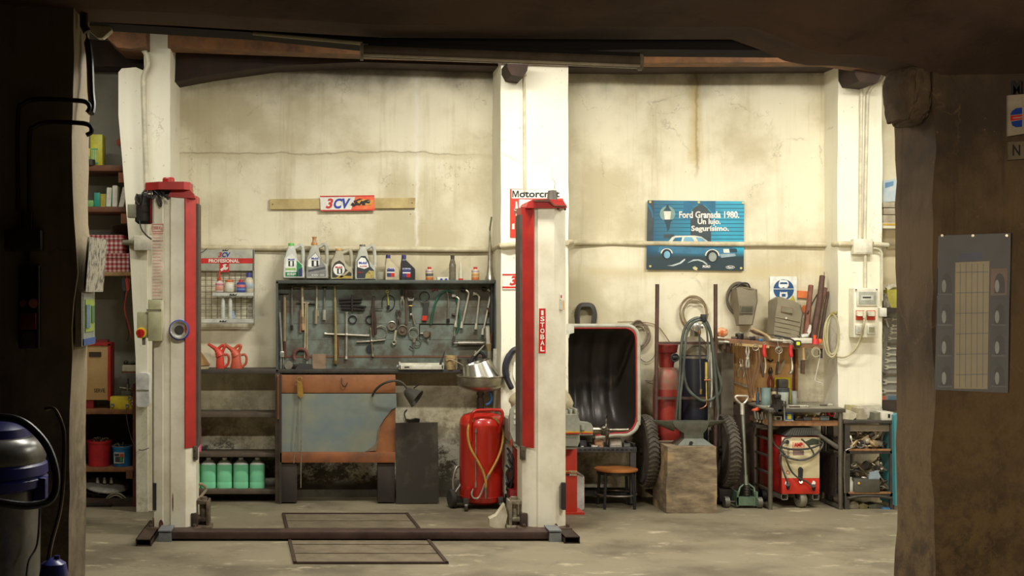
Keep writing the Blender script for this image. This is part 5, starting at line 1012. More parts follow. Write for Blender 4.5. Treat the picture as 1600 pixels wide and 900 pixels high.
q, X, Yy, Y = jug(516, 552, 391, 437, .018, 0, (186, 180, 154), 'champagne coloured oil canister with orange cap, third on the tool cabinet', [('label', [(.08, .93), (.08, .6), (.2, .42), (.4, .34), (.6, .46), (.66, .62), (.92, .78), (.92, .93)], M((60, 52, 46), .5), 0), ('label', ell(.38, .66, .25, .20, 18), wl, 1), ('label', [(.35, .93), (.62, .78), (.8, .66), (.86, .70), (.66, .84), (.5, .93)], M((196, 186, 140), .4), 2), ('label', [(.2, .95), (.4, .86), (.92, .88), (.92, .95)], M((206, 176, 70), .4), 2)], (214, 160, 90))
q.p('digit_panel', B().pprism([(X(.30), Yy(.62)), (X(.52), Yy(.62)), (X(.52), Yy(.80)), (X(.30), Yy(.80))], Y-.0030, .002), dk); q.p('digit', ptext(B(), '1', X(.37), X(.45), Yy(.64), Yy(.78), Y-.0034, .05), wl); q.p('lettering', ptext(B(), 'Mobil', X(.22), X(.52), Yy(.54), Yy(.61), Y-.0030, .03), sred)
q, X, Yy, Y = jug(554, 588, 384, 437.5, .016, 0, (196, 196, 182), 'silver oil canister with grey cap and engine picture, fourth on the tool cabinet', [('label', [(.10, .95), (.10, .45), (.3, .30), (.5, .30), (.66, .45), (.72, .6), (.9, .72), (.9, .95)], M((50, 56, 60), .5), 0), ('label', [(.14, .62), (.14, .45), (.3, .34), (.48, .36), (.62, .52), (.66, .62), (.45, .68)], wl, 1), ('label', [(.48, .95), (.52, .82), (.68, .72), (.9, .74), (.9, .95)], M((206, 190, 110), .4, .2, (110, 90, 50), 60), 2)], (104, 100, 96))
q.p('lettering', ptext(B(), 'Mobil', X(.20), X(.56), Yy(.46), Yy(.54), Y-.003, .03), blue); q.p('lettering', ptext(B(), 'SUPER', X(.24), X(.58), Yy(.58), Yy(.615), Y-.003, .02), sred); q.p('lettering', ptext(B(), 'MAX', X(.16), X(.38), Yy(.76), Yy(.80), Y-.003, .02), sred)
solo('glass_beaker', 'small clear measuring glass between the fourth canister and the bottles', 'glass', B().lathe([(.026, 0), (.03, .003), (.034, .07), (.032, .07), (.028, .006), (0, .006)], P(594, 437, YC+.06), seg=18), M((170, 170, 150), .1, 0, (170, 170, 150), alpha=.35))
def lbottle(a, c_, t, u, face, lb):
    Y = YC+.05; q = T('oil_bottle', lb, 'bottle', P((a+c_)/2, u, Y+.04), 'one litre oil bottles on the tool cabinet')
    X = lambda f: a+(c_-a)*f
    Yy = lambda f: t+(u-t)*f
    pts = [(0, 1), (0, .35), (.04, .2), (.06, .12), (.34, .12), (.38, .2), (.95, .5), (1, .56), (1, 1)]
    b = B(); out = [P(X(x), Yy(y), Y) for x, y in pts]; n = len(out); ctr = P(X(.45), Yy(.65), Y); vs = []
    for k, d in ((.93, 0), (1, .010), (1, .07), (.93, .08)):
        for p in out: vs.append((ctr.x+(p.x-ctr.x)*k, Y+d, max(out[0].z, ctr.z+(p.z-ctr.z)*k) if d in (0, .08) else ctr.z+(p.z-ctr.z)*k))
    b.add(vs, [[i*n+k, i*n+(k+1) % n, (i+1)*n+(k+1) % n, (i+1)*n+k] for i in range(3) for k in range(n)]+[list(range(n)), list(range(3*n, 4*n))[::-1]])
    q.p('body', b, M(face, .4), None, None, 50)
    q.p('cap', B().lathe([(.021, 0), (.021, .03), (.019, .032), (0, .032)], P(X(.2), Yy(.13), Y+.04), seg=16), M((62, 60, 116), .45), 'blue cap')
    for x0, x1, y0, y1, m_, k in ((.12, .66, .5, .56, wl, 0), (.12, .66, .56, .86, nav, 0), (.4, .66, .70, .86, sred, 1), (.12, .66, .66, .70, wl, 2)): q.p('label', B().pprism([(X(x0), Yy(y0)), (X(x1), Yy(y0)), (X(x1), Yy(y1)), (X(x0), Yy(y1))], Y-.0015-.0008*k, .005), m_)
    q.p('lettering', ptext(B(), 'Mobil', X(.16), X(.62), Yy(.505), Yy(.555), Y-.0024, .03), blue); return q
lbottle(602, 624, 399, 438, (196, 182, 150), 'champagne one litre oil bottle with blue cap on the tool cabinet')
lbottle(626.5, 649, 399, 439, (46, 44, 46), 'black one litre oil bottle with blue cap on the tool cabinet')
for a, lb in ((665.5, 'small white can with red cap left of the glass bottle'), (737.5, 'small pale can with red cap beside the tall steel funnel')):
    bottle(a, a+12, 417, 439.3, YC+.03, 'additive_can', lb, 'can', [(.95, 0), (1, .03), (1, .78), (.85, .84)], [(.52, .84), (.52, 1), (0, 1)], (206, 190, 150), (206, 50, 60), [(.08, .3, (200, 120, 60)), (.35, .55, (90, 90, 90) if a < 700 else (196, 150, 90)), (.62, .75, (180, 160, 170))])
q = T('bearing_box', 'low white box with two blue round seals on the tool cabinet', 'box', P(692, 439.3, YC+.02)); q.p('body', B().pbox(683, 700.5, 433, 439.3, YC+.02, .07, 0, .003), M((214, 210, 190), .5))
for a in (689.6, 697): q.p('seal', B().cyl(P(a, 437, YC+.02), P(a, 437, YC+.012), .012, None, 18), M((50, 60, 160), .5), 'blue round seal')
q = T('glass_bottle', 'dusty clear glass bottle with dark stopper on the tool cabinet', 'bottle', P(707, 439, YC+.05)); o = P(707, 439.3, YC+.06); h = PZ(399, YC+.06)-o.z
q.p('body', B().lathe([(.028, 0), (.031, .004), (.031, h*.62), (.022, h*.78), (.017, h*.86)], o, seg=20), M((120, 112, 96), .15, 0, (84, 78, 66), 20, 0, 0, (.35, .7), 0, .8)); q.p('stopper', B().lathe([(.017, h*.84), (.018, h), (0, h)], o, seg=14), M((66, 62, 54), .5))
q = T('glue_tube', 'slim white cone nozzle tube with red foot on the tool cabinet', 'tube', P(720, 439, YC+.04)); o = P(720, 439.3, YC+.05); h = PZ(408, YC+.05)-o.z
q.p('body', B().lathe([(.020, .02), (.021, .03), (.016, h*.6), (.003, h)], o, seg=16), M((206, 202, 176), .5)); q.p('foot', B().lathe([(.021, 0), (.022, .022), (.020, .024)], o, seg=16), M((196, 40, 40), .5))
q = T('tall_funnel', 'tall trumpet shaped steel funnel standing upside down on the tool cabinet', 'funnel', P(766, 440, YC+.05)); o = P(765.5, 439.5, YC+.07); h = PZ(360, YC+.07)-o.z
q.p('cone', B().lathe([(.072, 0), (.072, .006), (.05, .014), (.032, .05), (.024, .12), (.018, .22), (.010, h*.8), (.0075, h)], o, seg=28), M((186, 182, 166), .3, .9, (130, 124, 108)))
q.p('tip', B().tube([o+Vector((0, 0, h-.01)), o+Vector((0, 0, h+.02)), o+Vector((.015, 0, h+.12))], .008, 8), M((96, 104, 70), .5), 'dull green hose end')

# ================================================================ WASTE OIL DRAINER
YO = 10.98
d = T('oil_drainer', 'red waste oil tank on wheels with a steel funnel bowl above', 'oil drainer', (PX(752, YO), YO, 0))
ox = PX(752.5, YO); R = PX(752.5+34.5, YO)-ox; zz = lambda py: PZ(py, YO)
mtank = M((200, 46, 30), .3, 0, (178, 38, 26), 3, coat=.4)
d.p('tank', B().lathe([(0, zz(787)), (R*.6, zz(786)), (R*.92, zz(781)), (R, zz(773)), (R, zz(664)), (R*1.012, zz(662.5)), (R, zz(661)), (R*.97, zz(654)), (R*.82, zz(648)), (R*.5, zz(644.5)), (0, zz(643.5))], (ox, YO, 0), seg=44), mtank)
d.p('seam', B().ring((ox, YO, zz(773)), R*1.004, .003, (0, 0, 1), 40), mtank)
mh = M((196, 36, 22), .35)
f = YO-R*.9
d.p('push_handle', B().tube([P(735, 690, f-.01), P(734.5, 668, f-.01), P(738, 648, f-.02), P(742, 642.5, f-.02), P(750, 641, f-.02), P(778, 640.5, f-.02), P(784, 643, f-.02), P(785, 650, f-.02), P(782, 665, f-.01), P(780, 676, f+.02)], .014, 10, smooth=5), mh, 'red tubular handle')
d.p('gauge_pipe', B().cyl(P(743.5, 672, f-.02), P(743.5, 757, f-.02), .005).cyl(P(743.5, 670, f-.02), P(743.5, 676, f-.02), .010).cyl(P(743.5, 754, f-.02), P(743.5, 762, f-.02), .009), steel)
d.p('hose', B().tube([P(759, 764, f-.06), P(759, 752, f-.06), P(754, 735, f-.05), P(745, 718, f-.04), P(735, 700, f-.03), P(731, 680, f-.02), P(733, 664, f-.01), P(743, 655, f+.03), P(757, 653, f+.03), P(772, 654.5, f+.03), P(781, 662, f+.02), P(786, 675, f+.05), P(784, 698, f+.02), P(776, 720, f-.02), P(763, 743, f-.05)], .0105, 9, smooth=6), M((196, 148, 56), .45, 0, (150, 120, 60)), 'yellow brown hose')
d.p('hose_coupling', B().cyl(P(759, 762, f-.06), P(759, 779, f-.06), .011, .008), steel); d.p('hose_coupling', B().cyl(P(764, 741, f-.05), P(761, 747, f-.05), .012), steel)
d.p('drain_pipe', B().tube([P(762, 746, f-.05), P(757, 757, f-.05), P(752, 770, f-.05), P(747, 778, f-.05), P(740, 778, f-.05), P(737, 772, f-.04), P(739, 764, f-.02)], .008, 8, smooth=5), chrome)
d.p('foot_bracket', B().pprism([(731, 764), (736, 762), (734, 780), (725, 782), (727, 772)], f-.03, .1), mh)
for a, yy in ((728, f-.05), (782, f+.02)):
    d.p('caster', B().cyl((PX(a, yy)-.012, yy, .036), (PX(a, yy)+.012, yy, .036), .034, None, 18).box(PX(a, yy)-.022, PX(a, yy)+.022, yy-.02, yy+.03, .05, .11, 0, .004), M((96, 92, 84), .4, .5, (50, 48, 46)))
d.p('wheel', B().lathe([(.02, -.02), (.07, -.022), (.078, -.016), (.08, 0), (.078, .016), (.07, .022), (.02, .02)], (PX(706, YO-.05), YO-.05, .08), (1, .25, 0), 26), rubber); d.p('wheel', B().lathe([(.02, -.02), (.07, -.022), (.08, 0), (.07, .022), (.02, .02)], (PX(796, YO+.1), YO+.1, .08), (1, .25, 0), 26), rubber)
d.p('axle_bracket', B().tube([P(709, 772, YO-.05), P(708, 750, YO-.02), P(712, 733, YO), P(717, 728, YO+.02)], .011, 8, smooth=4).tube([P(711, 770, YO-.05), P(718, 760, YO-.03), P(722, 750, YO)], .009, 8), M((170, 166, 154), .35, .7)); d.p('base_bar', B().box(PX(708, YO), PX(790, YO), YO-.1, YO+.1, .05, .08), dsteel)
# funnel bowl
bx_, by_ = PX(750.5, YO), YO
d.p('stem', B().cyl((bx_, by_, zz(645)), (bx_, by_, zz(622)), .032).cyl((bx_, by_, zz(622)), (bx_, by_, zz(606)), .024).cyl((bx_, by_, zz(617)), (bx_, by_, zz(611)), .032), M((90, 78, 66), .4, .6)); d.p('valve', B().tube([(bx_+.07, by_-.03, zz(612)), (bx_+.09, by_-.03, zz(622)), (bx_+.075, by_-.03, zz(629)), (bx_+.045, by_-.03, zz(632))], .012, 8, smooth=4), M((30, 96, 160), .4), 'blue valve lever')
R2 = PX(787.5, YO)-PX(751, YO)
d.p('bowl', B().lathe([(.025, zz(613)), (R2*.6, zz(610)), (R2*.93, zz(604)), (R2*1.0, zz(600)), (R2*1.0, zz(589)), (R2*1.03, zz(587.5)), (R2*1.02, zz(586)), (R2*.97, zz(587)), (R2*.95, zz(599)), (0, zz(607))], (PX(751, YO), by_, 0), seg=40), M((178, 172, 156), .32, .85, (140, 132, 114)))
ax = Vector((-.30, -.1, 1)).normalized(); o = Vector((PX(750, YO), by_, zz(588)))
b = B(); seg = 36; vs = []
for k in range(seg):
    a = 2*math.pi*k/seg; c_, s_ = math.cos(a), math.sin(a)
    vs.append((PX(752, YO)+.165*c_*1.0, by_+.165*s_, zz(588)))
for k in range(seg):
    a = 2*math.pi*k/seg; c_, s_ = math.cos(a), math.sin(a)
    vs.append((PX(745, YO)+.115*c_, by_+.115*s_, zz(566.5)+.035*c_))
for k in range(seg):
    a = 2*math.pi*k/seg; c_, s_ = math.cos(a), math.sin(a)
    vs.append((PX(745, YO)+.105*c_, by_+.105*s_, zz(566.5)+.035*c_+.003))
for k in range(seg):
    a = 2*math.pi*k/seg; c_, s_ = math.cos(a), math.sin(a)
    vs.append((PX(746, YO)+.095*c_, by_+.095*s_, zz(575)))
b.add(vs, [[j*seg+k, j*seg+(k+1) % seg, (j+1)*seg+(k+1) % seg, (j+1)*seg+k] for j in range(3) for k in range(seg)]+[list(range(3*seg, 4*seg))])
mcone = M((206, 202, 190), .26, 1, (176, 170, 156)); solo('drain_funnel', 'shiny tilted steel cone funnel sitting in the bowl of the red drainer', 'funnel', b, mcone)
# clutter behind the drainer by the pier
random.seed(11)
solo('red_crate', 'small red plastic crate end beside the right lift post base', 'crate', B().pbox(797, 812, 766, 788, 10.75, .2, 0, .005), M((150, 44, 48), .5))
q = T('cable_pile', 'dark tangle of cables and black parts on the floor behind the right lift post', 'cables', P(800, 788, 10.9))
for k in range(7): q.p('cable', B().tube([P(790+random.uniform(0, 6), 700+k*9, 10.9), P(800+random.uniform(-5, 5), 715+k*8, 10.85), P(808, 700+random.uniform(0, 60), 10.85), P(797+random.uniform(-6, 6), 745+k*4, 10.88), P(812, 770, 10.9)], .009, 7, smooth=5), M((44, 40, 40), .5))
q.p('drum', B().cyl(P(797, 738, 11.05), P(806, 745, 10.85), .07, .06, 18), M((86, 62, 46), .5)); q.p('block', B().box(PX(790, 10.9), PX(815, 10.9), 10.85, 11.0, 0, .12, 0, .01), black)

# ================================================================ WHEEL BALANCER
YW = 10.62
w_ = T('wheel_balancer', 'grey and red wheel balancer with a dark wheel hood behind the right lift post', 'wheel balancer', (PX(870, YW), YW, 0))
gb = M((158, 160, 146), .45, 0, (134, 134, 120)); gb2 = M((176, 176, 160), .45)
w_.p('pedestal', B().box(PX(810, YW), PX(902, YW), YW, YW+.4, .02, PZ(696, YW), 0, .004).box(PX(808, YW), PX(912, YW), YW-.03, YW+.45, 0, .02), M((196, 58, 40), .4, 0, (172, 48, 34), 4), 'red pedestal')
q2 = w_.p('stripe', B().pbox(812, 902, 735.5, 738, YW-.003, .004, 0).pbox(812, 902, 740.5, 743, YW-.003, .004, 1), [M((226, 150, 60), .5), black])
w_.p('lettering', ptext(ptext(B(), 'TECO', 889, 901, 735, 739, YW-.006, .04), '3020', 889.5, 901, 740, 743.5, YW-.006, .04), M((226, 210, 170), .5))
w_.p('body', B().pprism([(797, 657), (905, 657), (906, 662), (906, 690), (903, 697), (803, 697), (797, 688)], YW-.1, .5).pprism([(803, 697), (903, 697), (899, 702), (808, 702)], YW-.08, .4), gb)
w_.p('top_tray', B().pprism([(799, 648), (902, 648), (906, 657), (906, 676), (797, 676), (797, 657)], YW-.11, .12), gb2)
w_.p('decal_stripe', B().pbox(797, 906.3, 674, 676, YW-.114, .004, 0).pbox(797, 906.3, 676, 678.2, YW-.114, .004, 1).pbox(908, 926, 674, 676, YW-.008, .004, 0).pbox(908, 926, 676, 678, YW-.008, .004, 1), [M((226, 180, 60), .5), M((206, 60, 40), .5)])
b = B().pprism([(797, 640), (806, 632), (816, 632), (816, 690), (803, 690), (797, 675)], YW-.13, .03); w_.p('panel', b, gb2); b = B()
for k in range(3): b.pbox(803, 815, 640+k*9, 645+k*9, YW-.135, .006)
w_.p('vent', b, M((226, 222, 204), .5)); w_.p('handle', B().pbox(798, 800, 687, 697, YW-.14, .02), redp)
# cloth sack over the display
bm = bmesh.new(); bmesh.ops.create_icosphere(bm, subdivisions=4, radius=1)
c0 = P(846, 628, YW+.12); rx = PX(894, YW)-PX(844, YW)
for v_ in bm.verts:
    p = v_.co.copy(); z = max(p.z, -.8)
    s_ = 1-.16*max(0, p.z); n_ = noise.noise_vector(p*2.3)*.09+noise.noise_vector(p*6)*.03
    v_.co = Vector((c0.x+(p.x*s_+n_.x)*rx, c0.y+(p.y*s_+n_.y)*.14, c0.z+(z+n_.z)*.17))
b = B(); b.addbm(bm); solo('dust_cover', 'crumpled beige plastic cover over the top of the wheel balancer', 'cover', b, M((196, 184, 150), .5, 0, (164, 150, 118), 5), ang=70)
w_.p('spindle_housing', B().pprism([(906, 660), (924, 662), (927, 668), (926, 680), (906, 680)], YW-.0, .16).cyl(P(910, 664, YW), P(910, 672, YW), .02), gb2)
ys = YW+.08
w_.p('shaft', B().cyl(P(925, 672, ys), P(982, 671.5, ys), .013, None, 16).cyl(P(925, 672, ys), P(940, 672, ys), .035, .030, 20), M((170, 162, 146), .28, 1, (110, 104, 92))); w_.p('flange', B().cyl(P(940, 672, ys), P(948, 672, ys), .045, .05, 24).lathe([(.02, 0), (.12, .0), (.125, .012), (.06, .02), (.02, .03)], P(947, 672, ys), (1, -.28, 0), 32), M((150, 144, 130), .3, 1, (96, 90, 80)))
b = B()
for k, (a, c_, u) in enumerate(((893, 652, 640), (899, 652, 641), (902, 655, 646))): b.tube([P(a, c_, YW), P(a+1, u, YW), P(a-2, u-3, YW)], .006, 6, m=k % 2)
w_.p('calliper', b, [M((150, 140, 120), .5), M((206, 70, 70), .5)])
b = B()
for k, x0 in enumerate((881, 888, 896)): b.box(PX(x0, YW), PX(x0+4, YW), YW-.06, YW+.1, PZ(648, YW), PZ(640-k, YW), 0, .004)
w_.p('weight_bin', b, gb2)
# hood: rounded rectangle rim, deep dark shell behind it
Yh = 10.98
sc = 1.0
out = [(885, 509), (975, 509)]+ell(979, 527, 18, 18, 8, -90, 0)+[(997.5, 540), (998, 655)]+ell(974, 657, 23, 23, 8, 0, 90)+[(960, 680), (930, 684)]
rim = [P(x, y, Yh) for x, y in out]
w_.p('hood_rim', B().tube(cr(rim, 2), .018, 10), M((176, 176, 160), .45, 0, (150, 146, 128))); w_.p('hood_trim', B().tube([P(x-3 if x > 960 else x, y+3.4 if y < 600 else y-3, Yh-.004) for x, y in out], .0085, 8), M((176, 40, 34), .45), 'red inner piping')
# shell: profile deepening behind
bm = bmesh.new(); nx, nz = 30, 34; G = []
x0_, x1_, z0_, z1_ = PX(885, Yh), PX(996, Yh), PZ(682, Yh), PZ(511, Yh)
def hoody(u, v):
    d = .42*math.sqrt(max(0, 1-(2*v-1)**2*.97))**.9
    rib = .018*math.cos(u*4*2*math.pi) ; rib = rib if rib > 0 else rib*.2
    edge = 1-max(0, (u-.80)/.2)**2*.88
    return Yh+.01+(d-.05+rib)*edge if d > .06 else Yh+.01
for i in range(nx+1):
    r_ = []
    for j in range(nz+1):
        u, v_ = i/nx, j/nz; y = hoody(u, v_)
        xr = x0_+(x1_-x0_)*u; zr = z0_+(z1_-z0_)*v_
        # follow the rounded right corners
        if u > .8 and (v_ < .12 or v_ > .9):
            cz = .12 if v_ < .12 else .9; t_ = abs(v_-cz)/(.12 if v_ < .12 else .1); xr -= (x1_-x0_)*.17*(1-math.sqrt(max(0, 1-t_*t_)))*((u-.8)/.2)
        r_.append(bm.verts.new((xr, y, zr)))
    G.append(r_)
for i in range(nx):
    for j in range(nz): bm.faces.new((G[i][j], G[i+1][j], G[i+1][j+1], G[i][j+1]))
bmesh.ops.solidify(bm, geom=bm.faces[:], thickness=.008)
b = B(); b.addbm(bm); w_.p('hood_shell', b, M((78, 72, 66), .35, .3, (58, 54, 50), 3), 'dark ribbed inside of the hood', None, 60)
w_.p('hood_corner', B().pprism([(885, 506), (897, 506), (897, 520), (890, 522), (889, 528), (885, 528)], Yh-.03, .03), M((206, 202, 184), .5))
# white plastic drum and shelf with boxes below the hood
q = T('white_drum', 'white plastic jerrycan on the floor right of the red pedestal', 'jerrycan', P(905, 790, 10.85)); q.p('body', B().pprism(rrect(896, 913, 742, 796.5, 4), 10.8, .2), M((212, 212, 206), .45)); q.p('handle', B().tube([P(898, 745, 10.85), P(903, 741, 10.8), P(911, 744, 10.8)], .006, 6, smooth=4), greyp)
Yq = 11.05
sh_ = T('steel_rack', 'low dark slotted steel shelf under the balancer hood', 'shelf', (PX(945, Yq), Yq, 0)); sh_.p('shelf_board', B().pbox(880, 995, 699, 707, Yq, .4, 0, .003), M((96, 98, 98), .5, .3, (66, 66, 66), 30)); sh_.p('leg', B().pbox(985, 994, 707, 787, Yq, .04), M((84, 82, 78), .6, .2)); sh_.p('leg', B().pbox(884, 892, 707, 787, Yq, .04), M((84, 82, 78), .6, .2)); sh_.p('lower_board', B().pbox(890, 990, 770, 775, Yq+.05, .3), M((50, 46, 44), .7))
b = B()
for k in range(12): b.pbox(905+k*7.2, 909+k*7.2, 702, 704, Yq-.001, .003)
sh_.p('slots', b, black)
for a, c_, t, u, col, lb in ((906, 917, 688, 699, (60, 58, 64), 'dark small box left on the rack under the hood'), (906, 914, 696, 699, (190, 190, 176), 'flat pale packet on the rack under the hood'), (929, 943, 687, 699, (176, 140, 110), 'brown cardboard box under the balancer flange'), (924, 936, 695, 699, (196, 192, 176), 'flat white packet in front of the brown cardboard box'), (953, 972, 686, 699, (176, 170, 158), 'pale grey box under the balancer shaft'), (975, 985, 693, 699, (110, 108, 104), 'small grey tin at the right on the rack')):
    q = T('small_box', lb, 'box', P((a+c_)/2, u, Yq)); q.p('body', B().pbox(a, c_, t, u, Yq+.01+.002*(a % 5), .1, 0, .003), M(col, .6, 0, tuple(x*.8 for x in col), 20)); q.p('label', B().pbox(a+2, c_-2, t+(u-t)*.3, u-(u-t)*.3, Yq+.008+.002*(a % 5), .003), M(tuple(min(255, x*1.25) for x in col), .5))
tool('spray_gun', 'dark grey spray gun lying at the right end of the rack', 'spray gun', [('barrel', rod(976, 689, 992, 694, .012, .014, Yq+.05), dsteel), ('grip', rod(988, 693, 992, 699, .014, .014, Yq+.05), black)])
# STOOL
st = T('stool', 'round wooden-topped stool with dark steel legs beneath the balancer hood', 'stool', (PX(963, 10.98), 10.98, 0)); xs, ysx = PX(962.5, 10.98), 10.98
zt_ = .335; Rr = PX(962.5+33.5, 10.98)-xs
st.p('seat', B().lathe([(Rr*.92, zt_-.024), (Rr, zt_-.018), (Rr, zt_-.006), (Rr*.95, zt_), (0, zt_-.002)], (xs, ysx, 0), seg=40), M((166, 104, 52), .4, 0, (120, 70, 34), 4, .1)); st.p('seat_band', B().lathe([(Rr*.85, zt_-.05), (Rr*.88, zt_-.05), (Rr*.88, zt_-.024), (Rr*.85, zt_-.024)], (xs, ysx, 0), seg=32), dsteel)
for sx_, sy_ in ((-1, -1), (1, -1), (-1, 1), (1, 1)): st.p('leg', B().tube([(xs+sx_*Rr*.62, ysx+sy_*Rr*.62, zt_-.03), (xs+sx_*Rr*.66, ysx+sy_*Rr*.68, .15), (xs+sx_*Rr*.69, ysx+sy_*Rr*.72, .0)], .013, 10), M((52, 52, 56), .4, .5))
k = .685; st.p('stretcher', B().ring((xs, ysx, .115), Rr*.93, .008, (0, 0, 1), 32), M((120, 110, 100), .4, .6))
# cables hanging on the wall above the hood
b = B()
for k in range(4): b.tube([P(900.5+k*1.4, 509, WY-.03-.012*k), P(899.5+k*1.5, 490, WY-.03-.012*k), P(905+k, 477+k*.9, WY-.03-.012*k), P(915, 474.5+k*1.3, WY-.03-.012*k), P(926-k, 477+k, WY-.03-.012*k), P(931-k*1.5, 490, WY-.03-.012*k), P(929-k*1.4, 509, WY-.03-.012*k)], .011, 8, smooth=6)
solo('cable_bundle', 'looped bundle of black cable hanging above the balancer hood', 'cable', b, M((70, 66, 60), .6))
solo('gas_hose', 'dark hose curved in a C on the pier left of the right lift post', 'hose', B().tube([P(824, 548, YP-.05), P(806, 546, YP-.05), P(796, 556, YP-.04), P(790, 573, YP-.04), P(792, 590, YP-.04), P(800, 608, YP-.04)], [.022, .026, .030, .030, .024, .016], 8, smooth=6), M((40, 40, 50), .5))
solo('perforated_cover', 'white perforated plate on the centre pier inside the curved dark hose', 'plate', B().pprism([(803, 566), (818, 560), (818, 602), (806, 600), (801, 585)], YP-.02, .02), M((232, 230, 214), .5, 0, (120, 110, 90), 70, 0, 0, (.64, .68)))
# ================================================================ RIGHT WALL: POSTER
Yp = WY-.025
q = T('car_poster', 'blue Ford Granada 1980 poster on the wall of the right bay, crossed by the pipe', 'poster', P(1087, 423, Yp))
def pm(name, pts, mat, k=1, parent=None): return q.p(name, B().pprism(pts, Yp-.0007*k, .0007*k if k else .004), mat, None, parent)
m, nt, bs = NT('poster_print'); L = nt.links.new; g_ = N(nt, 'NewGeometry'); sp = N(nt, 'SeparateXYZ'); L(g_.outputs['Position'], sp.inputs[0])
def mr(sock, a, b_, c_, d_):
    n = N(nt, 'MapRange'); n.inputs[1].default_value = a; n.inputs[2].default_value = b_; n.inputs[3].default_value = c_; n.inputs[4].default_value = d_; L(sock, n.inputs[0]); return n.outputs[0]
hr = N(nt, 'ValToRGB'); e = hr.color_ramp.elements; e[0].color = RGB((28, 74, 104)); e[1].color = RGB((52, 160, 190)); e[1].position = .8; L(mr(sp.outputs['X'], PX(1011, Yp), PX(1162, Yp), 0, 1), hr.inputs[0])
mo_ = N(nt, 'Math'); mo_.operation = 'FRACT'; L(mr(sp.outputs['Z'], PZ(385, Yp), PZ(313, Yp), 0, 12), mo_.inputs[0])
gt = N(nt, 'Math'); gt.operation = 'GREATER_THAN'; gt.inputs[1].default_value = .82; L(mo_.outputs[0], gt.inputs[0])
ab = N(nt, 'Math'); ab.operation = 'GREATER_THAN'; ab.inputs[1].default_value = PZ(384, Yp); L(sp.outputs['Z'], ab.inputs[0])
mm_ = N(nt, 'Math'); mm_.operation = 'MULTIPLY'; L(gt.outputs[0], mm_.inputs[0]); L(ab.outputs[0], mm_.inputs[1])
x1 = N(nt, 'MixRGB'); L(mm_.outputs[0], x1.inputs[0]); L(hr.outputs[0], x1.inputs[1]); x1.inputs[2].default_value = RGB((20, 66, 92))
nz_ = N(nt, 'TexNoise'); nz_.inputs['Scale'].default_value = 6; L(g_.outputs['Position'], nz_.inputs['Vector'])
x2 = N(nt, 'MixRGB'); L(mr(nz_.outputs['Fac'], .4, .7, 0, .35), x2.inputs[0]); L(x1.outputs[0], x2.inputs[1]); x2.inputs[2].default_value = RGB((60, 110, 126))
x3 = N(nt, 'MixRGB'); L(mr(sp.outputs['Z'], PZ(390, Yp), PZ(402, Yp), 0, 1), x3.inputs[0]); L(x2.outputs[0], x3.inputs[1]); x3.inputs[2].default_value = RGB((40, 58, 64))
L(x3.outputs[0], bs.inputs['Base Color']); bs.inputs['Roughness'].default_value = .45
q.p('sheet', B().pprism([(1012, 313), (1060, 313.6), (1163, 314.5), (1162, 423), (1080, 421.5), (1010, 421)], Yp, .004), m)
dkb = M((40, 70, 84), .5); mb = M((36, 110, 146), .5); gy = M((62, 74, 78), .5); lb_ = M((120, 176, 200), .5); crm = M((226, 222, 204), .5); tyre = M((34, 38, 42), .5)
pm('print', [(1012, 313), (1022, 313), (1022, 345), (1020, 384), (1011, 384)], gy)
pm('print', [(1068, 314), (1118, 314), (1118, 332), (1111, 330), (1104, 323), (1098, 319), (1092, 319), (1084, 323), (1079, 330), (1077, 345), (1068, 345)], mb)
pm('print', [(1079, 345), (1079, 332), (1085, 324), (1092, 320), (1098, 320), (1104, 325), (1111, 334), (1111, 380), (1079, 380)], gy, 2)
pm('print', [(1012, 318), (1016, 321), (1020, 330), (1021, 340), (1019, 340), (1017, 330), (1012, 322)], mb, 2)
# street lantern
pm('lantern_print', ell(1043, 334, 12, 12, 20), M((130, 160, 150), .5), 2); pm('lantern_print', [(1037, 330), (1048.5, 330), (1047, 344), (1039, 344)], crm, 3); pm('lantern_print', [(1036, 330), (1040, 325), (1042.6, 319), (1043.4, 319), (1046, 325), (1049.5, 330)], dkb, 4); pm('lantern_print', [(1037, 343), (1052, 343), (1048, 347), (1046, 358), (1043, 362), (1041, 350)], dkb, 4)
pm('print', [(1037, 366), (1053, 366), (1053, 372), (1037, 372)], gy, 2)
# the car
pm('car_print', [(1028, 394), (1030, 387), (1036, 381), (1043, 379), (1090, 378.5), (1112, 379), (1140, 385), (1150, 388), (1151, 397), (1147, 401), (1128, 402), (1100, 397), (1050, 395.5)], M((60, 120, 150), .5), 2)
pm('car_print', [(1043, 379), (1050, 370.5), (1056, 368.2), (1085, 368), (1096, 370), (1109, 379)], crm, 3)
pm('car_window_print', [(1049, 378.5), (1055, 371.5), (1066, 370.5), (1064, 378.5)], mb, 4); pm('car_window_print', [(1067, 378.5), (1070, 370.5), (1081, 370.5), (1086, 378.5)], lb_, 4); pm('car_window_print', [(1087, 370.5), (1096, 371.5), (1106, 379), (1092, 379)], lb_, 4)
for cx_, cy_, r in ((1041.8, 397, 8), (1113, 400.5, 10)):
    pm('wheel_print', ell(cx_, cy_-1, r+1.4, r, 20, 180, 360), crm, 3); pm('wheel_print', ell(cx_, cy_, r*.95, r, 20), tyre, 4); pm('wheel_print', ell(cx_+.5, cy_+1, r*.62, r*.72, 18), lb_ if r < 9 else M((150, 160, 150), .5), 5)
pm('headlight_print', [(1130, 389), (1139, 389), (1140, 395), (1131, 395)], crm, 4); pm('grille_print', [(1140, 388.5), (1151, 388.5), (1152, 394), (1141, 394)], dkb, 4); pm('bumper_print', [(1125, 397), (1148, 396), (1150, 400), (1127, 403)], M((150, 170, 176), .5), 4)
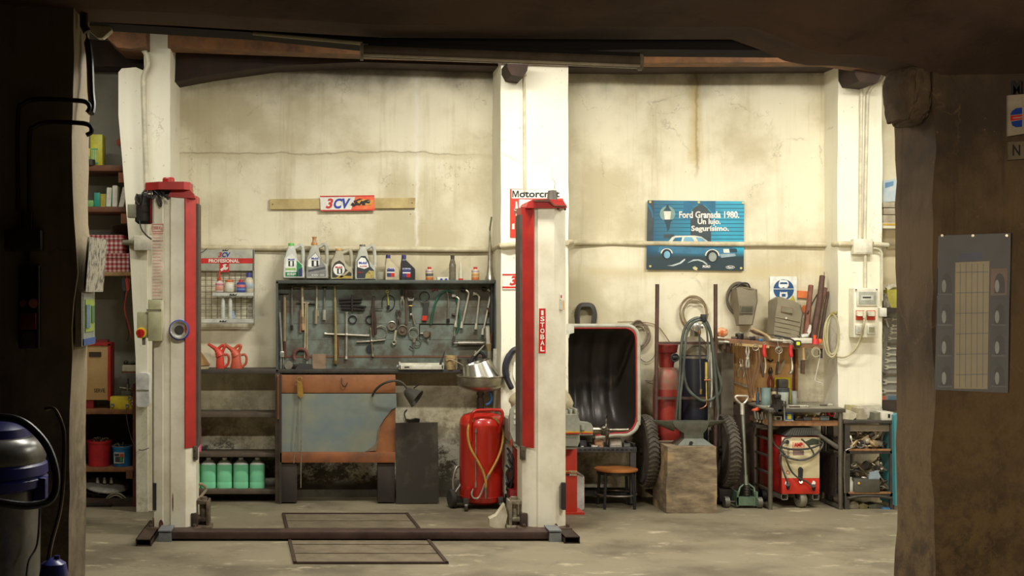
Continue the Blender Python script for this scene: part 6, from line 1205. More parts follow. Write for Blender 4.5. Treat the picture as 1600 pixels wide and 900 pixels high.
pm('print', [(1042, 415), (1050, 414), (1062, 410), (1070, 404), (1071, 406), (1064, 412), (1052, 416)], M((190, 200, 196), .5), 2); pm('print', [(1074, 411), (1083, 405.5), (1092, 405), (1100, 408), (1106, 413), (1104, 414), (1098, 409.5), (1090, 407), (1083, 408)], M((190, 200, 196), .5), 2)
wt = M((238, 234, 222), .5)
for tx, a, c_, t, u in (('Ford Granada 1980.', 1061, 1155, 330, 341), ('Un lujo.', 1090, 1126, 341.5, 353), ('Segurísimo.', 1080, 1139, 352.5, 363.5)): q.p('lettering', ptext(B(), tx, a, c_, t, u, Yp-.0036, .032, 0, 0, .001), wt)
q.p('lettering', ptext(B(), 'FORD', 1098, 1110, 414.5, 418.5, Yp-.0016, .05), wt)
b = B().pprism(ell(1141, 417.5, 7, 2.6, 18), Yp-.0014, .001); q.p('oval_badge', b, wt); q.p('oval_badge', B().pprism(ell(1141, 417.5, 6.2, 2, 18), Yp-.002, .001), dkb); q.p('lettering', ptext(B(), 'Ford', 1136.5, 1145.5, 416, 419, Yp-.0022, .04, .3), wt)
for a, c_ in ((1016, 315.5), (1092, 316), (1161, 317), (1016, 416), (1158, 419)): q.p('tack', B().cyl(P(a, c_, Yp), P(a, c_, Yp-.006), .011, None, 10), M((214, 196, 120), .5))
pm('torn_spot', [(1082, 418), (1086, 416), (1090, 419), (1089, 423), (1084, 421)], M((206, 196, 140), .6), 2)

# ================================================================ GAS CYLINDER TROLLEY
YT = 11.09
g = T('gas_trolley', 'tall brown steel trolley with two big treaded wheels carrying two gas cylinders', 'trolley', (PX(1073, YT), YT, 0))
br = M((98, 72, 62), .6, .4, (70, 52, 46), 10)
g.p('upright', B().cyl(P(1027, 444, YT), (PX(1024, YT), YT, .1), .017), br); g.p('upright', B().cyl(P(1118, 444, YT), (PX(1118, YT), YT, .1), .017), br)
for y in (536, 622, 705): g.p('crossbar', B().box(PX(1026, YT), PX(1118, YT), YT-.015, YT+.01, PZ(y+2, YT), PZ(y-2, YT)), br)
g.p('base_plate', B().box(PX(1022, YT), PX(1122, YT), YT-.02, YT+.30, .07, .09), br)
g.p('axle', B().cyl((PX(1008, YT), YT+.1, PZ(706, YT)), (PX(1136, YT), YT+.1, PZ(706, YT)), .014), dsteel)
def tyre_wheel(cx, y, lb):
    zc = PZ(706, YT); R_ = .312; c0 = Vector((PX(cx, y), y, zc)); ax = Vector((1, 0, 0))
    wgt = .050
    t_ = B().lathe([(R_*.72, -wgt*.7), (R_*.86, -wgt), (R_*.95, -wgt*.8), (R_*.985, -wgt*.35), (R_*.99, 0), (R_*.985, wgt*.35), (R_*.95, wgt*.8), (R_*.86, wgt), (R_*.72, wgt*.7)], c0, ax, 48)
    for k in range(46):
        a = 2*math.pi*k/46
        for s_ in (-1, 1):
            # chevron tread lugs
            p0 = c0+Vector((s_*.004, R_*math.cos(a), R_*math.sin(a))); a2 = a+.075
            p1 = c0+Vector((s_*wgt*.86, R_*.955*math.cos(a2), R_*.955*math.sin(a2))); t_.tube([p0*1, p1], .010, 5)
    wh = g.p('wheel', t_, M((84, 76, 64), .8, 0, (56, 50, 44), 12), lb)
    g.p('rim', B().lathe([(R_*.66, -.03), (R_*.74, -.035), (R_*.74, .035), (R_*.66, .03), (R_*.66, -.03)], c0, ax, 36), M((70, 64, 58), .5, .5), None, wh)
    g.p('hub', B().cyl(c0-ax*.06, c0+ax*.06, .04), dsteel, None, wh)
    b = B()
    for k in range(9):
        a = 2*math.pi*k/9; b.cyl(c0, c0+Vector((0, math.cos(a), math.sin(a)))*R_*.7, .004, None, 5)
    g.p('spokes', b, M((90, 84, 76), .5, .5), None, wh)
tyre_wheel(1009, YT+.07, 'left treaded wheel'); tyre_wheel(1133, YT+.07, 'right treaded wheel')
def cylinder(cx, y, wpx, top, col, name, lb, shoulder, band=None):
    R_ = PX(wpx/2+VX, y); o = (PX(cx, y), y+R_, .09); h = PZ(shoulder, y)-.09
    q = T(name, lb, 'gas cylinder', o)
    q.p('body', B().lathe([(R_*.9, 0), (R_, .02), (R_, h-.16), (R_*.96, h-.10), (R_*.8, h-.035), (R_*.5, h), (R_*.3, h+.01)], o, seg=32), M(col, .45, 0, tuple(x*.8 for x in col), 4)); return q, o, R_, h
q, o, R_, h = cylinder(1047, YT+.02, 42, 0, (150, 46, 36), 'red_gas_cylinder', 'red gas cylinder with guard collar standing left on the trolley', 575)
q.p('shoulder', B().lathe([(R_*1.005, h-.19), (R_*1.004, h-.155), (R_*.965, h-.097), (R_*.81, h-.032), (R_*.5, h+.004), (R_*.3, h+.014)], o, seg=32), M((120, 104, 84), .5, .2, (150, 56, 44), 10), 'bare grey brown shoulder')
q.p('collar', B().lathe([(.062, h), (.068, h+.05), (.074, h+.12), (.076, h+.125), (.09, h+.13), (.10, h+.2), (.085, h+.205)], o, seg=24, sx=1.0), M((140, 42, 36), .45), 'red guard collar')
q.p('valve', B().cyl((o[0]+.02, o[1]-.10, o[2]+h+.09), (o[0]+.07, o[1]-.10, o[2]+h+.09), .026).ring((o[0]+.04, o[1]-.12, o[2]+h+.09), .032, .007), black)
q, o, R_, h = cylinder(1091, YT+.02, 41, 0, (30, 32, 46), 'black_gas_cylinder', 'dark blue-black gas cylinder with regulator standing right on the trolley', 528)
q.p('shoulder', B().lathe([(R_*1.004, h-.15), (R_*.965, h-.097), (R_*.81, h-.032), (R_*.5, h+.004), (R_*.3, h+.014)], o, seg=32), M((128, 118, 96), .6, 0, (100, 90, 70)), 'dusty grey shoulder'); q.p('neck', B().cyl((o[0], o[1], o[2]+h), (o[0], o[1], o[2]+h+.09), .04, .03), M((120, 112, 94), .5, .4))
q.p('regulator', B().sph((o[0]-.01, o[1]-.08, PZ(510, YT)), .045).cyl((o[0]-.05, o[1]-.08, PZ(510, YT)), (o[0]+.05, o[1]-.08, PZ(510, YT)), .02).cyl((o[0]-.01, o[1]-.1, PZ(514, YT)), (o[0]-.01, o[1]-.13, PZ(514, YT)), .028), chrome, 'chrome pressure regulator')
q.p('strap', B().lathe([(R_*1.01, h-.18), (R_*1.02, h-.16)], o, seg=28), steel)
# welding hoses hung over the regulator
hz = M((78, 84, 74), .5, 0, (58, 62, 56)); YH = YT-.07
q = T('welding_hose', 'big loop of grey-green welding hose slung over the black gas cylinder', 'hose', P(1096, 497, YH))
def hose(pts, r=.0135, y0=YH, m_=hz): return q.p('hose', B().tube([P(a, c_, y0-.012*(k % 2)) for k, (a, c_) in enumerate(pts)], r, 8, smooth=7), m_)
hose([(1056, 660), (1060, 620), (1063, 580), (1064, 550), (1068, 520), (1076, 504), (1090, 497), (1103, 502), (1110, 520), (1114, 545), (1120, 575), (1127, 600), (1124, 614), (1112, 624), (1098, 626), (1084, 618), (1074, 606), (1069, 590), (1068, 575)])
hose([(1062, 655), (1063, 620), (1067, 585), (1070, 550), (1073, 522), (1082, 505), (1095, 500), (1105, 508), (1112, 530), (1115, 560), (1118, 590), (1122, 640)], .012, YH-.03)
hose([(1098, 503), (1104, 515), (1106, 540), (1105, 562)], .009, YH-.04); hose([(1100, 502), (1108, 512), (1112, 540), (1116, 580), (1122, 640), (1120, 660)], .009, YH-.01)
q.p('strap', B().box(PX(1094, YH), PX(1101, YH), YH-.06, YH+.0, PZ(502, YH), PZ(491, YH), 0, .004), black)
q.p('torch', B().cyl(P(1103.5, 566, YH-.04), P(1103.5, 592, YH-.04), .011).cyl(P(1103.5, 592, YH-.04), P(1104, 625, YH-.04), .006), M((196, 170, 90), .5, .3), 'yellow brass torch handle')
q.p('torch_tip', B().tube([P(1104, 625, YH-.04), P(1104, 632, YH-.04), P(1099, 637, YH-.06), P(1093, 639, YH-.08)], .006, 6, smooth=3).cyl(P(1100, 594, YH-.05), P(1110, 594, YH-.05), .008), M((150, 96, 60), .4, .6))
q = T('pressure_hose', 'thin straight black hose running down the front of the black gas cylinder', 'hose', P(1094, 617, YH)); q.p('hose', B().tube([P(1093, 518, YH-.02), P(1093, 540, YH-.02), P(1094, 570, YH-.02), P(1095, 612, YH-.02)], .008, 7), M((60, 60, 56), .5)); q.p('fitting', B().cyl(P(1093, 516, YH-.02), P(1093, 522, YH-.02), .012).cyl(P(1095, 608, YH-.02), P(1095, 616, YH-.02), .012), brass)
solo('white_cable', 'thin white cable hanging beside the right upright of the gas trolley', 'cable', B().tube([P(1111, 540, YT+.05), P(1112, 590, YT+.0), P(1112, 612, YT-.05), P(1110, 636, YT-.05)], .007, 6, smooth=4), M((206, 206, 190), .5))
# coils of wire on the wall
def wallcoil(cx, cy, rx, ry, n, r, lb, col, Y=WY-.04, sd=1, name='wire_coil', turns=3, jit=2.2):
    random.seed(sd); pts = []
    for k in range(int(n*turns)):
        a = 2*math.pi*k/n; ph = a*.21+sd
        pts.append(P(cx+(rx+jit*math.sin(ph*1.7))*math.cos(a)+jit*math.sin(ph), cy+(ry+jit*math.cos(ph*1.3))*math.sin(a)+jit*math.cos(ph*.8), Y-.010*math.sin(ph*2.1)))
    return solo(name, lb, 'coil', B().tube(pts, r, 6, smooth=3), M(col, .6))
wallcoil(1085, 490, 20, 24, 14, .006, 'large coil of tan wire on the wall behind the black gas cylinder', (150, 130, 96), sd=2, turns=4)
wallcoil(998, 522, 15, 19, 14, .007, 'coil of brown cable on the wall right of the balancer hood', (134, 116, 96), sd=5, turns=4)
solo('loose_wire', 'thin loose wires trailing on the wall between balancer hood and gas trolley', 'wire', B().tube([P(965, 503, WY-.03), P(1000, 503, WY-.02), P(1025, 508, WY-.02), P(1040, 525, WY-.02), P(1052, 545, WY-.02), P(1056, 560, WY-.02)], .004, 5, smooth=5), M((150, 120, 80), .6))
solo('loose_wire', 'thin black wire looping low on the wall left of the gas trolley', 'wire', B().tube([P(1000, 560, WY-.01), P(1010, 566, WY-.02), P(1020, 560, WY-.02), P(1027, 550, WY-.02), P(1022, 592, WY-.02), P(1008, 594, WY-.01)], .003, 5, smooth=5), M((90, 80, 66), .6))
wallcoil(1156, 467, 20, 24, 14, .010, 'coil of dark cable on the wall behind the left welding mask', (86, 76, 60), sd=7, turns=3, jit=1.6)

# ================================================================ ANVIL ON STUMP
YA2 = 10.66
b = B(); sx0, sx1 = PX(1041, YA2), PX(1120, YA2); hst = PZ(698, YA2)
bm = bmesh.new(); prof = [(0, .04), (.05, 0), (1, 0), (1, 1), (0, 1)]
b.rough(sx0, sx1, YA2, YA2+.42, 0, hst, .045, .008, fr=5)
b.v = [Vector((v_.x+(.012 if v_.x < sx0+.1 and v_.z > .3 else -.004 if v_.z > .5 and v_.x > sx1-.1 else 0), v_.y, max(0, v_.z))) for v_ in b.v]
m_st, nt, bs = NT('stump_wood'); L = nt.links.new; tc = N(nt, 'TexCoord'); mp = N(nt, 'Mapping'); mp.inputs['Scale'].default_value = (1.5, 2, 4.5); L(tc.outputs['Object'], mp.inputs[0])
n_ = N(nt, 'TexNoise'); n_.inputs['Scale'].default_value = 3.2; n_.inputs['Detail'].default_value = 8; n_.inputs['Roughness'].default_value = .7; L(mp.outputs[0], n_.inputs['Vector'])
r_ = N(nt, 'ValToRGB'); e = r_.color_ramp.elements; e[0].position = .3; e[0].color = RGB((70, 58, 46)); e[1].position = .72; e[1].color = RGB((158, 140, 110)); x = e.new(.5); x.color = RGB((118, 102, 80)); L(n_.outputs['Fac'], r_.inputs[0])
n2 = N(nt, 'TexNoise'); n2.inputs['Scale'].default_value = 4; L(tc.outputs['Object'], n2.inputs['Vector']); sp = N(nt, 'SeparateXYZ'); L(tc.outputs['Object'], sp.inputs[0])
a_ = N(nt, 'Math'); a_.operation = 'ABSOLUTE'; L(sp.outputs['X'], a_.inputs[0]); a2 = N(nt, 'Math'); a2.operation = 'ADD'; L(a_.outputs[0], a2.inputs[0]); L(n2.outputs['Fac'], a2.inputs[1])
mr2 = N(nt, 'MapRange'); mr2.inputs[1].default_value = .76; mr2.inputs[2].default_value = .84; mr2.inputs[4].default_value = .6; L(a2.outputs[0], mr2.inputs[0])
mx_ = N(nt, 'MixRGB'); L(mr2.outputs[0], mx_.inputs[0]); L(r_.outputs[0], mx_.inputs[1]); mx_.inputs[2].default_value = RGB((180, 150, 100)); L(mx_.outputs[0], bs.inputs['Base Color']); bs.inputs['Roughness'].default_value = .8
bp = N(nt, 'Bump'); bp.inputs['Strength'].default_value = .35; bp.inputs['Distance'].default_value = .02; L(n_.outputs['Fac'], bp.inputs['Height']); L(bp.outputs[0], bs.inputs['Normal'])
solo('wooden_stump', 'rough squared wooden block carrying the anvil', 'stump', b, m_st)
YV = YA2+.20; k_ = YV
def av(px): return PX(px, k_)
ztop = PZ(657.5, YV)
q = T('anvil', 'grey-green steel anvil with two horns on the wooden block', 'anvil', (PX(1080, YV), YV, hst)); anv = M((92, 90, 78), .45, .25, (62, 68, 56), 9, .15)
# body lofted from the outline: list of (px, halfdepth) for several heights
b = B()
prof = [(PZ(698.8, YV), 1052, 1110, .11), (PZ(694, YV), 1053, 1109, .11), (PZ(690, YV), 1058, 1104, .09), (PZ(684, YV), 1066, 1096, .06), (PZ(676, YV), 1066, 1096, .055), (PZ(671, YV), 1058, 1100, .06), (PZ(666, YV), 1040+12, 1102, .065), (ztop-.012, 1048, 1104, .066), (ztop, 1049, 1103, .064)]
prof[0] = (hst, *prof[0][1:])
vs = []
for z, a, c_, d_ in prof:
    vs += [(av(a), YV-d_, z), (av(c_), YV-d_, z), (av(c_), YV+d_, z), (av(a), YV+d_, z)]
fs = [[i*4+k, i*4+(k+1) % 4, (i+1)*4+(k+1) % 4, (i+1)*4+k] for i in range(len(prof)-1) for k in range(4)]+[[3, 2, 1, 0], [4*(len(prof)-1)+k for k in range(4)]]
b.add(vs, fs)
def horn(x0, x1, r0, r1, drop):
    vs = []; n = 10; seg = 14
    for i in range(n+1):
        t_ = i/n; x_ = av(x0)+(av(x1)-av(x0))*t_; rr = r0*(1-t_)**.75+r1
        for kk in range(seg):
            a = 2*math.pi*kk/seg; zz_ = rr*math.sin(a)*drop
            vs.append((x_, YV+rr*.95*math.cos(a), ztop-.002-rr*drop*.0+(min(zz_, 0) if math.sin(a) < 0 else 0)+.006*t_))
    fs = [[i*seg+k, i*seg+(k+1) % seg, (i+1)*seg+(k+1) % seg, (i+1)*seg+k] for i in range(n) for k in range(seg)]+[list(range(seg)), list(range(n*seg, (n+1)*seg))]
    return B().add(vs, fs)
q.p('body', b, anv); q.p('horn', horn(1052, 1019, .064, .003, 1.35), anv); q.p('horn', horn(1100, 1135, .062, .004, .95), anv)
q.p('base_notch', B().cyl((PX(1080, YV-.112), YV-.112, hst+.02), (PX(1080, YV-.112), YV-.105, hst+.02), .016), black)  # black disc stands in for the dark arch notch in the base

# ================================================================ TROLLEY JACK
YJ = 10.92
j = T('trolley_jack', 'green trolley jack on the floor with a long upright steel handle', 'jack', (PX(1163, YJ), YJ, 0)); grn = M((98, 122, 96), .5, .1, (66, 80, 66), 12)
j.p('body', B().pprism([(1151, 777), (1182, 777), (1182, 790), (1152, 790)], YJ-.02, .05).box(PX(1150, YJ), PX(1153, YJ), YJ-.02, YJ+.45, PZ(790, YJ), PZ(768, YJ)).box(PX(1180, YJ), PX(1183, YJ), YJ-.02, YJ+.45, PZ(790, YJ), PZ(768, YJ)), grn)
j.p('bracket', B().tube([P(1152, 778, YJ), P(1156, 762, YJ+.03), P(1164, 755, YJ+.05)], .008, 6).tube([P(1181, 778, YJ), P(1178, 762, YJ+.03), P(1168, 755, YJ+.05)], .008, 6), grn)
j.p('pump', B().cyl(P(1167, 776, YJ+.06), P(1167, 758, YJ+.06), .03).cyl(P(1160, 778, YJ+.05), P(1174, 778, YJ+.05), .02), M((90, 88, 84), .4, .6))
for k in range(4): j.p('spring', B().ring(P(1167, 760+k*4, YJ+.02), .026, .005, (0, 0, 1), 16), dsteel)
j.p('handle', B().cyl(P(1166, 758, YJ+.03), P(1165, 742, YJ+.04), .020, .018).cyl(P(1165, 742, YJ+.04), P(1160, 636, YJ+.12), .0135, .0155), M((150, 152, 136), .35, .6, (96, 112, 96), 3), 'long steel handle')
j.p('grip', B().cyl(P(1160, 648, YJ+.11), P(1159.5, 630, YJ+.12), .018).tube([P(1159, 632, YJ+.12), P(1152, 626, YJ+.12), P(1149, 621, YJ+.12), P(1151, 618.5, YJ+.12), P(1159, 618.5, YJ+.12), P(1167, 619, YJ+.12), P(1168.5, 622, YJ+.12), P(1165, 628, YJ+.12), P(1160, 632, YJ+.12)], .009, 8, smooth=3), M((214, 208, 190), .35, .5), 'pale triangular grip')
for a, yy in ((1135, YJ+.03), (1186, YJ-.0)): j.p('wheel', B().cyl((PX(a, yy)-.02, yy, .047), (PX(a, yy)+.02, yy, .047), .047, None, 22), M((110, 108, 96), .5, .3))
j.p('axle', B().cyl((PX(1135, YJ), YJ+.03, .05), (PX(1186, YJ), YJ+.0, .05), .012), dsteel)
for a in (1128, 1192): j.p('wheel', B().cyl((PX(a, YJ+.35)-.02, YJ+.35, .055), (PX(a, YJ+.35)+.02, YJ+.35, .055), .055, None, 22), black)
solo('dark_machine', 'dark low box of iron parts on the floor left of the green jack', 'box', B().pbox(1124, 1146, 764, 784, YJ+.12, .2, 0, .01).pbox(1128, 1140, 758, 766, YJ+.18, .1, 0, .01), M((48, 42, 38), .7, .2))
# column behind jack
solo('grey_post', 'rough grey square post standing behind the trolley jack and gas trolley', 'post', B().rough(PX(1127, 11.25), PX(1146, 11.25), 11.25, 11.4, 0, PZ(552, 11.25), .08, .005), M((104, 96, 82), .8, 0, (76, 68, 56), 5))
solo('backing_board', 'dark brown board leaning on the wall behind the trolley jack', 'board', B().pbox(1146, 1178, 632, 782, 11.36, .03), M((76, 58, 46), .8, 0, (56, 44, 36), 4))

# ================================================================ WORKBENCH RACK AND WELDER
YR1, YR2 = 10.85, 11.22
xl, xr = PX(1203.5, YR1), PX(1313, YR1)
r = T('workbench', 'steel tube workbench with ladder sides, cluttered top and a low shelf', 'workbench', ((xl+xr)/2, YR1, 0)); pm_ = M((110, 104, 92), .5, .5, (84, 78, 68), 6); dk2 = M((72, 66, 60), .6, .4)
ztop2 = PZ(637.5, YR1)
for x_ in (xl, xr):
    for y_ in (YR1, YR2): r.p('leg', B().cyl((x_, y_, 0), (x_, y_, ztop2-.01), .019), pm_)
    for py in (687, 713.5, 740, 766): r.p('rung', B().box(x_-.01, x_+.01, YR1, YR2, PZ(py, YR1)-.008, PZ(py, YR1)+.008), M((96, 90, 80), .5, .5))
r.p('foot_bar', B().cyl((xl, YR1-.0, .02), (xl, YR2, .02), .018), pm_); r.p('foot_bar', B().cyl((xr, YR1, .02), (xr, YR2, .02), .018), pm_)
r.p('perforated_panel', B().box(xr-.03, xr-.024, YR1+.02, YR2, .1, PZ(714, YR1)), M((66, 56, 52), .6, .3, (40, 34, 32), 40)); 
r.p('top', B().box(PX(1199, YR1), PX(1319, YR1), YR1-.03, YR2+.24, ztop2-.018, ztop2, 0, .003), M((150, 146, 128), .55, .2, (116, 110, 94), 5)); r.p('apron', B().box(PX(1199, YR1), PX(1319, YR1), YR1-.034, YR1-.02, ztop2-.035, ztop2-.002, 0, .002), M((96, 92, 82), .5, .4))
r.p('shelf', B().box(xl-.0, xr, YR1+.01, YR2+.2, PZ(662, YR1)-.02, PZ(658, YR1)), M((150, 104, 64), .7, 0, (96, 70, 48), 22, .3)); zs = PZ(658, YR1)+.001
# odds and ends on the lower shelf
def smallbox(a, c_, t, Y, d, name, lb, cat, col, extra=None, zb=None, open_=False, group=None):
    z0 = zs if zb is None else zb; z1 = PZ(t, Y); q = T(name, lb, cat, ((PX(a, Y)+PX(c_, Y))/2, Y, z0), group)
    q.p('body', B().box(PX(a, Y), PX(c_, Y), Y, Y+d, z0, z1, 0, .003), M(col, .55, 0, tuple(x*.75 for x in col), 20))
    for n_, b_, m_ in (extra or []): q.p(n_, b_, m_)
    return q
Ya = YR1+.03
smallbox(1211, 1222, 650, Ya, .05, 'metal_clamp', 'pale square metal ring on the workbench lower shelf', 'clamp', (170, 162, 136), [('hole', B().pbox(1213.5, 1219.5, 651.8, 656, Ya-.002, .004), black)])
q = smallbox(1227.5, 1239.5, 643.6, Ya-.01, .06, 'tape_measure', 'blue tape measure with yellow square on the workbench lower shelf', 'tape measure', (70, 110, 180), [('label', B().pbox(1230.5, 1236.5, 647, 655, Ya-.014, .006, 0, .001), M((226, 214, 60), .5)), ('edge', B().pbox(1227, 1240, 656, 658, Ya-.016, .05), M((190, 200, 206), .5))])
for a, c_, t, col, lb in ((1269, 1281, 652, (150, 120, 80), 'brown card box with small screws on the workbench lower shelf'), (1282, 1296, 650, (120, 128, 130), 'grey tin of small bits on the workbench lower shelf'), (1256, 1268, 651, (90, 88, 86), 'dark tray of bolts right of the blue tape measure'), (1243, 1255, 654, (70, 60, 52), 'low dark tray beside the blue tape measure')):
    smallbox(a, c_, t, Ya+.01, .09, 'small_tray', lb, 'tray', col)
    random.seed(int(a))
    for k in range(4): solo('bolt', 'small loose bolt lying in the trays under the workbench top', 'bolt', B().cyl((PX(a+2+k*2.4, Ya), Ya+.03+.01*k, PZ(t, Ya)-.004), (PX(a+4+k*2.4, Ya), Ya+.05, PZ(t, Ya)+.014), .006, .008, 6), steel if k % 2 else brass, 'small bolts in the workbench trays')
q = T('tape_roll', 'bright red roll at the right end of the workbench lower shelf', 'roll', P(1303, 650, Ya+.06)); q.p('roll', B().cyl((PX(1303, Ya), Ya+.05, PZ(647, Ya)), (PX(1303, Ya), Ya+.1, PZ(647, Ya)), .030, None, 22), M((206, 34, 36), .5)); q.p('core', B().cyl((PX(1303, Ya), Ya+.046, PZ(647, Ya)), (PX(1303, Ya), Ya+.1, PZ(647, Ya)), .014), black); q.p('stand', B().box(PX(1300, Ya), PX(1306, Ya), Ya+.05, Ya+.1, zs, PZ(652, Ya)), dsteel)
# orange rag and hoses hanging at the left side
solo('orange_rag', 'crumpled orange cloth between the bench legs at the left', 'cloth', B().sph(P(1180, 641, 11.1), .03, 0, 12, (1.1, .8, .6)).sph(P(1184, 639, 11.1), .02, 0, 10, (1.3, .8, .8)), M((214, 84, 44), .7))
random.seed(21)
q = T('hanging_fittings', 'cluster of tan pipe fittings between the left legs of the workbench', 'fittings', P(1190, 660, 11.0))
for k in range(9): q.p('fitting', B().cyl(P(1179+k*2.4, 642+(k*7 % 11), 11.05), P(1181+k*2.4, 655+(k*5 % 9), 11.02), .013, .010, 8), M((116, 98, 72) if k % 2 else (84, 76, 64), .5, .4))
q.p('holder', B().box(PX(1178, 11.05), PX(1203, 11.05), 11.0, 11.2, PZ(668, 11.05), PZ(663, 11.05)), dk2)
# welder
YWd = 10.9; xw0, xw1 = PX(1221, YWd), PX(1281, YWd); z0, z1 = PZ(772, YWd), PZ(682, YWd); zm = PZ(747, YWd)
w2 = T('welding_machine', 'cream and red wheeled welding machine under the workbench', 'welding machine', ((xw0+xw1)/2, YWd, 0))
w2.p('case', B().box(xw0, xw1, YWd+.004, YWd+.55, z0, z1, 0, .004), M((168, 36, 30), .45), 'red side casing'); w2.p('front_panel', B().box(xw0+.004, xw1-.004, YWd-.004, YWd+.01, zm, z1-.006, 0, .002), M((226, 214, 176), .45, 0, (200, 186, 146), 5), 'cream front'); w2.p('front_panel', B().box(xw0+.004, xw1-.004, YWd-.005, YWd+.01, z0+.002, zm, 0, .002), M((214, 52, 34), .45), 'red lower front')
w2.p('foot', hollow(B(), PX(1221, YWd), PX(1231, YWd), YWd, YWd+.5, PZ(781, YWd), z0, .004), steel); w2.p('foot', hollow(B(), PX(1270, YWd), PX(1280, YWd), YWd, YWd+.5, PZ(781, YWd), z0, .004), steel)
yw = YWd+.06; w2.p('wheel', B().lathe([(.01, -.025), (.062, -.028), (.068, -.02), (.070, 0), (.068, .02), (.062, .028), (.01, .025)], (PX(1251, yw), yw, .070), (1, .12, 0), 26), M((130, 124, 106), .6)); w2.p('wheel_fork', B().pprism([(1245, 772), (1257, 772), (1255, 780), (1247, 780)], yw-.03, .06), dsteel)
yf_ = YWd-.006
w2.p('dial', B().pbox(1238, 1257, 691, 700, yf_, .004).pbox(1239, 1256, 704, 711, yf_, .004, 1), [M((206, 120, 90), .5, 0, (226, 206, 170), 60), M((150, 120, 116), .5)])
w2.p('lettering', ptext(B(), 'AMP', 1241, 1254, 692, 698, yf_-.001, .04), sred)
w2.p('switch', B().cyl(P(1230, 690.5, yf_), P(1230, 690.5, yf_-.03), .018), black); w2.p('knob', B().pprism([(1249, 733), (1252, 730), (1255, 733), (1254, 750), (1251, 753), (1249, 749)], yf_-.03, .03), black); w2.p('socket', B().cyl(P(1251.5, 753, yf_), P(1251.5, 753, yf_-.02), .014), chrome)
for a in (1229, 1271): w2.p('mark', B().cyl(P(a, 754.5, yf_), P(a, 754.5, yf_-.003), .017, None, 18), swhite, 'round white terminal mark')
for k in range(6): w2.p('print_line', B().pbox(1230, 1234-(k % 2), 703+k*2.2, 703.7+k*2.2, yf_-.001, .003), M((80, 76, 70), .5))
w2.p('emblem', B().ring(P(1231, 738, yf_), .014, .0025), M((196, 90, 70), .5)); w2.p('emblem', B().pprism([(1270, 685), (1281, 687), (1279, 694), (1262, 696), (1258, 690)], yf_-.001, .003), M((66, 72, 56), .5))
cb_ = M((66, 64, 58), .5)
q = T('welding_cable', 'black welding cables looped over the front of the welding machine', 'cable', P(1245, 720, YWd-.05)); yy = YWd-.04
for pts, r__ in (([(1229, 690), (1222, 694), (1219, 704), (1224, 712), (1238, 717), (1254, 719), (1270, 713), (1282, 702), (1286, 692), (1280, 688)], .0085), ([(1236, 683), (1226, 686), (1221, 698), (1223, 706), (1228, 712), (1240, 718), (1256, 718), (1268, 714), (1271, 708), (1263, 696), (1252, 686)], .0075), ([(1224, 705), (1219, 712), (1220, 725), (1226, 742), (1231, 756), (1231, 760)], .0075), ([(1226, 708), (1230, 722), (1237, 737), (1248, 747), (1261, 753), (1270, 761)], .0075), ([(1203, 667), (1205, 680), (1210, 694), (1218, 702)], .0075), ([(1222, 699), (1236, 702), (1255, 702), (1271, 699), (1283, 693)], .009)):
    q.p('cable', B().tube([P(a, c_, yy-.012*(k % 2)) for k, (a, c_) in enumerate(pts)], r__, 7, smooth=6), cb_)
for a, c_ in ((1231, 760), (1271, 762)): q.p('plug', B().cyl(P(a, c_-3, yf_-.045), P(a+.5, c_+3, yf_-.006), .017, .014), black)
# ribbed cover and lever lying on the welder
q = T('ribbed_cover', 'dark ribbed plastic hood lying on top of the welding machine', 'cover', P(1254, 682, YWd))
b = B().pprism([(1226, 681), (1236, 670), (1240, 668.5), (1272, 668.5), (1278, 672), (1284, 678), (1280, 680), (1250, 681.5)], YWd-.02, .25)
q.p('body', b, M((84, 84, 78), .5)); 
for k in range(11): q.p('rib', B().tube([P(1236+k*3.4, 671, YWd-.022), P(1232+k*3.7, 680, YWd-.024)], .006, 6), M((76, 76, 70), .5))
tool('lever', 'tapered grey steel lever leaning off the ribbed hood on the welding machine', 'lever', [('handle', rod(1279, 679, 1309, 699, .014, .022, YWd-.03), M((130, 128, 118), .35, .6))])
# vice on the bench
q = T('bench_vice', 'black cast iron bench vice with dangling handle at the front of the workbench', 'vice', P(1218, 645, YR1-.05)); yv = YR1-.05
q.p('body', B().pprism([(1213, 620), (1217, 617), (1220, 622), (1222, 628), (1228, 627), (1229, 636), (1226, 642), (1214, 644), (1210, 638), (1214, 632)], yv, .12), M((58, 54, 50), .55, .4)); q.p('jaw', B().pbox(1211, 1221, 617, 622, yv-.02, .08, 0, .004), dsteel)
q.p('screw', B().cyl(P(1225, 633, yv-.06), P(1225, 633, yv+.1), .014), dsteel); q.p('handle', B().cyl(P(1225, 627, yv-.05), P(1226, 657, yv-.05), .006).sph(P(1225, 626, yv-.05), .010), M((176, 172, 156), .35, .7)); q.p('clamp', B().box(PX(1216, yv), PX(1222, yv), yv, yv+.1, ztop2-.05, PZ(640, yv)), dsteel)
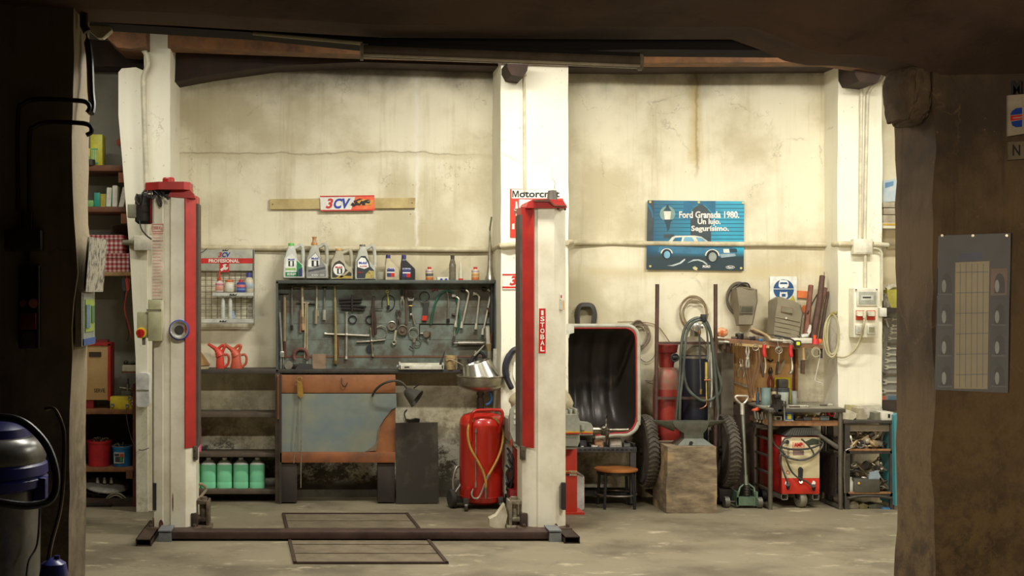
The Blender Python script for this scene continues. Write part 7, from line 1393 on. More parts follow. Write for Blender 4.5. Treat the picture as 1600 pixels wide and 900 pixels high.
# things on the bench top, from pots to the grinder
zb = ztop2+.0005; YB1 = 11.15
def pot(a, c_, t, Y, name, lb, cat, prof, col, rough=.45, extra=None):
    x_ = (PX(a, Y)+PX(c_, Y))/2; R_ = (PX(c_, Y)-PX(a, Y))/2; h_ = PZ(t, Y)-zb; o = (x_, Y, zb); q = T(name, lb, cat, o)
    q.p('body', B().lathe([(r__*R_, z_*h_) for r__, z_ in prof], o, seg=22), M(col, rough, 0, tuple(x*.85 for x in col)))
    for n_, p_, c2_ in (extra or []): q.p(n_, B().lathe([(r__*R_, z_*h_) for r__, z_ in p_], o, seg=22), M(c2_, rough))
    return q
P1 = [(.88, 0), (.92, .02), (.98, .5), (.96, .52), (1, .95), (1.03, 1), (.96, 1), (.88, .1), (0, .1)]
pot(1188.5, 1204, 606, YB1, 'plastic_pot', 'blue-grey plastic pot, largest of the pots on the workbench', 'pot', P1, (120, 140, 136)); pot(1204, 1213.5, 606, YB1+.02, 'glass_jar', 'cream jar with dark lid beside the blue-grey pot', 'jar', [(.9, 0), (.95, .02), (.95, .75), (.9, .82)], (186, 170, 134), .4, [('lid', [(.95, .8), (.96, .98), (0, 1)], (70, 62, 54))])
pot(1215.5, 1232, 610, YB1-.02, 'plastic_tub', 'pale tub with dark rim in front of the yellow backed machine', 'tub', [(.88, 0), (.92, .02), (1, .9), (.9, .9), (.8, .1), (0, .1)], (176, 182, 172), .4, [('rim', [(1, .9), (1.03, .92), (1.02, 1.0), (.95, 1.02), (.9, .9)], (60, 66, 66))]); pot(1235.5, 1245.5, 611, YB1+.03, 'tin_pot', 'small grey tin pot right of the pale tub', 'pot', P1, (150, 154, 144), .4)
pot(1181, 1187, 605, YB1+.04, 'oil_can', 'slim dark blue bottle at the left of the workbench pots', 'bottle', [(.9, 0), (.95, .02), (.9, .6), (.4, .7), (.3, .98), (0, 1)], (66, 80, 100))
Yz = 11.36
q = T('yellow_guard', 'yellow board with a dark machine head in front, on the workbench', 'board', (PX(1223, Yz), Yz, zb)); q.p('board', B().box(PX(1210.5, Yz), PX(1235.5, Yz), Yz, Yz+.015, zb, PZ(590, Yz)), M((226, 204, 40), .5)); 
q = T('motor_head', 'dark square motor block before the yellow board', 'motor', (PX(1224, 11.3), 11.3, zb)); q.p('body', B().pbox(1217, 1232, 593, 606, 11.26, .08, 0, .008), M((72, 66, 60), .5)); q.p('base', B().box(PX(1215, 11.27), PX(1233, 11.27), 11.25, 11.34, zb, PZ(606, 11.26), 0, .004), M((60, 56, 52), .5))
random.seed(31)
for k in range(9):
    a = 1180+k*14+random.uniform(-3, 3); yb = random.uniform(YR1+.05, 11.1)
    nm = ('spanner', 'rod', 'chisel')[k % 3]; x_ = PX(a, yb); dx = random.uniform(.04, .09); dy = random.uniform(-.03, .03)
    if x_ < PX(1200, YR1): x_ = PX(1206+k*4, YR1)
    if nm == 'spanner': b = B().box(x_, x_+dx, yb-.006, yb+.006, zb, zb+.008).ring((x_, yb, zb+.006), .013, .005, (0, 0, 1), 14)
    elif nm == 'rod': b = B().cyl((x_, yb, zb+.007), (x_+dx, yb+dy, zb+.007), .007)
    else: b = B().box(x_, x_+dx, yb, yb+.018, zb, zb+.012, 0, .003)
    solo('loose_tool', 'small loose hand tool lying on the cluttered workbench top', 'tool', b, [M((190, 184, 166), .4, .6), M((90, 80, 66), .5, .4), M((206, 200, 180), .5)][k % 3], 'loose tools on the workbench top')
tool('white_rod', 'white slanting strip lying behind the vice on the workbench', 'strip', [('strip', B().box(PX(1232, 11.0), PX(1262, 11.0), 10.99, 11.02, zb, zb+.008, 0, .002), M((222, 216, 196), .5))])

# ================================================================ TOOL BOARD OVER THE WORKBENCH
Yg = WY-.12
tb = T('tool_board', 'tan wooden tool board with a dark border under the long shelf plank', 'tool board', P(1192, 628, Yg)); 
tb.p('board', B().pbox(1139, 1238, 536, 626, Yg+.04, .07), M((206, 160, 102), .65, 0, (176, 130, 78), 4)); tb.p('side_frame', B().pbox(1136.5, 1140, 546, 628, Yg, .11, 0, .002), M((130, 96, 62), .7)); tb.p('side_frame', B().pbox(1243, 1246.5, 546, 622, Yg+.04, .07, 0, .002), M((166, 120, 66), .7)); tb.p('bottom_ledge', B().pbox(1137, 1175, 622, 628, Yg-.03, .14, 0, .003), M((150, 108, 66), .7)); tb.p('dark_post', B().pbox(1235, 1243, 546, 612, Yg+.05, .05), M((96, 56, 38), .7))
Yk = 11.12
pk = T('shelf_plank', 'long brown shelf plank loaded with tools and masks in the right bay', 'shelf', P(1210, 545, Yk)); zp = PZ(537, Yk)
pk.p('plank', B().pprism([(1132, 530), (1200, 534), (1286, 539), (1286, 545), (1200, 541), (1132, 536)], Yk, WY-Yk, 0), M((130, 94, 60), .7, 0, (92, 66, 46), 9, .2)); pk.p('edge_strip', B().pprism([(1149, 536), (1202, 540), (1202, 544), (1149, 540)], Yk-.015, .016), M((190, 160, 106), .6)); pk.p('bracket', B().box(PX(1137, Yk), PX(1141, Yk), Yk+.02, Yk+.06, PZ(552, Yk), PZ(536, Yk)), dwood); pk.p('bracket', B().box(PX(1283, Yk), PX(1287, Yk), Yk+.02, Yk+.06, PZ(560, Yk), PZ(544, Yk)), dwood)
Yn = Yk-.025
def hang(name, lb, cat, its): return tool(name, lb, cat, its)
red_grip = M((206, 44, 44), .45, 0, (170, 32, 34)); 
for k, a in enumerate((1144, 1150, 1157)):
    hang('hook_wire', 'thin wire hanger, %s of three at the left of the tool board' % ('first', 'middle', 'last')[k], 'hanger', [('wire', B().tube([P(a-3, 541, Yn), P(a-2, 536, Yn), P(a+1, 537, Yn), P(a+1.5, 548, Yn), P(a+2.5, 585+k*9, Yn), P(a+2.5, 616-k*6, Yn)], .003, 5, smooth=3), M((110, 86, 60), .5, .3))])
pliers(1158, 590, 560, 'bright steel pliers spread open on the left of the tool board', M((190, 182, 164), .35, .7), M((180, 172, 152), .4, .6), 5, Yg+.02, 571)
hang('hammer', 'hammer with pale handle lying along the bottom left of the tool board', 'hammer', [('head', B().pprism([(1141, 592), (1144, 586), (1147, 588), (1147, 597), (1144, 601), (1142, 600)], Yg-.01, .04), dsteel), ('handle', rod(1147, 597, 1170, 605, .009, .014, Yg+.01), M((186, 176, 156), .5))])
q = T('wire_bundle', 'fan of long rusty brown wires hanging on the tool board', 'wires', P(1174, 622, Yn)); random.seed(9)
q.p('ring', B().ring(P(1180.5, 543, Yn-.01), .026, .005), steel)
for k in range(12):
    a0 = 1165+k*1.5+(6 if k > 6 else 0); q.p('wire', B().tube([P(a0-1+random.uniform(-2, 2), 545, Yn), P(a0-2+k*.2, 570, Yn-.01), P(1168+k*.9, 600, Yn-.01), P(1171+k*.55+random.uniform(-1, 1), 622, Yn)], .0034, 5, smooth=3), M((140, 104, 72) if k % 3 else (104, 74, 54), .5, .4))
pliers(1168, 575, 540, 'long-nosed steel pliers hanging by the wire bundle', steel, steel, 2.0, Yn-.02)
for a, lb, bend, mm in ((1194.5, 'left red-handled cutter hanging from the long shelf plank', -1, M((170, 150, 124), .4, .7)), (1236, 'right red-handled tool with chrome jaw hanging from the plank', 1, M((150, 148, 136), .3, .8))):
    s_ = bend
    hang('red_cutter', lb, 'cutter', [('handle', B().tube([P(a, 539, Yn), P(a-.8, 549, Yn), P(a+.6, 558, Yn)], [.017, .015, .017, .018, .012], 8, smooth=3), red_grip), ('blade', B().tube([P(a+.5, 558, Yn), P(a+2, 572, Yn), P(a+1, 580, Yn), P(a-2.5 if s_ > 0 else a+1, 584, Yn)], [.008, .013, .014, .010], 8, smooth=3), mm), ('hook', B().ring(P(a, 536.5, Yn), .010, .003), steel)] + ([('handle', B().tube([P(a-4, 556, Yn), P(a-5, 570, Yn), P(a-3, 580, Yn), P(a-2, 590, Yn)], [.006, .010, .010, .007], 7, smooth=3), M((76, 56, 46), .5))] if s_ < 0 else []))
hang('key_ring', 'steel split ring with a chain and long clip hanging from the plank', 'ring', [('ring', B().ring(P(1217, 547, Yn), .028, .005), steel), ('ring', B().ring(P(1217, 546, Yn-.01), .016, .004), steel), ('chain', rod(1217.5, 553, 1216, 572, .008, .006, Yn), M((150, 140, 120), .4, .6)), ('clip', B().tube([P(1216, 565, Yn), P(1214, 576, Yn), P(1213, 586, Yn)], .010, 7, smooth=3), dsteel), ('hook', rod(1215, 534, 1216, 543, .004, None, Yn), steel)])
hang('blade', 'wide pale blade hanging slanted in the middle of the tool board', 'blade', [('blade', B().pprism([(1224, 562), (1228, 564), (1219, 584), (1215.5, 583)], Yg+.02, .006), M((206, 196, 170), .4, .5))])
pliers(1204, 605, 574, 'dark pliers with red grips hanging low in the middle of the tool board', dsteel, M((150, 54, 40), .5), 3.5, Yg+.02, 586)
hang('scraper', 'small oval steel scraper beside the left red-handled cutter', 'scraper', [('blade', B().pprism(ell(1191, 574, 3, 8, 14), Yg+.0, .01), M((170, 150, 120), .4, .6))])
solo('dark_hook', 'short dark hook shaped tool on the middle of the tool board', 'hook', B().tube([P(1199, 562, Yg+.02), P(1204, 565, Yg+.02), P(1208, 562, Yg+.02)], .008, 6, smooth=3), M((60, 42, 34), .5))
hang('paint_brush', 'paint brush with tan handle and dark bristles hanging from the plank', 'brush', [('handle', B().tube([P(1255.5, 543, Yn), P(1255.5, 553, Yn), P(1256, 562, Yn)], [.010, .012, .017], 8, smooth=3), M((176, 142, 90), .5)), ('bristles', B().pprism([(1252.5, 563), (1258.5, 563), (1257.5, 585), (1252, 584)], Yn-.012, .024), M((90, 66, 48), .9, 0, (56, 42, 32), 40))])
hang('bent_rod', 'thin white bent rod hanging at the right end under the plank', 'rod', [('rod', B().tube([P(1280, 545, Yn), P(1281, 556, Yn), P(1277, 577, Yn), P(1273.5, 592, Yn), P(1275, 596, Yn), P(1286, 599.5, Yn)], .0045, 6, smooth=2), M((206, 200, 184), .4))])
wallcoil(1276, 551, 6, 7, 12, .004, 'small loop of pale wire hanging under the right end of the plank', (176, 166, 140), Y=Yn-.01, sd=4, turns=2, jit=.8)
hang('s_hook', 'small grey wire hook between the brush and the pale loop', 'hook', [('hook', B().tube([P(1261, 548, Yn), P(1264, 553, Yn), P(1262, 558, Yn), P(1260, 562, Yn)], .003, 5, smooth=4), steel)])
hang('white_strip', 'thin white curved strip hanging below the left end of the tool board', 'strip', [('strip', B().tube([P(1138, 628, Yg), P(1140, 642, Yg), P(1142, 656, Yg)], .006, 6, smooth=3), M((190, 184, 166), .5))])
# on the plank
def onp(px): return PZ(530+(px-1132)*.058, Yk)+.001
def pb(a, c_, h_, Y, d, m_, b=None, bev=.004): b = b or B(); z_ = onp((a+c_)/2); return b.box(PX(a, Y), PX(c_, Y), Y, Y+d, z_, z_+h_, 0, bev)
q = T('foil_bag', 'crumpled orange and white packet at the left end of the plank', 'packet', (PX(1132, Yk), Yk+.08, onp(1132))); bm = bmesh.new(); bmesh.ops.create_icosphere(bm, subdivisions=3, radius=1)
for v_ in bm.verts: p = v_.co; n_ = noise.noise_vector(p*2.5)*.3; v_.co = Vector((PX(1133, Yk)+(p.x+n_.x)*.05, Yk+.09+p.y*.03, onp(1132)+.055+(p.z+n_.z)*.042))
b = B(); b.addbm(bm); q.p('wrapper', b, M((206, 92, 40), .5, 0, (222, 196, 150), 22, 0, 0, (.4, .6)), None, None, 70)
hang('claw_hammer', 'hammer with bright face lying at the left end of the plank', 'hammer', [('head', B().cyl(P(1122, 535, Yk-.02), P(1131, 535, Yk-.02), .022, .018, 14), M((130, 122, 106), .4, .6)), ('shaft', B().cyl(P(1131, 534, Yk-.02), P(1139, 535, Yk-.02), .010), chrome), ('handle', B().cyl(P(1138, 531, Yk+.03), P(1185, 535, Yk+.03), .010, .014), M((150, 96, 72), .5))])
hang('small_vice', 'round steel fitting standing on the plank under the left mask', 'fitting', [('ring', B().ring(Vector((PX(1159, Yk), Yk+.06, onp(1159)+.05)), .028, .010, (0, .3, 1), 18), M((140, 136, 122), .4, .6)), ('base', B().cyl((PX(1159, Yk), Yk+.06, onp(1159)), (PX(1159, Yk), Yk+.06, onp(1159)+.04), .035), dsteel)])
random.seed(17)
for k in range(6):
    x_ = 1146+k*8+random.uniform(-2, 2); solo('old_part', 'small dark worn tool part lying on the plank left of the shield', 'part', B().box(PX(x_, Yk), PX(x_+9, Yk), Yk+.04+.02*k, Yk+.07+.02*k, onp(x_), onp(x_)+.025+.008*(k % 3), 0, .006), [M((92, 76, 60), .6), M((60, 58, 54), .5, .3), M((120, 100, 76), .6)][k % 3], 'dark worn parts on the plank')
hang('wooden_clamp', 'tan and brown wooden clamp leaning down along the plank before the shield', 'clamp', [('arm', B().tube([P(1176, 514, Yk+.0), P(1190, 520, Yk-.0), P(1200, 526, Yk-.0), P(1205, 532, Yk-.02)], [.012, .013, .011], 7, smooth=4), M((176, 152, 110), .5)), ('arm', B().tube([P(1172, 516, Yk+.02), P(1181, 521, Yk+.02), P(1194, 524, Yk+.02)], .011, 7, smooth=3), M((96, 68, 56), .5)), ('arm', B().tube([P(1205, 531, Yk-.02), P(1218, 532, Yk-.02), P(1236, 533, Yk-.02)], [.012, .008, .006], 7, smooth=3), M((216, 206, 180), .5))])
hang('blue_scrap', 'tiny blue thing lying on the plank before the shield', 'scrap', [('piece', B().box(PX(1186, Yk), PX(1192, Yk), Yk, Yk+.03, onp(1189), onp(1189)+.018, 0, .004), M((40, 110, 170), .5))])
hang('leaning_bottle', 'white long tube box lying on the plank under the shield', 'box', [('box', B().box(PX(1223, Yk), PX(1270, Yk), Yk+.01, Yk+.05, onp(1223)-.01, onp(1223)+.038, 0, .006), M((226, 220, 200), .5)), ('cap', B().box(PX(1219, Yk), PX(1224, Yk), Yk+.008, Yk+.05, onp(1223)-.008, onp(1223)+.036, 0, .006), M((110, 104, 90), .5))])
hang('yellow_tape', 'small black tape measure with yellow centre standing on the plank', 'tape measure', [('body', B().pprism(rrect(1242.5, 1252, 532, 541.5, 2.5), Yk-.03, .035), M((50, 52, 50), .5)), ('label', B().pprism(rrect(1244.5, 1250, 534, 539.5, 1.5), Yk-.034, .006), M((216, 226, 60), .5))])
hang('orange_spray', 'orange and pink plastic nozzle bottle at the right end of the plank', 'bottle', [('body', B().cyl((PX(1276, Yk), Yk+.03, onp(1276)), (PX(1276, Yk), Yk+.03, onp(1276)+.045), .03, .022), M((214, 50, 60), .5)), ('neck', B().cyl((PX(1275, Yk), Yk+.03, onp(1276)+.045), (PX(1275, Yk), Yk+.03, onp(1276)+.08), .014), M((226, 90, 50), .5)), ('trigger', B().box(PX(1281, Yk), PX(1286, Yk), Yk+.02, Yk+.05, onp(1284)+.01, onp(1284)+.05, 0, .004), M((230, 110, 50), .5))])
hang('white_cup', 'white tilted plastic scoop leaning against the wood sticks on the plank', 'scoop', [('blade', B().pprism([(1266, 507), (1268, 509), (1267, 519), (1262, 526), (1253, 527), (1252, 523), (1260, 521)], Yk+.08, .02), M((226, 224, 214), .4))])
# sticks in the corner
q0 = 0
for k, (a, t, c_, u, r__, col, lb) in enumerate(((1267, 446, 1259, 522, .026, (124, 76, 58), 'broad red-brown wooden slat leaning in the corner, leftmost'), (1285, 431, 1268, 535, .028, (92, 64, 52), 'tallest thick brown stake leaning in the corner by the right pier'), (1290, 450, 1272, 535, .020, (110, 74, 58), 'second tall brown stake beside the tallest one'), (1294, 456, 1281, 535, .016, (84, 62, 50), 'dark stake nearest to the right pier'), (1279, 470, 1266, 535, .008, (70, 52, 42), 'thin dark rod crossing the stakes'), (1277, 460, 1262, 490, .007, (40, 36, 34), 'thin black curved stick in front of the slat'), (1289, 480, 1264, 530, .004, (180, 164, 130), 'pale thin wire crossing the stakes'), (1288, 425, 1282, 500, .004, (110, 84, 66), 'very thin twig rising above the stakes'))):
    yk = Yk+.10+.02*(k % 4); z0 = onp(1270); p1 = P(c_, u, yk); p1.z = max(p1.z, z0) if k not in (0, 5) else p1.z
    b = B(); p0 = P(a, t, yk+.12); mid = (p0+p1)/2+Vector((.01*math.sin(k*2), 0, 0)); b.tube([p0, mid, p1], [r__*.85, r__, r__], 6 if r__ > .01 else 5, smooth=4)
    solo('wooden_stick', lb, 'stick', b, M(col, .8, 0, tuple(x*.7 for x in col), 14, .3))
for k, (cx_, cy_, w2_) in enumerate(((1254, 460, 8), (1258, 483, 4))): solo('orange_patch', ('square' if k == 0 else 'round')+' orange plastic piece on the wall behind the sticks', 'panel', B().pprism([(cx_-w2_, cy_-6), (cx_+w2_+1, cy_-5), (cx_+w2_, cy_+6), (cx_-w2_, cy_+5)] if k == 0 else ell(cx_, cy_, 5, 6, 16), WY-.02, .02), M((214, 120, 62), .6, 0, (196, 96, 50), 20))
# safety sign
q = T('safety_sign', 'white sign with a blue disc showing a head with eye shield and mask', 'sign', P(1225, 472, WY-.02)); Y5 = WY-.022
q.p('panel', B().pbox(1203, 1245.5, 432, 474, Y5, .01, 0, .003), M((232, 232, 220), .45)); q.p('disc', B().pprism(ell(1224.5, 452.5, 16, 16, 32), Y5-.0008, .001), M((40, 84, 130), .5)); q.p('figure', B().pprism([(1217, 441), (1219, 437.5), (1229, 437.5), (1232, 441), (1232.5, 446), (1230, 450), (1226, 450), (1224.5, 448.5), (1222, 450), (1219, 450), (1216.5, 447)], Y5-.0016, .001).pbox(1208.6, 1240.5, 451, 452, Y5-.0018, .001).pprism([(1219, 455), (1230, 455), (1231, 463), (1228, 467), (1221, 467), (1218, 462)], Y5-.0016, .001), M((236, 236, 228), .45)); q.p('figure', B().pprism([(1219.5, 441), (1229.5, 441), (1231, 444), (1218.5, 444)], Y5-.0026, .001).pprism([(1221.5, 459), (1227.5, 459), (1227.5, 463.5), (1221.5, 463.5)], Y5-.0026, .001).pprism([(1218, 453.5), (1231, 453.5), (1229, 456.5), (1220, 456.5)], Y5-.0024, .001), M((40, 84, 130), .5), 'blue face details')
q.p('triangle', B().pprism([(1233, 470), (1239, 461), (1243, 471)], Y5-.0026, .001), M((190, 176, 60), .5))
# welding masks
def mask(name, lb, outl, fold, Y, dep, win, col, ribs=False):
    q = T(name, lb, 'welding mask', P(sum(x for x, y in outl)/len(outl), max(y for x, y in outl), Y)); m_ = M(col, .6, 0, tuple(x*.86 for x in col), 6)
    n = len(outl); f_ = [P(x, y, Y) for x, y in fold]; o_ = [P(x, y, Y+dep) for x, y in outl]; k_ = len(fold)
    return q, m_
q = T('welding_mask', 'smaller brown fibre welding mask hanging on the wall', 'welding mask', P(1163, 509, 11.3)); m1 = M((128, 118, 96), .6, 0, (108, 98, 78), 5)
Ym = 11.33
def shell(front, back, Yf_, Yb_):
    b = B(); n = len(front); vs = [P(x, y, Yf_+d_) for x, y, d_ in front]+[P(x, y, Yb_) for x, y in back]
    vin = [v_+Vector((0, .01, 0)) for v_ in vs[:n]]
    fs = [[i, (i+1) % n, n+(i+1) % n, n+i] for i in range(n)]+[list(range(n))]
    return b.add(vs, fs)
fr = [(1151, 450, .03), (1158, 449, .015), (1171, 450.5, 0), (1180, 453, .02), (1182, 470, .0), (1175, 507, .0), (1154, 507, .02), (1155, 478, 0)]
bk = [(1143, 451), (1150, 447), (1172, 449), (1183, 452), (1184, 470), (1176, 508), (1150, 509), (1144, 480)]
q.p('shell', shell(fr, bk, Ym, WY-.05), m1); q.p('window_frame', B().pprism([(1157, 477.5), (1177.5, 477.5), (1177, 489.5), (1156.5, 489.5)], Ym-.012, .012), M((104, 98, 78), .5)); q.p('window', B().pprism([(1158.8, 479.3), (1175.8, 479.3), (1175.4, 487.6), (1158.4, 487.6)], Ym-.014, .004), M((86, 84, 70), .2)); q.p('head_band', B().tube([P(1149, 452, Ym+.05), P(1157, 443, Ym+.05), P(1168, 443, Ym+.05), P(1172, 450, Ym+.05)], .008, 6, smooth=5), black)
q = T('welding_mask', 'larger grey-brown ribbed welding mask standing tilted on the plank', 'welding mask', P(1225, 528, 11.2)); Ym = 11.18; m2 = M((134, 126, 104), .55, 0, (114, 106, 86), 5)
fr = [(1214, 465, .02), (1220, 464, 0), (1240, 471, 0), (1249, 478, .03), (1253, 490, .02), (1247, 531, .02), (1243, 529, 0), (1209, 523, 0), (1212, 490, 0), (1215, 473, 0)]
bk = [(1201, 470), (1212, 463.5), (1240, 470), (1251, 476), (1255, 490), (1249, 532), (1243, 531), (1198, 522), (1200, 495), (1200, 473)]
q.p('shell', shell(fr, bk, Ym, Ym+.15), m2, None, None, 25)
q.p('window_frame', B().pprism([(1221.5, 478), (1239.5, 481.5), (1239, 490.5), (1220.5, 487.5)], Ym-.008, .01), M((150, 110, 90), .5)); q.p('window', B().pprism([(1222.3, 479.2), (1238.6, 482.4), (1238.1, 489.5), (1221.4, 486.6)], Ym-.011, .006), M((134, 130, 108), .3)); q.p('rivet', B().cyl(P(1228.5, 497, Ym), P(1228.5, 497, Ym-.012), .009), M((196, 188, 160), .4))
for k in range(4): q.p('rib', B().tube([P(1211, 495+k*7, Ym-.001), P(1230, 498.5+k*7, Ym-.004), P(1250, 503+k*7.3, Ym+.01)], .0045, 6), m2)
solo('mask_cable', 'black cable arching under the larger mask on the plank', 'cable', B().tube([P(1210, 524, Yk+.02), P(1225, 527, Yk+.0), P(1238, 531, Yk-.01), P(1243, 537, Yk-.01)], .008, 7, smooth=4), black)

# ================================================================ PIER, SOCKET BOX, CONDUITS
q = T('socket_cabinet', 'white distribution box with red sockets on the right pier', 'distribution box', P(1351, 529, YR)); yb = YR-.11
q.p('case', B().pbox(1334, 1372, 450, 527.5, yb, .11, 0, .008), M((226, 222, 200), .45, 0, (206, 200, 176))); q.p('cover', B().pbox(1339, 1371, 451, 478, yb-.012, .014, 0, .004), M((222, 218, 198), .45)); q.p('window', B().pbox(1342, 1369, 456, 475.5, yb-.016, .006, 0, .002), M((170, 172, 158), .25)); q.p('breakers', B().pbox(1346, 1365, 461, 469, yb-.018, .004).pbox(1348, 1361, 463.5, 466, yb-.0195, .002, 1), [M((206, 204, 190), .4), M((60, 60, 60), .4)])
for a in (1337.5, 1370): q.p('screw', B().cyl(P(a, 452.5, yb-.01), P(a, 452.5, yb-.016), .006), dsteel)
for a in (1345, 1362):
    sk = q.p('red_socket', B().pbox(a-6.5, a+6, 485, 500, yb-.02, .022, 0, .003), M((206, 66, 44), .45), 'red socket'); q.p('socket_lid', B().pprism(rrect(a-5.5, a+5, 486, 494, 2), yb-.045, .025), M((226, 220, 196), .45), None, sk)
for a in (1344, 1362): q.p('grey_socket', B().pbox(a-6.5, a+6.5, 508, 522, yb-.02, .022, 0, .004).pbox(a-4, a+4.5, 511, 519, yb-.024, .006, 1), [M((206, 204, 186), .45), M((150, 144, 110), .45) if a > 1350 else M((190, 188, 172), .45)])
b = B().tube([P(1351, 495, yb-.05), P(1349, 510, yb-.06), P(1344, 530, YR-.10), P(1334, 548, YR-.08), P(1320, 558, YR-.05), P(1308, 557, YR-.03), P(1300, 552, YR-.0)], .008, 7, smooth=6)
q.p('cord', b, M((196, 184, 146), .5)); q.p('plug', B().cyl(P(1351, 486, yb-.06), P(1351, 497, yb-.055), .014), M((214, 206, 180), .5))
random.seed(3); pts = []
for k in range(44):
    a = 2*math.pi*k/14; pts.append(P(1299+(13-.12*k)*math.sin(a)+.08*k-1, 522+(32+3*math.sin(k*.4))*(-math.cos(a)) + 3*math.sin(k*.21), 11.12-.008*math.sin(k*.5)))
solo('extension_cord', 'long loops of cream cord hanging at the corner of the right pier', 'cord', B().tube(pts, .0075, 7, smooth=3), M((186, 176, 136), .5, 0, (160, 150, 116)))
solo('cord_nail', 'rusty nail and rag holding the cream cord on the right pier', 'nail', B().cyl(P(1300, 490, 11.22), P(1300, 490, 11.06), .012).sph(P(1305, 489, 11.16), .02), M((150, 136, 80), .7))
q = T('junction_box', 'cream junction box on the right pier where the conduits meet the wall pipe', 'box', P(1348, 397, YR)); q.p('box', B().pbox(1334, 1364, 373, 397, YR-.07, .07, 0, .006), M((224, 218, 194), .45)); q.p('lid', B().pbox(1336, 1362, 375, 395, YR-.075, .008, 0, .003), M((228, 222, 200), .45))
for k, pts in enumerate(([(1405, 113), (1385, 110), (1361, 111), (1355, 117), (1348, 130), (1346, 150), (1345, 250), (1344, 373)], [(1384, 113), (1378, 126), (1366, 133), (1357, 145), (1355, 170), (1353, 260), (1351, 373)])): pipe('conduit', ('left' if k == 0 else 'right')+' of the two cream conduits rising up the right pier', [P(a, c_, YR-.03) for a, c_ in pts], .014, M((214, 206, 180), .5))
pipe('conduit', 'conduit between the junction box and the distribution box on the right pier', [P(1352, 397, YR-.04), P(1352, 451, YR-.04)], .014, M((206, 200, 174), .5)); pipe('conduit', 'short thick conduit right of the junction box on the pier', [P(1364, 381, YR-.04), P(1388, 383, YR-.04)], .020, M((206, 200, 174), .5)); pipe('conduit', 'hooked conduit dropping right of the junction box', [P(1364, 388, YR-.04), P(1372, 389, YR-.04), P(1377, 394, YR-.04), P(1378, 405, YR-.04), P(1378, 470, YR-.04)], .010, M((206, 200, 174), .5))
pipe('conduit', 'thin pipe along the far right wall behind the pier', [P(1386, 386, WY-.03), P(1412, 386, WY-.03)], .02)
solo('white_socket', 'small white socket at the edge of the right pier beside the spanner board', 'socket', B().pbox(1375, 1386, 481, 495, YR-.04, .05, 0, .006), M((232, 230, 216), .4))
# far right: shelf stuff and spanner board
q = T('spanner_board', 'grey board with a column of open-ended spanners beyond the right pier', 'tool board', P(1395, 620, WY-.03)); q.p('board', B().pbox(1377, 1440, 478, 626, WY-.03, .03), M((140, 138, 128), .6)); q.p('ledge', B().pbox(1376, 1440, 626, 642, WY-.12, .12), M((66, 54, 46), .7)); q.p('strip', B().pbox(1377, 1384, 619, 626, WY-.033, .004, 0).pbox(1388, 1440, 618, 626, WY-.033, .004, 1), [M((216, 110, 90), .5), M((96, 124, 140), .5)])
for k, y in enumerate((499, 509, 514, 520, 529, 537.5, 544.5, 554, 564, 574, 585, 597, 611)):
    s_ = .55+k*.05; x_ = 1395-k*1.15+(k % 2); col = (206, 202, 188) if k % 5 != 0 or k == 0 else (120, 110, 96); ys_ = WY-.045; h_ = 2.1*s_
    b = B().pprism([(x_-3.5*s_, y-3.2*s_), (x_+1, y-3.4*s_), (x_+4*s_, y-h_*.7), (1430, y-h_*.6), (1430, y+h_*.6), (x_+4*s_, y+h_*.7), (x_+1, y+3.4*s_), (x_-3.5*s_, y+3.2*s_), (x_-3*s_, y+1.2*s_), (x_, y+1.1*s_), (x_, y-1.1*s_), (x_-3*s_, y-1.2*s_)], ys_, .012)
    solo('spanner', 'open-ended spanner on the board beyond the right pier, number %s from the top' % ('one two three four five six seven eight nine ten eleven twelve thirteen'.split()[k]), 'spanner', b, M(col, .35, .4, tuple(x*.7 for x in col)), 'spanners in a column')
tool('tee_spanner', 'small branching steel spanner hanging at the top left of the spanner board', 'spanner', [('shaft', rod(1384, 499, 1388, 512, .008, None, WY-.045), chrome), ('arm', rod(1380, 498, 1391, 497, .007, None, WY-.045), chrome), ('ring', B().ring(P(1380, 499, WY-.045), .014, .005), chrome)])
tool('thin_hook', 'thin steel clip at the left edge of the spanner board', 'clip', [('clip', B().tube([P(1378, 518, WY-.045), P(1381, 526, WY-.045), P(1379, 535, WY-.045)], .007, 6, smooth=4), chrome)])
solo('olive_bag', 'olive yellow plastic box on the ledge above the spanner board', 'box', B().pprism([(1386, 453), (1430, 450), (1430, 481), (1392, 481), (1387, 470)], 11.3, .15), M((170, 162, 70), .5)); solo('dark_parts', 'dark tangled tool bits left of the olive box', 'tools', B().pprism([(1380, 460), (1385, 458), (1388, 468), (1392, 480), (1381, 481)], 11.28, .1), M((70, 66, 58), .5, .3, (170, 160, 140), 30))
solo('pale_tubes', 'bundle of small white and grey tubes lying on the olive box', 'tubes', B().tube([P(1385, 452, 11.35), P(1395, 447, 11.35), P(1420, 449, 11.35)], .02, 7).tube([P(1386, 447, 11.4), P(1400, 451, 11.38), P(1420, 444, 11.38)], .018, 7), M((206, 200, 180), .5, 0, (130, 124, 110), 30))
solo('wall_ledge', 'dark ledge board above the spanner column beyond the right pier', 'shelf', B().pbox(1378, 1440, 481, 488, 11.2, .3), M((50, 42, 38), .7))
q = T('wall_shelf', 'white-edged shelf high up beyond the right pier', 'shelf', P(1395, 358, 11.2)); q.p('shelf_board', B().pbox(1380, 1430, 348, 357, 11.2, .3, 0, .003), M((206, 200, 176), .6)); q.p('edge_strip', B().pbox(1380, 1430, 349, 352, 11.195, .006), M((186, 150, 60), .5))
solo('cardboard_stack', 'stack of flat pale cardboard on the shelf beyond the right pier', 'stack', B().pbox(1380, 1430, 316, 324, 11.22, .2, 0, .002).pbox(1381, 1430, 325, 335, 11.23, .2, 0, .002).pbox(1380, 1430, 336, 347.8, 11.21, .2, 0, .002), M((160, 150, 128), .7, 0, (120, 110, 90), 8))
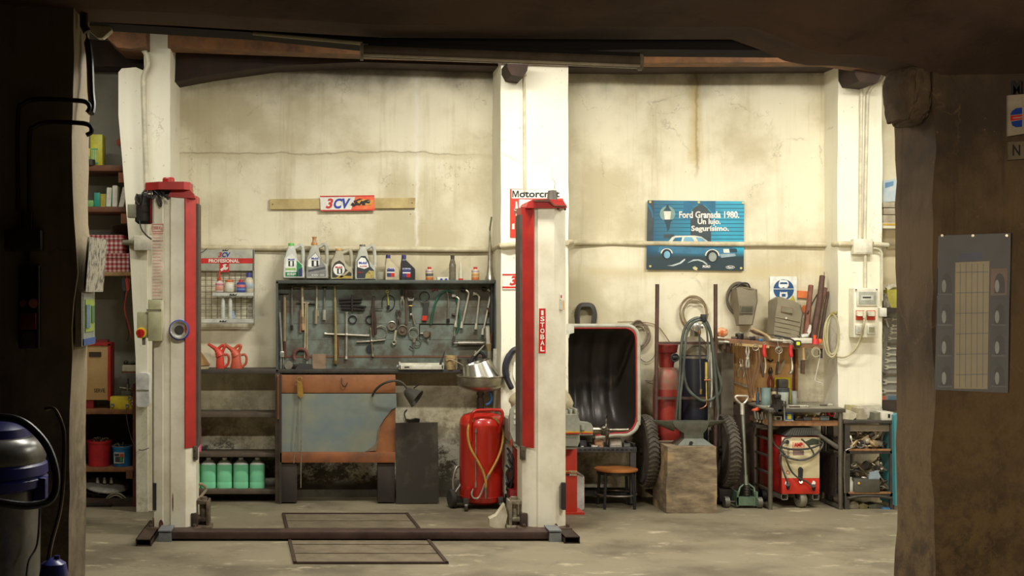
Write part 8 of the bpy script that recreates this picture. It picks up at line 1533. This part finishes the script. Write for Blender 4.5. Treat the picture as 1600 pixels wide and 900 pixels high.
q = T('calendar', 'pale blue printed calendar on the wall beyond the right pier', 'calendar', P(1395, 316, WY-.01)); q.p('sheet', B().pprism([(1380, 282), (1430, 276), (1430, 312), (1380, 316)], WY-.012, .006), M((206, 212, 210), .5, 0, (160, 190, 210), 12)); q.p('print', B().pprism([(1383, 286), (1396, 283), (1396, 290), (1383, 294)], WY-.0135, .002), M((110, 150, 190), .5))

# ================================================================ SMALL RACK WITH ENGINE PARTS
Yr = 10.85; xa, xb = PX(1321, Yr), PX(1396, Yr)
r = T('parts_rack', 'small dark steel rack full of oily engine parts at the far right', 'rack', ((xa+xb)/2, Yr, 0)); dk3 = M((82, 76, 68), .6, .4, (58, 54, 50), 10)
for x0, x1 in ((1320, 1328), (1391, 1397)):
    for y_ in (Yr, Yr+.36): r.p('leg', B().box(PX(x0, Yr), PX(x1, Yr), y_, y_+.03, 0, PZ(660, Yr)), dk3)
r.p('top', B().pbox(1318, 1398, 657, 662, Yr-.01, .42, 0, .003), dk3); r.p('fascia', B().pbox(1328, 1391, 663, 674, Yr+.02, .01), M((130, 118, 98), .6))
for t, u in ((703, 709), (770, 776)): r.p('shelf', B().pbox(1322, 1396, t, u, Yr, .4, 0, .002), dk3); r.p('shelf_edge', B().pbox(1326, 1392, t-1.5, t+1.5, Yr-.006, .02), M((160, 112, 70), .7, 0, (110, 80, 52), 24))
r.p('arched_rail', B().tube([P(1325, 779, Yr), P(1345, 775.5, Yr), P(1372, 775.5, Yr), P(1393, 779, Yr)], .012, 6, smooth=5), dk3); r.p('back_panel', B().pbox(1322, 1396, 660, 784, Yr+.40, .01), M((34, 30, 28), .8))
solo('teal_board', 'teal edged panel standing against the right side of the parts rack', 'panel', B().pprism([(1397, 649), (1403, 646), (1402, 790), (1399, 790)], Yr-.05, .3), M((60, 140, 148), .5, 0, (80, 120, 124), 6))
random.seed(40)
def heap(n, a, c_, zb_, hpx, grp, lb, sd):
    random.seed(sd)
    for k in range(n):
        y_ = Yr+random.uniform(.05, .22); x_ = PX(random.uniform(a, c_), Yr); z_ = zb_+random.uniform(.01, hpx)*(1 if k > n*.35 else .25); c0 = Vector((x_, y_, z_)); s_ = random.uniform(.9, 1.7)
        t_ = k % 6; dr = Vector((random.uniform(-1, 1), random.uniform(-.6, .3), random.uniform(-.5, .5))).normalized()
        if t_ == 0: b = B().ring(c0, .022*s_, .007*s_, dr, 16)
        elif t_ == 1: b = B().cyl(c0-dr*.04*s_, c0+dr*.04*s_, .007*s_, None, 8).cyl(c0+dr*.04*s_, c0+dr*.052*s_, .014*s_, None, 6)
        elif t_ == 2: b = B().lathe([(.008, -.02), (.03, -.018), (.03, -.004), (.016, 0), (.016, .02), (.008, .022)], c0, dr, 16)
        elif t_ == 3: b = B().tube([c0-dr*.06, c0+Vector((0, 0, .012)), c0+dr*.06], [.006, .012, .006], 6, smooth=3)
        elif t_ == 4: b = B().cyl(c0-dr*.02, c0+dr*.02, .024*s_, .020*s_, 14)
        else: b = B().cyl(c0-dr*.075, c0+dr*.075, .006, .009, 7).ring(c0+dr*.085, .014, .006, (dr.y, -1, dr.z), 12)
        mn = min(v_.z for v_ in b.v)
        if mn < zb_+.001:
            for v_ in b.v: v_.z += zb_+.001-mn
        solo('engine_part', lb, 'part', b, [M((176, 166, 144), .35, .5, (96, 88, 76)), M((110, 102, 90), .4, .5, (50, 46, 42)), M((226, 216, 190), .35, .4), M((66, 60, 54), .5, .4), M((170, 144, 104), .5, .3)][random.randrange(5)], grp)
zA, zB, zC = PZ(703, Yr)+.001, PZ(770, Yr)+.001, 0.001
heap(72, 1330, 1389, zA, .15, 'engine parts heaped on the upper rack shelf', 'small oily metal engine part heaped on the upper shelf of the far right rack', 41)
heap(56, 1330, 1389, zB, .24, 'engine parts heaped on the lower rack shelf', 'small oily metal engine part heaped on the lower shelf of the far right rack', 42)
q = T('grey_toolbox', 'dull grey sheet metal box at the front of the lower rack shelf', 'box', P(1355, 770, Yr)); q.p('body', B().pbox(1335, 1375, 749, 769.8, Yr-.01, .2, 0, .004), M((92, 90, 78), .5, .3)); q.p('catch', B().cyl(P(1342, 755, Yr-.01), P(1342, 755, Yr-.016), .010), brass)
solo('blue_card', 'pale blue-grey card lying slanted on the grey sheet metal box', 'card', B().pprism([(1360, 739), (1372, 735), (1376, 745), (1374, 748.5), (1358, 748.5)], Yr, .02), M((150, 166, 176), .5))
solo('clear_bottle', 'pale bottle at the left end of the lower rack shelf', 'bottle', B().lathe([(.02, 0), (.022, .01), (.022, .09), (.01, .11), (.01, .13), (0, .13)], (PX(1330.5, Yr), Yr+.02, zB), seg=14), M((190, 186, 170), .4))
for a, c_, t, u, lb, col in ((1327, 1343, 782, 793, 'pale aluminium casting on the floor under the far right rack', (170, 162, 140)), (1341, 1358, 779, 787, 'toothed brass coloured strip under the far right rack', (150, 140, 96)), (1355, 1384, 788, 795, 'flat grey-green block on the floor under the far right rack', (110, 110, 92))):
    b = B().pprism([(a, u), (a+2, t+2), (a+(c_-a)*.5, t), (c_-2, t+3), (c_, u)], Yr+.06, .12)
    mn = min(v_.z for v_ in b.v)
    for v_ in b.v: v_.z -= mn
    solo('casting', lb, 'part', b, M(col, .5, .3, tuple(x*.7 for x in col), 20))
solo('blue_edge_tray', 'thin flat tray with blue edge on the floor under the far right rack', 'tray', B().box(PX(1380, Yr), PX(1392, Yr), Yr, Yr+.15, 0, .012), M((80, 130, 170), .5))
# on top of the rack
zT = PZ(657, Yr)+.001
def top(name, lb, cat, pts, Y, d, col, m2_=None):
    b = B().pprism(pts, Y, d); mn = min(v_.z for v_ in b.v)
    for v_ in b.v: v_.z += zT-mn
    return solo(name, lb, cat, b, M(col, .5, .1, m2_ or tuple(x*.8 for x in col), 16))
top('gear_housing', 'white lumpy cast housing, leftmost on top of the far right rack', 'casting', [(1316, 655), (1317, 645), (1322, 641), (1330, 642), (1338, 646), (1338, 652), (1333, 656)], Yr+.05, .15, (216, 208, 180))
top('flange_casting', 'round grey casting with a raised hub on top of the far right rack', 'casting', [(1338, 657), (1337, 650), (1341, 648), (1342, 640), (1350, 640), (1351, 648), (1355, 650), (1355, 657)], Yr+.08, .15, (176, 166, 140))
top('grey_block', 'grey-green stone block on top of the far right rack', 'block', [(1366, 657), (1367, 646), (1376, 645), (1378, 657)], Yr+.03, .1, (120, 118, 100))
q = T('white_box', 'white metal box with a small slot at the right end on top of the rack', 'box', P(1388, 657, Yr)); q.p('body', B().box(PX(1378, Yr), PX(1396, Yr), Yr, Yr+.15, zT, PZ(644, Yr), 0, .004), M((216, 212, 196), .5)); q.p('slot', B().pbox(1387.5, 1391, 647, 653, Yr-.002, .004), black)
top('white_tray', 'long white tray behind the castings on top of the far right rack', 'tray', [(1338, 655), (1340, 636), (1376, 634), (1380, 645), (1378, 655)], Yr+.2, .12, (206, 200, 180)); top('cardboard_flap', 'cream cardboard sheet lying behind the castings near the pier', 'cardboard', [(1318, 652), (1322, 632), (1348, 634), (1350, 652)], Yr+.24, .03, (190, 178, 130))
solo('dangling_chain', 'short grey rod hanging from the left edge of the parts rack', 'rod', B().tube([P(1321, 704, Yr-.03), P(1330, 700, Yr-.03), P(1336, 698, Yr-.02)], .006, 6).tube([P(1320, 705, Yr-.03), P(1319, 740, Yr-.03), P(1320, 770, Yr-.03)], .006, 6), M((120, 112, 98), .4, .5))
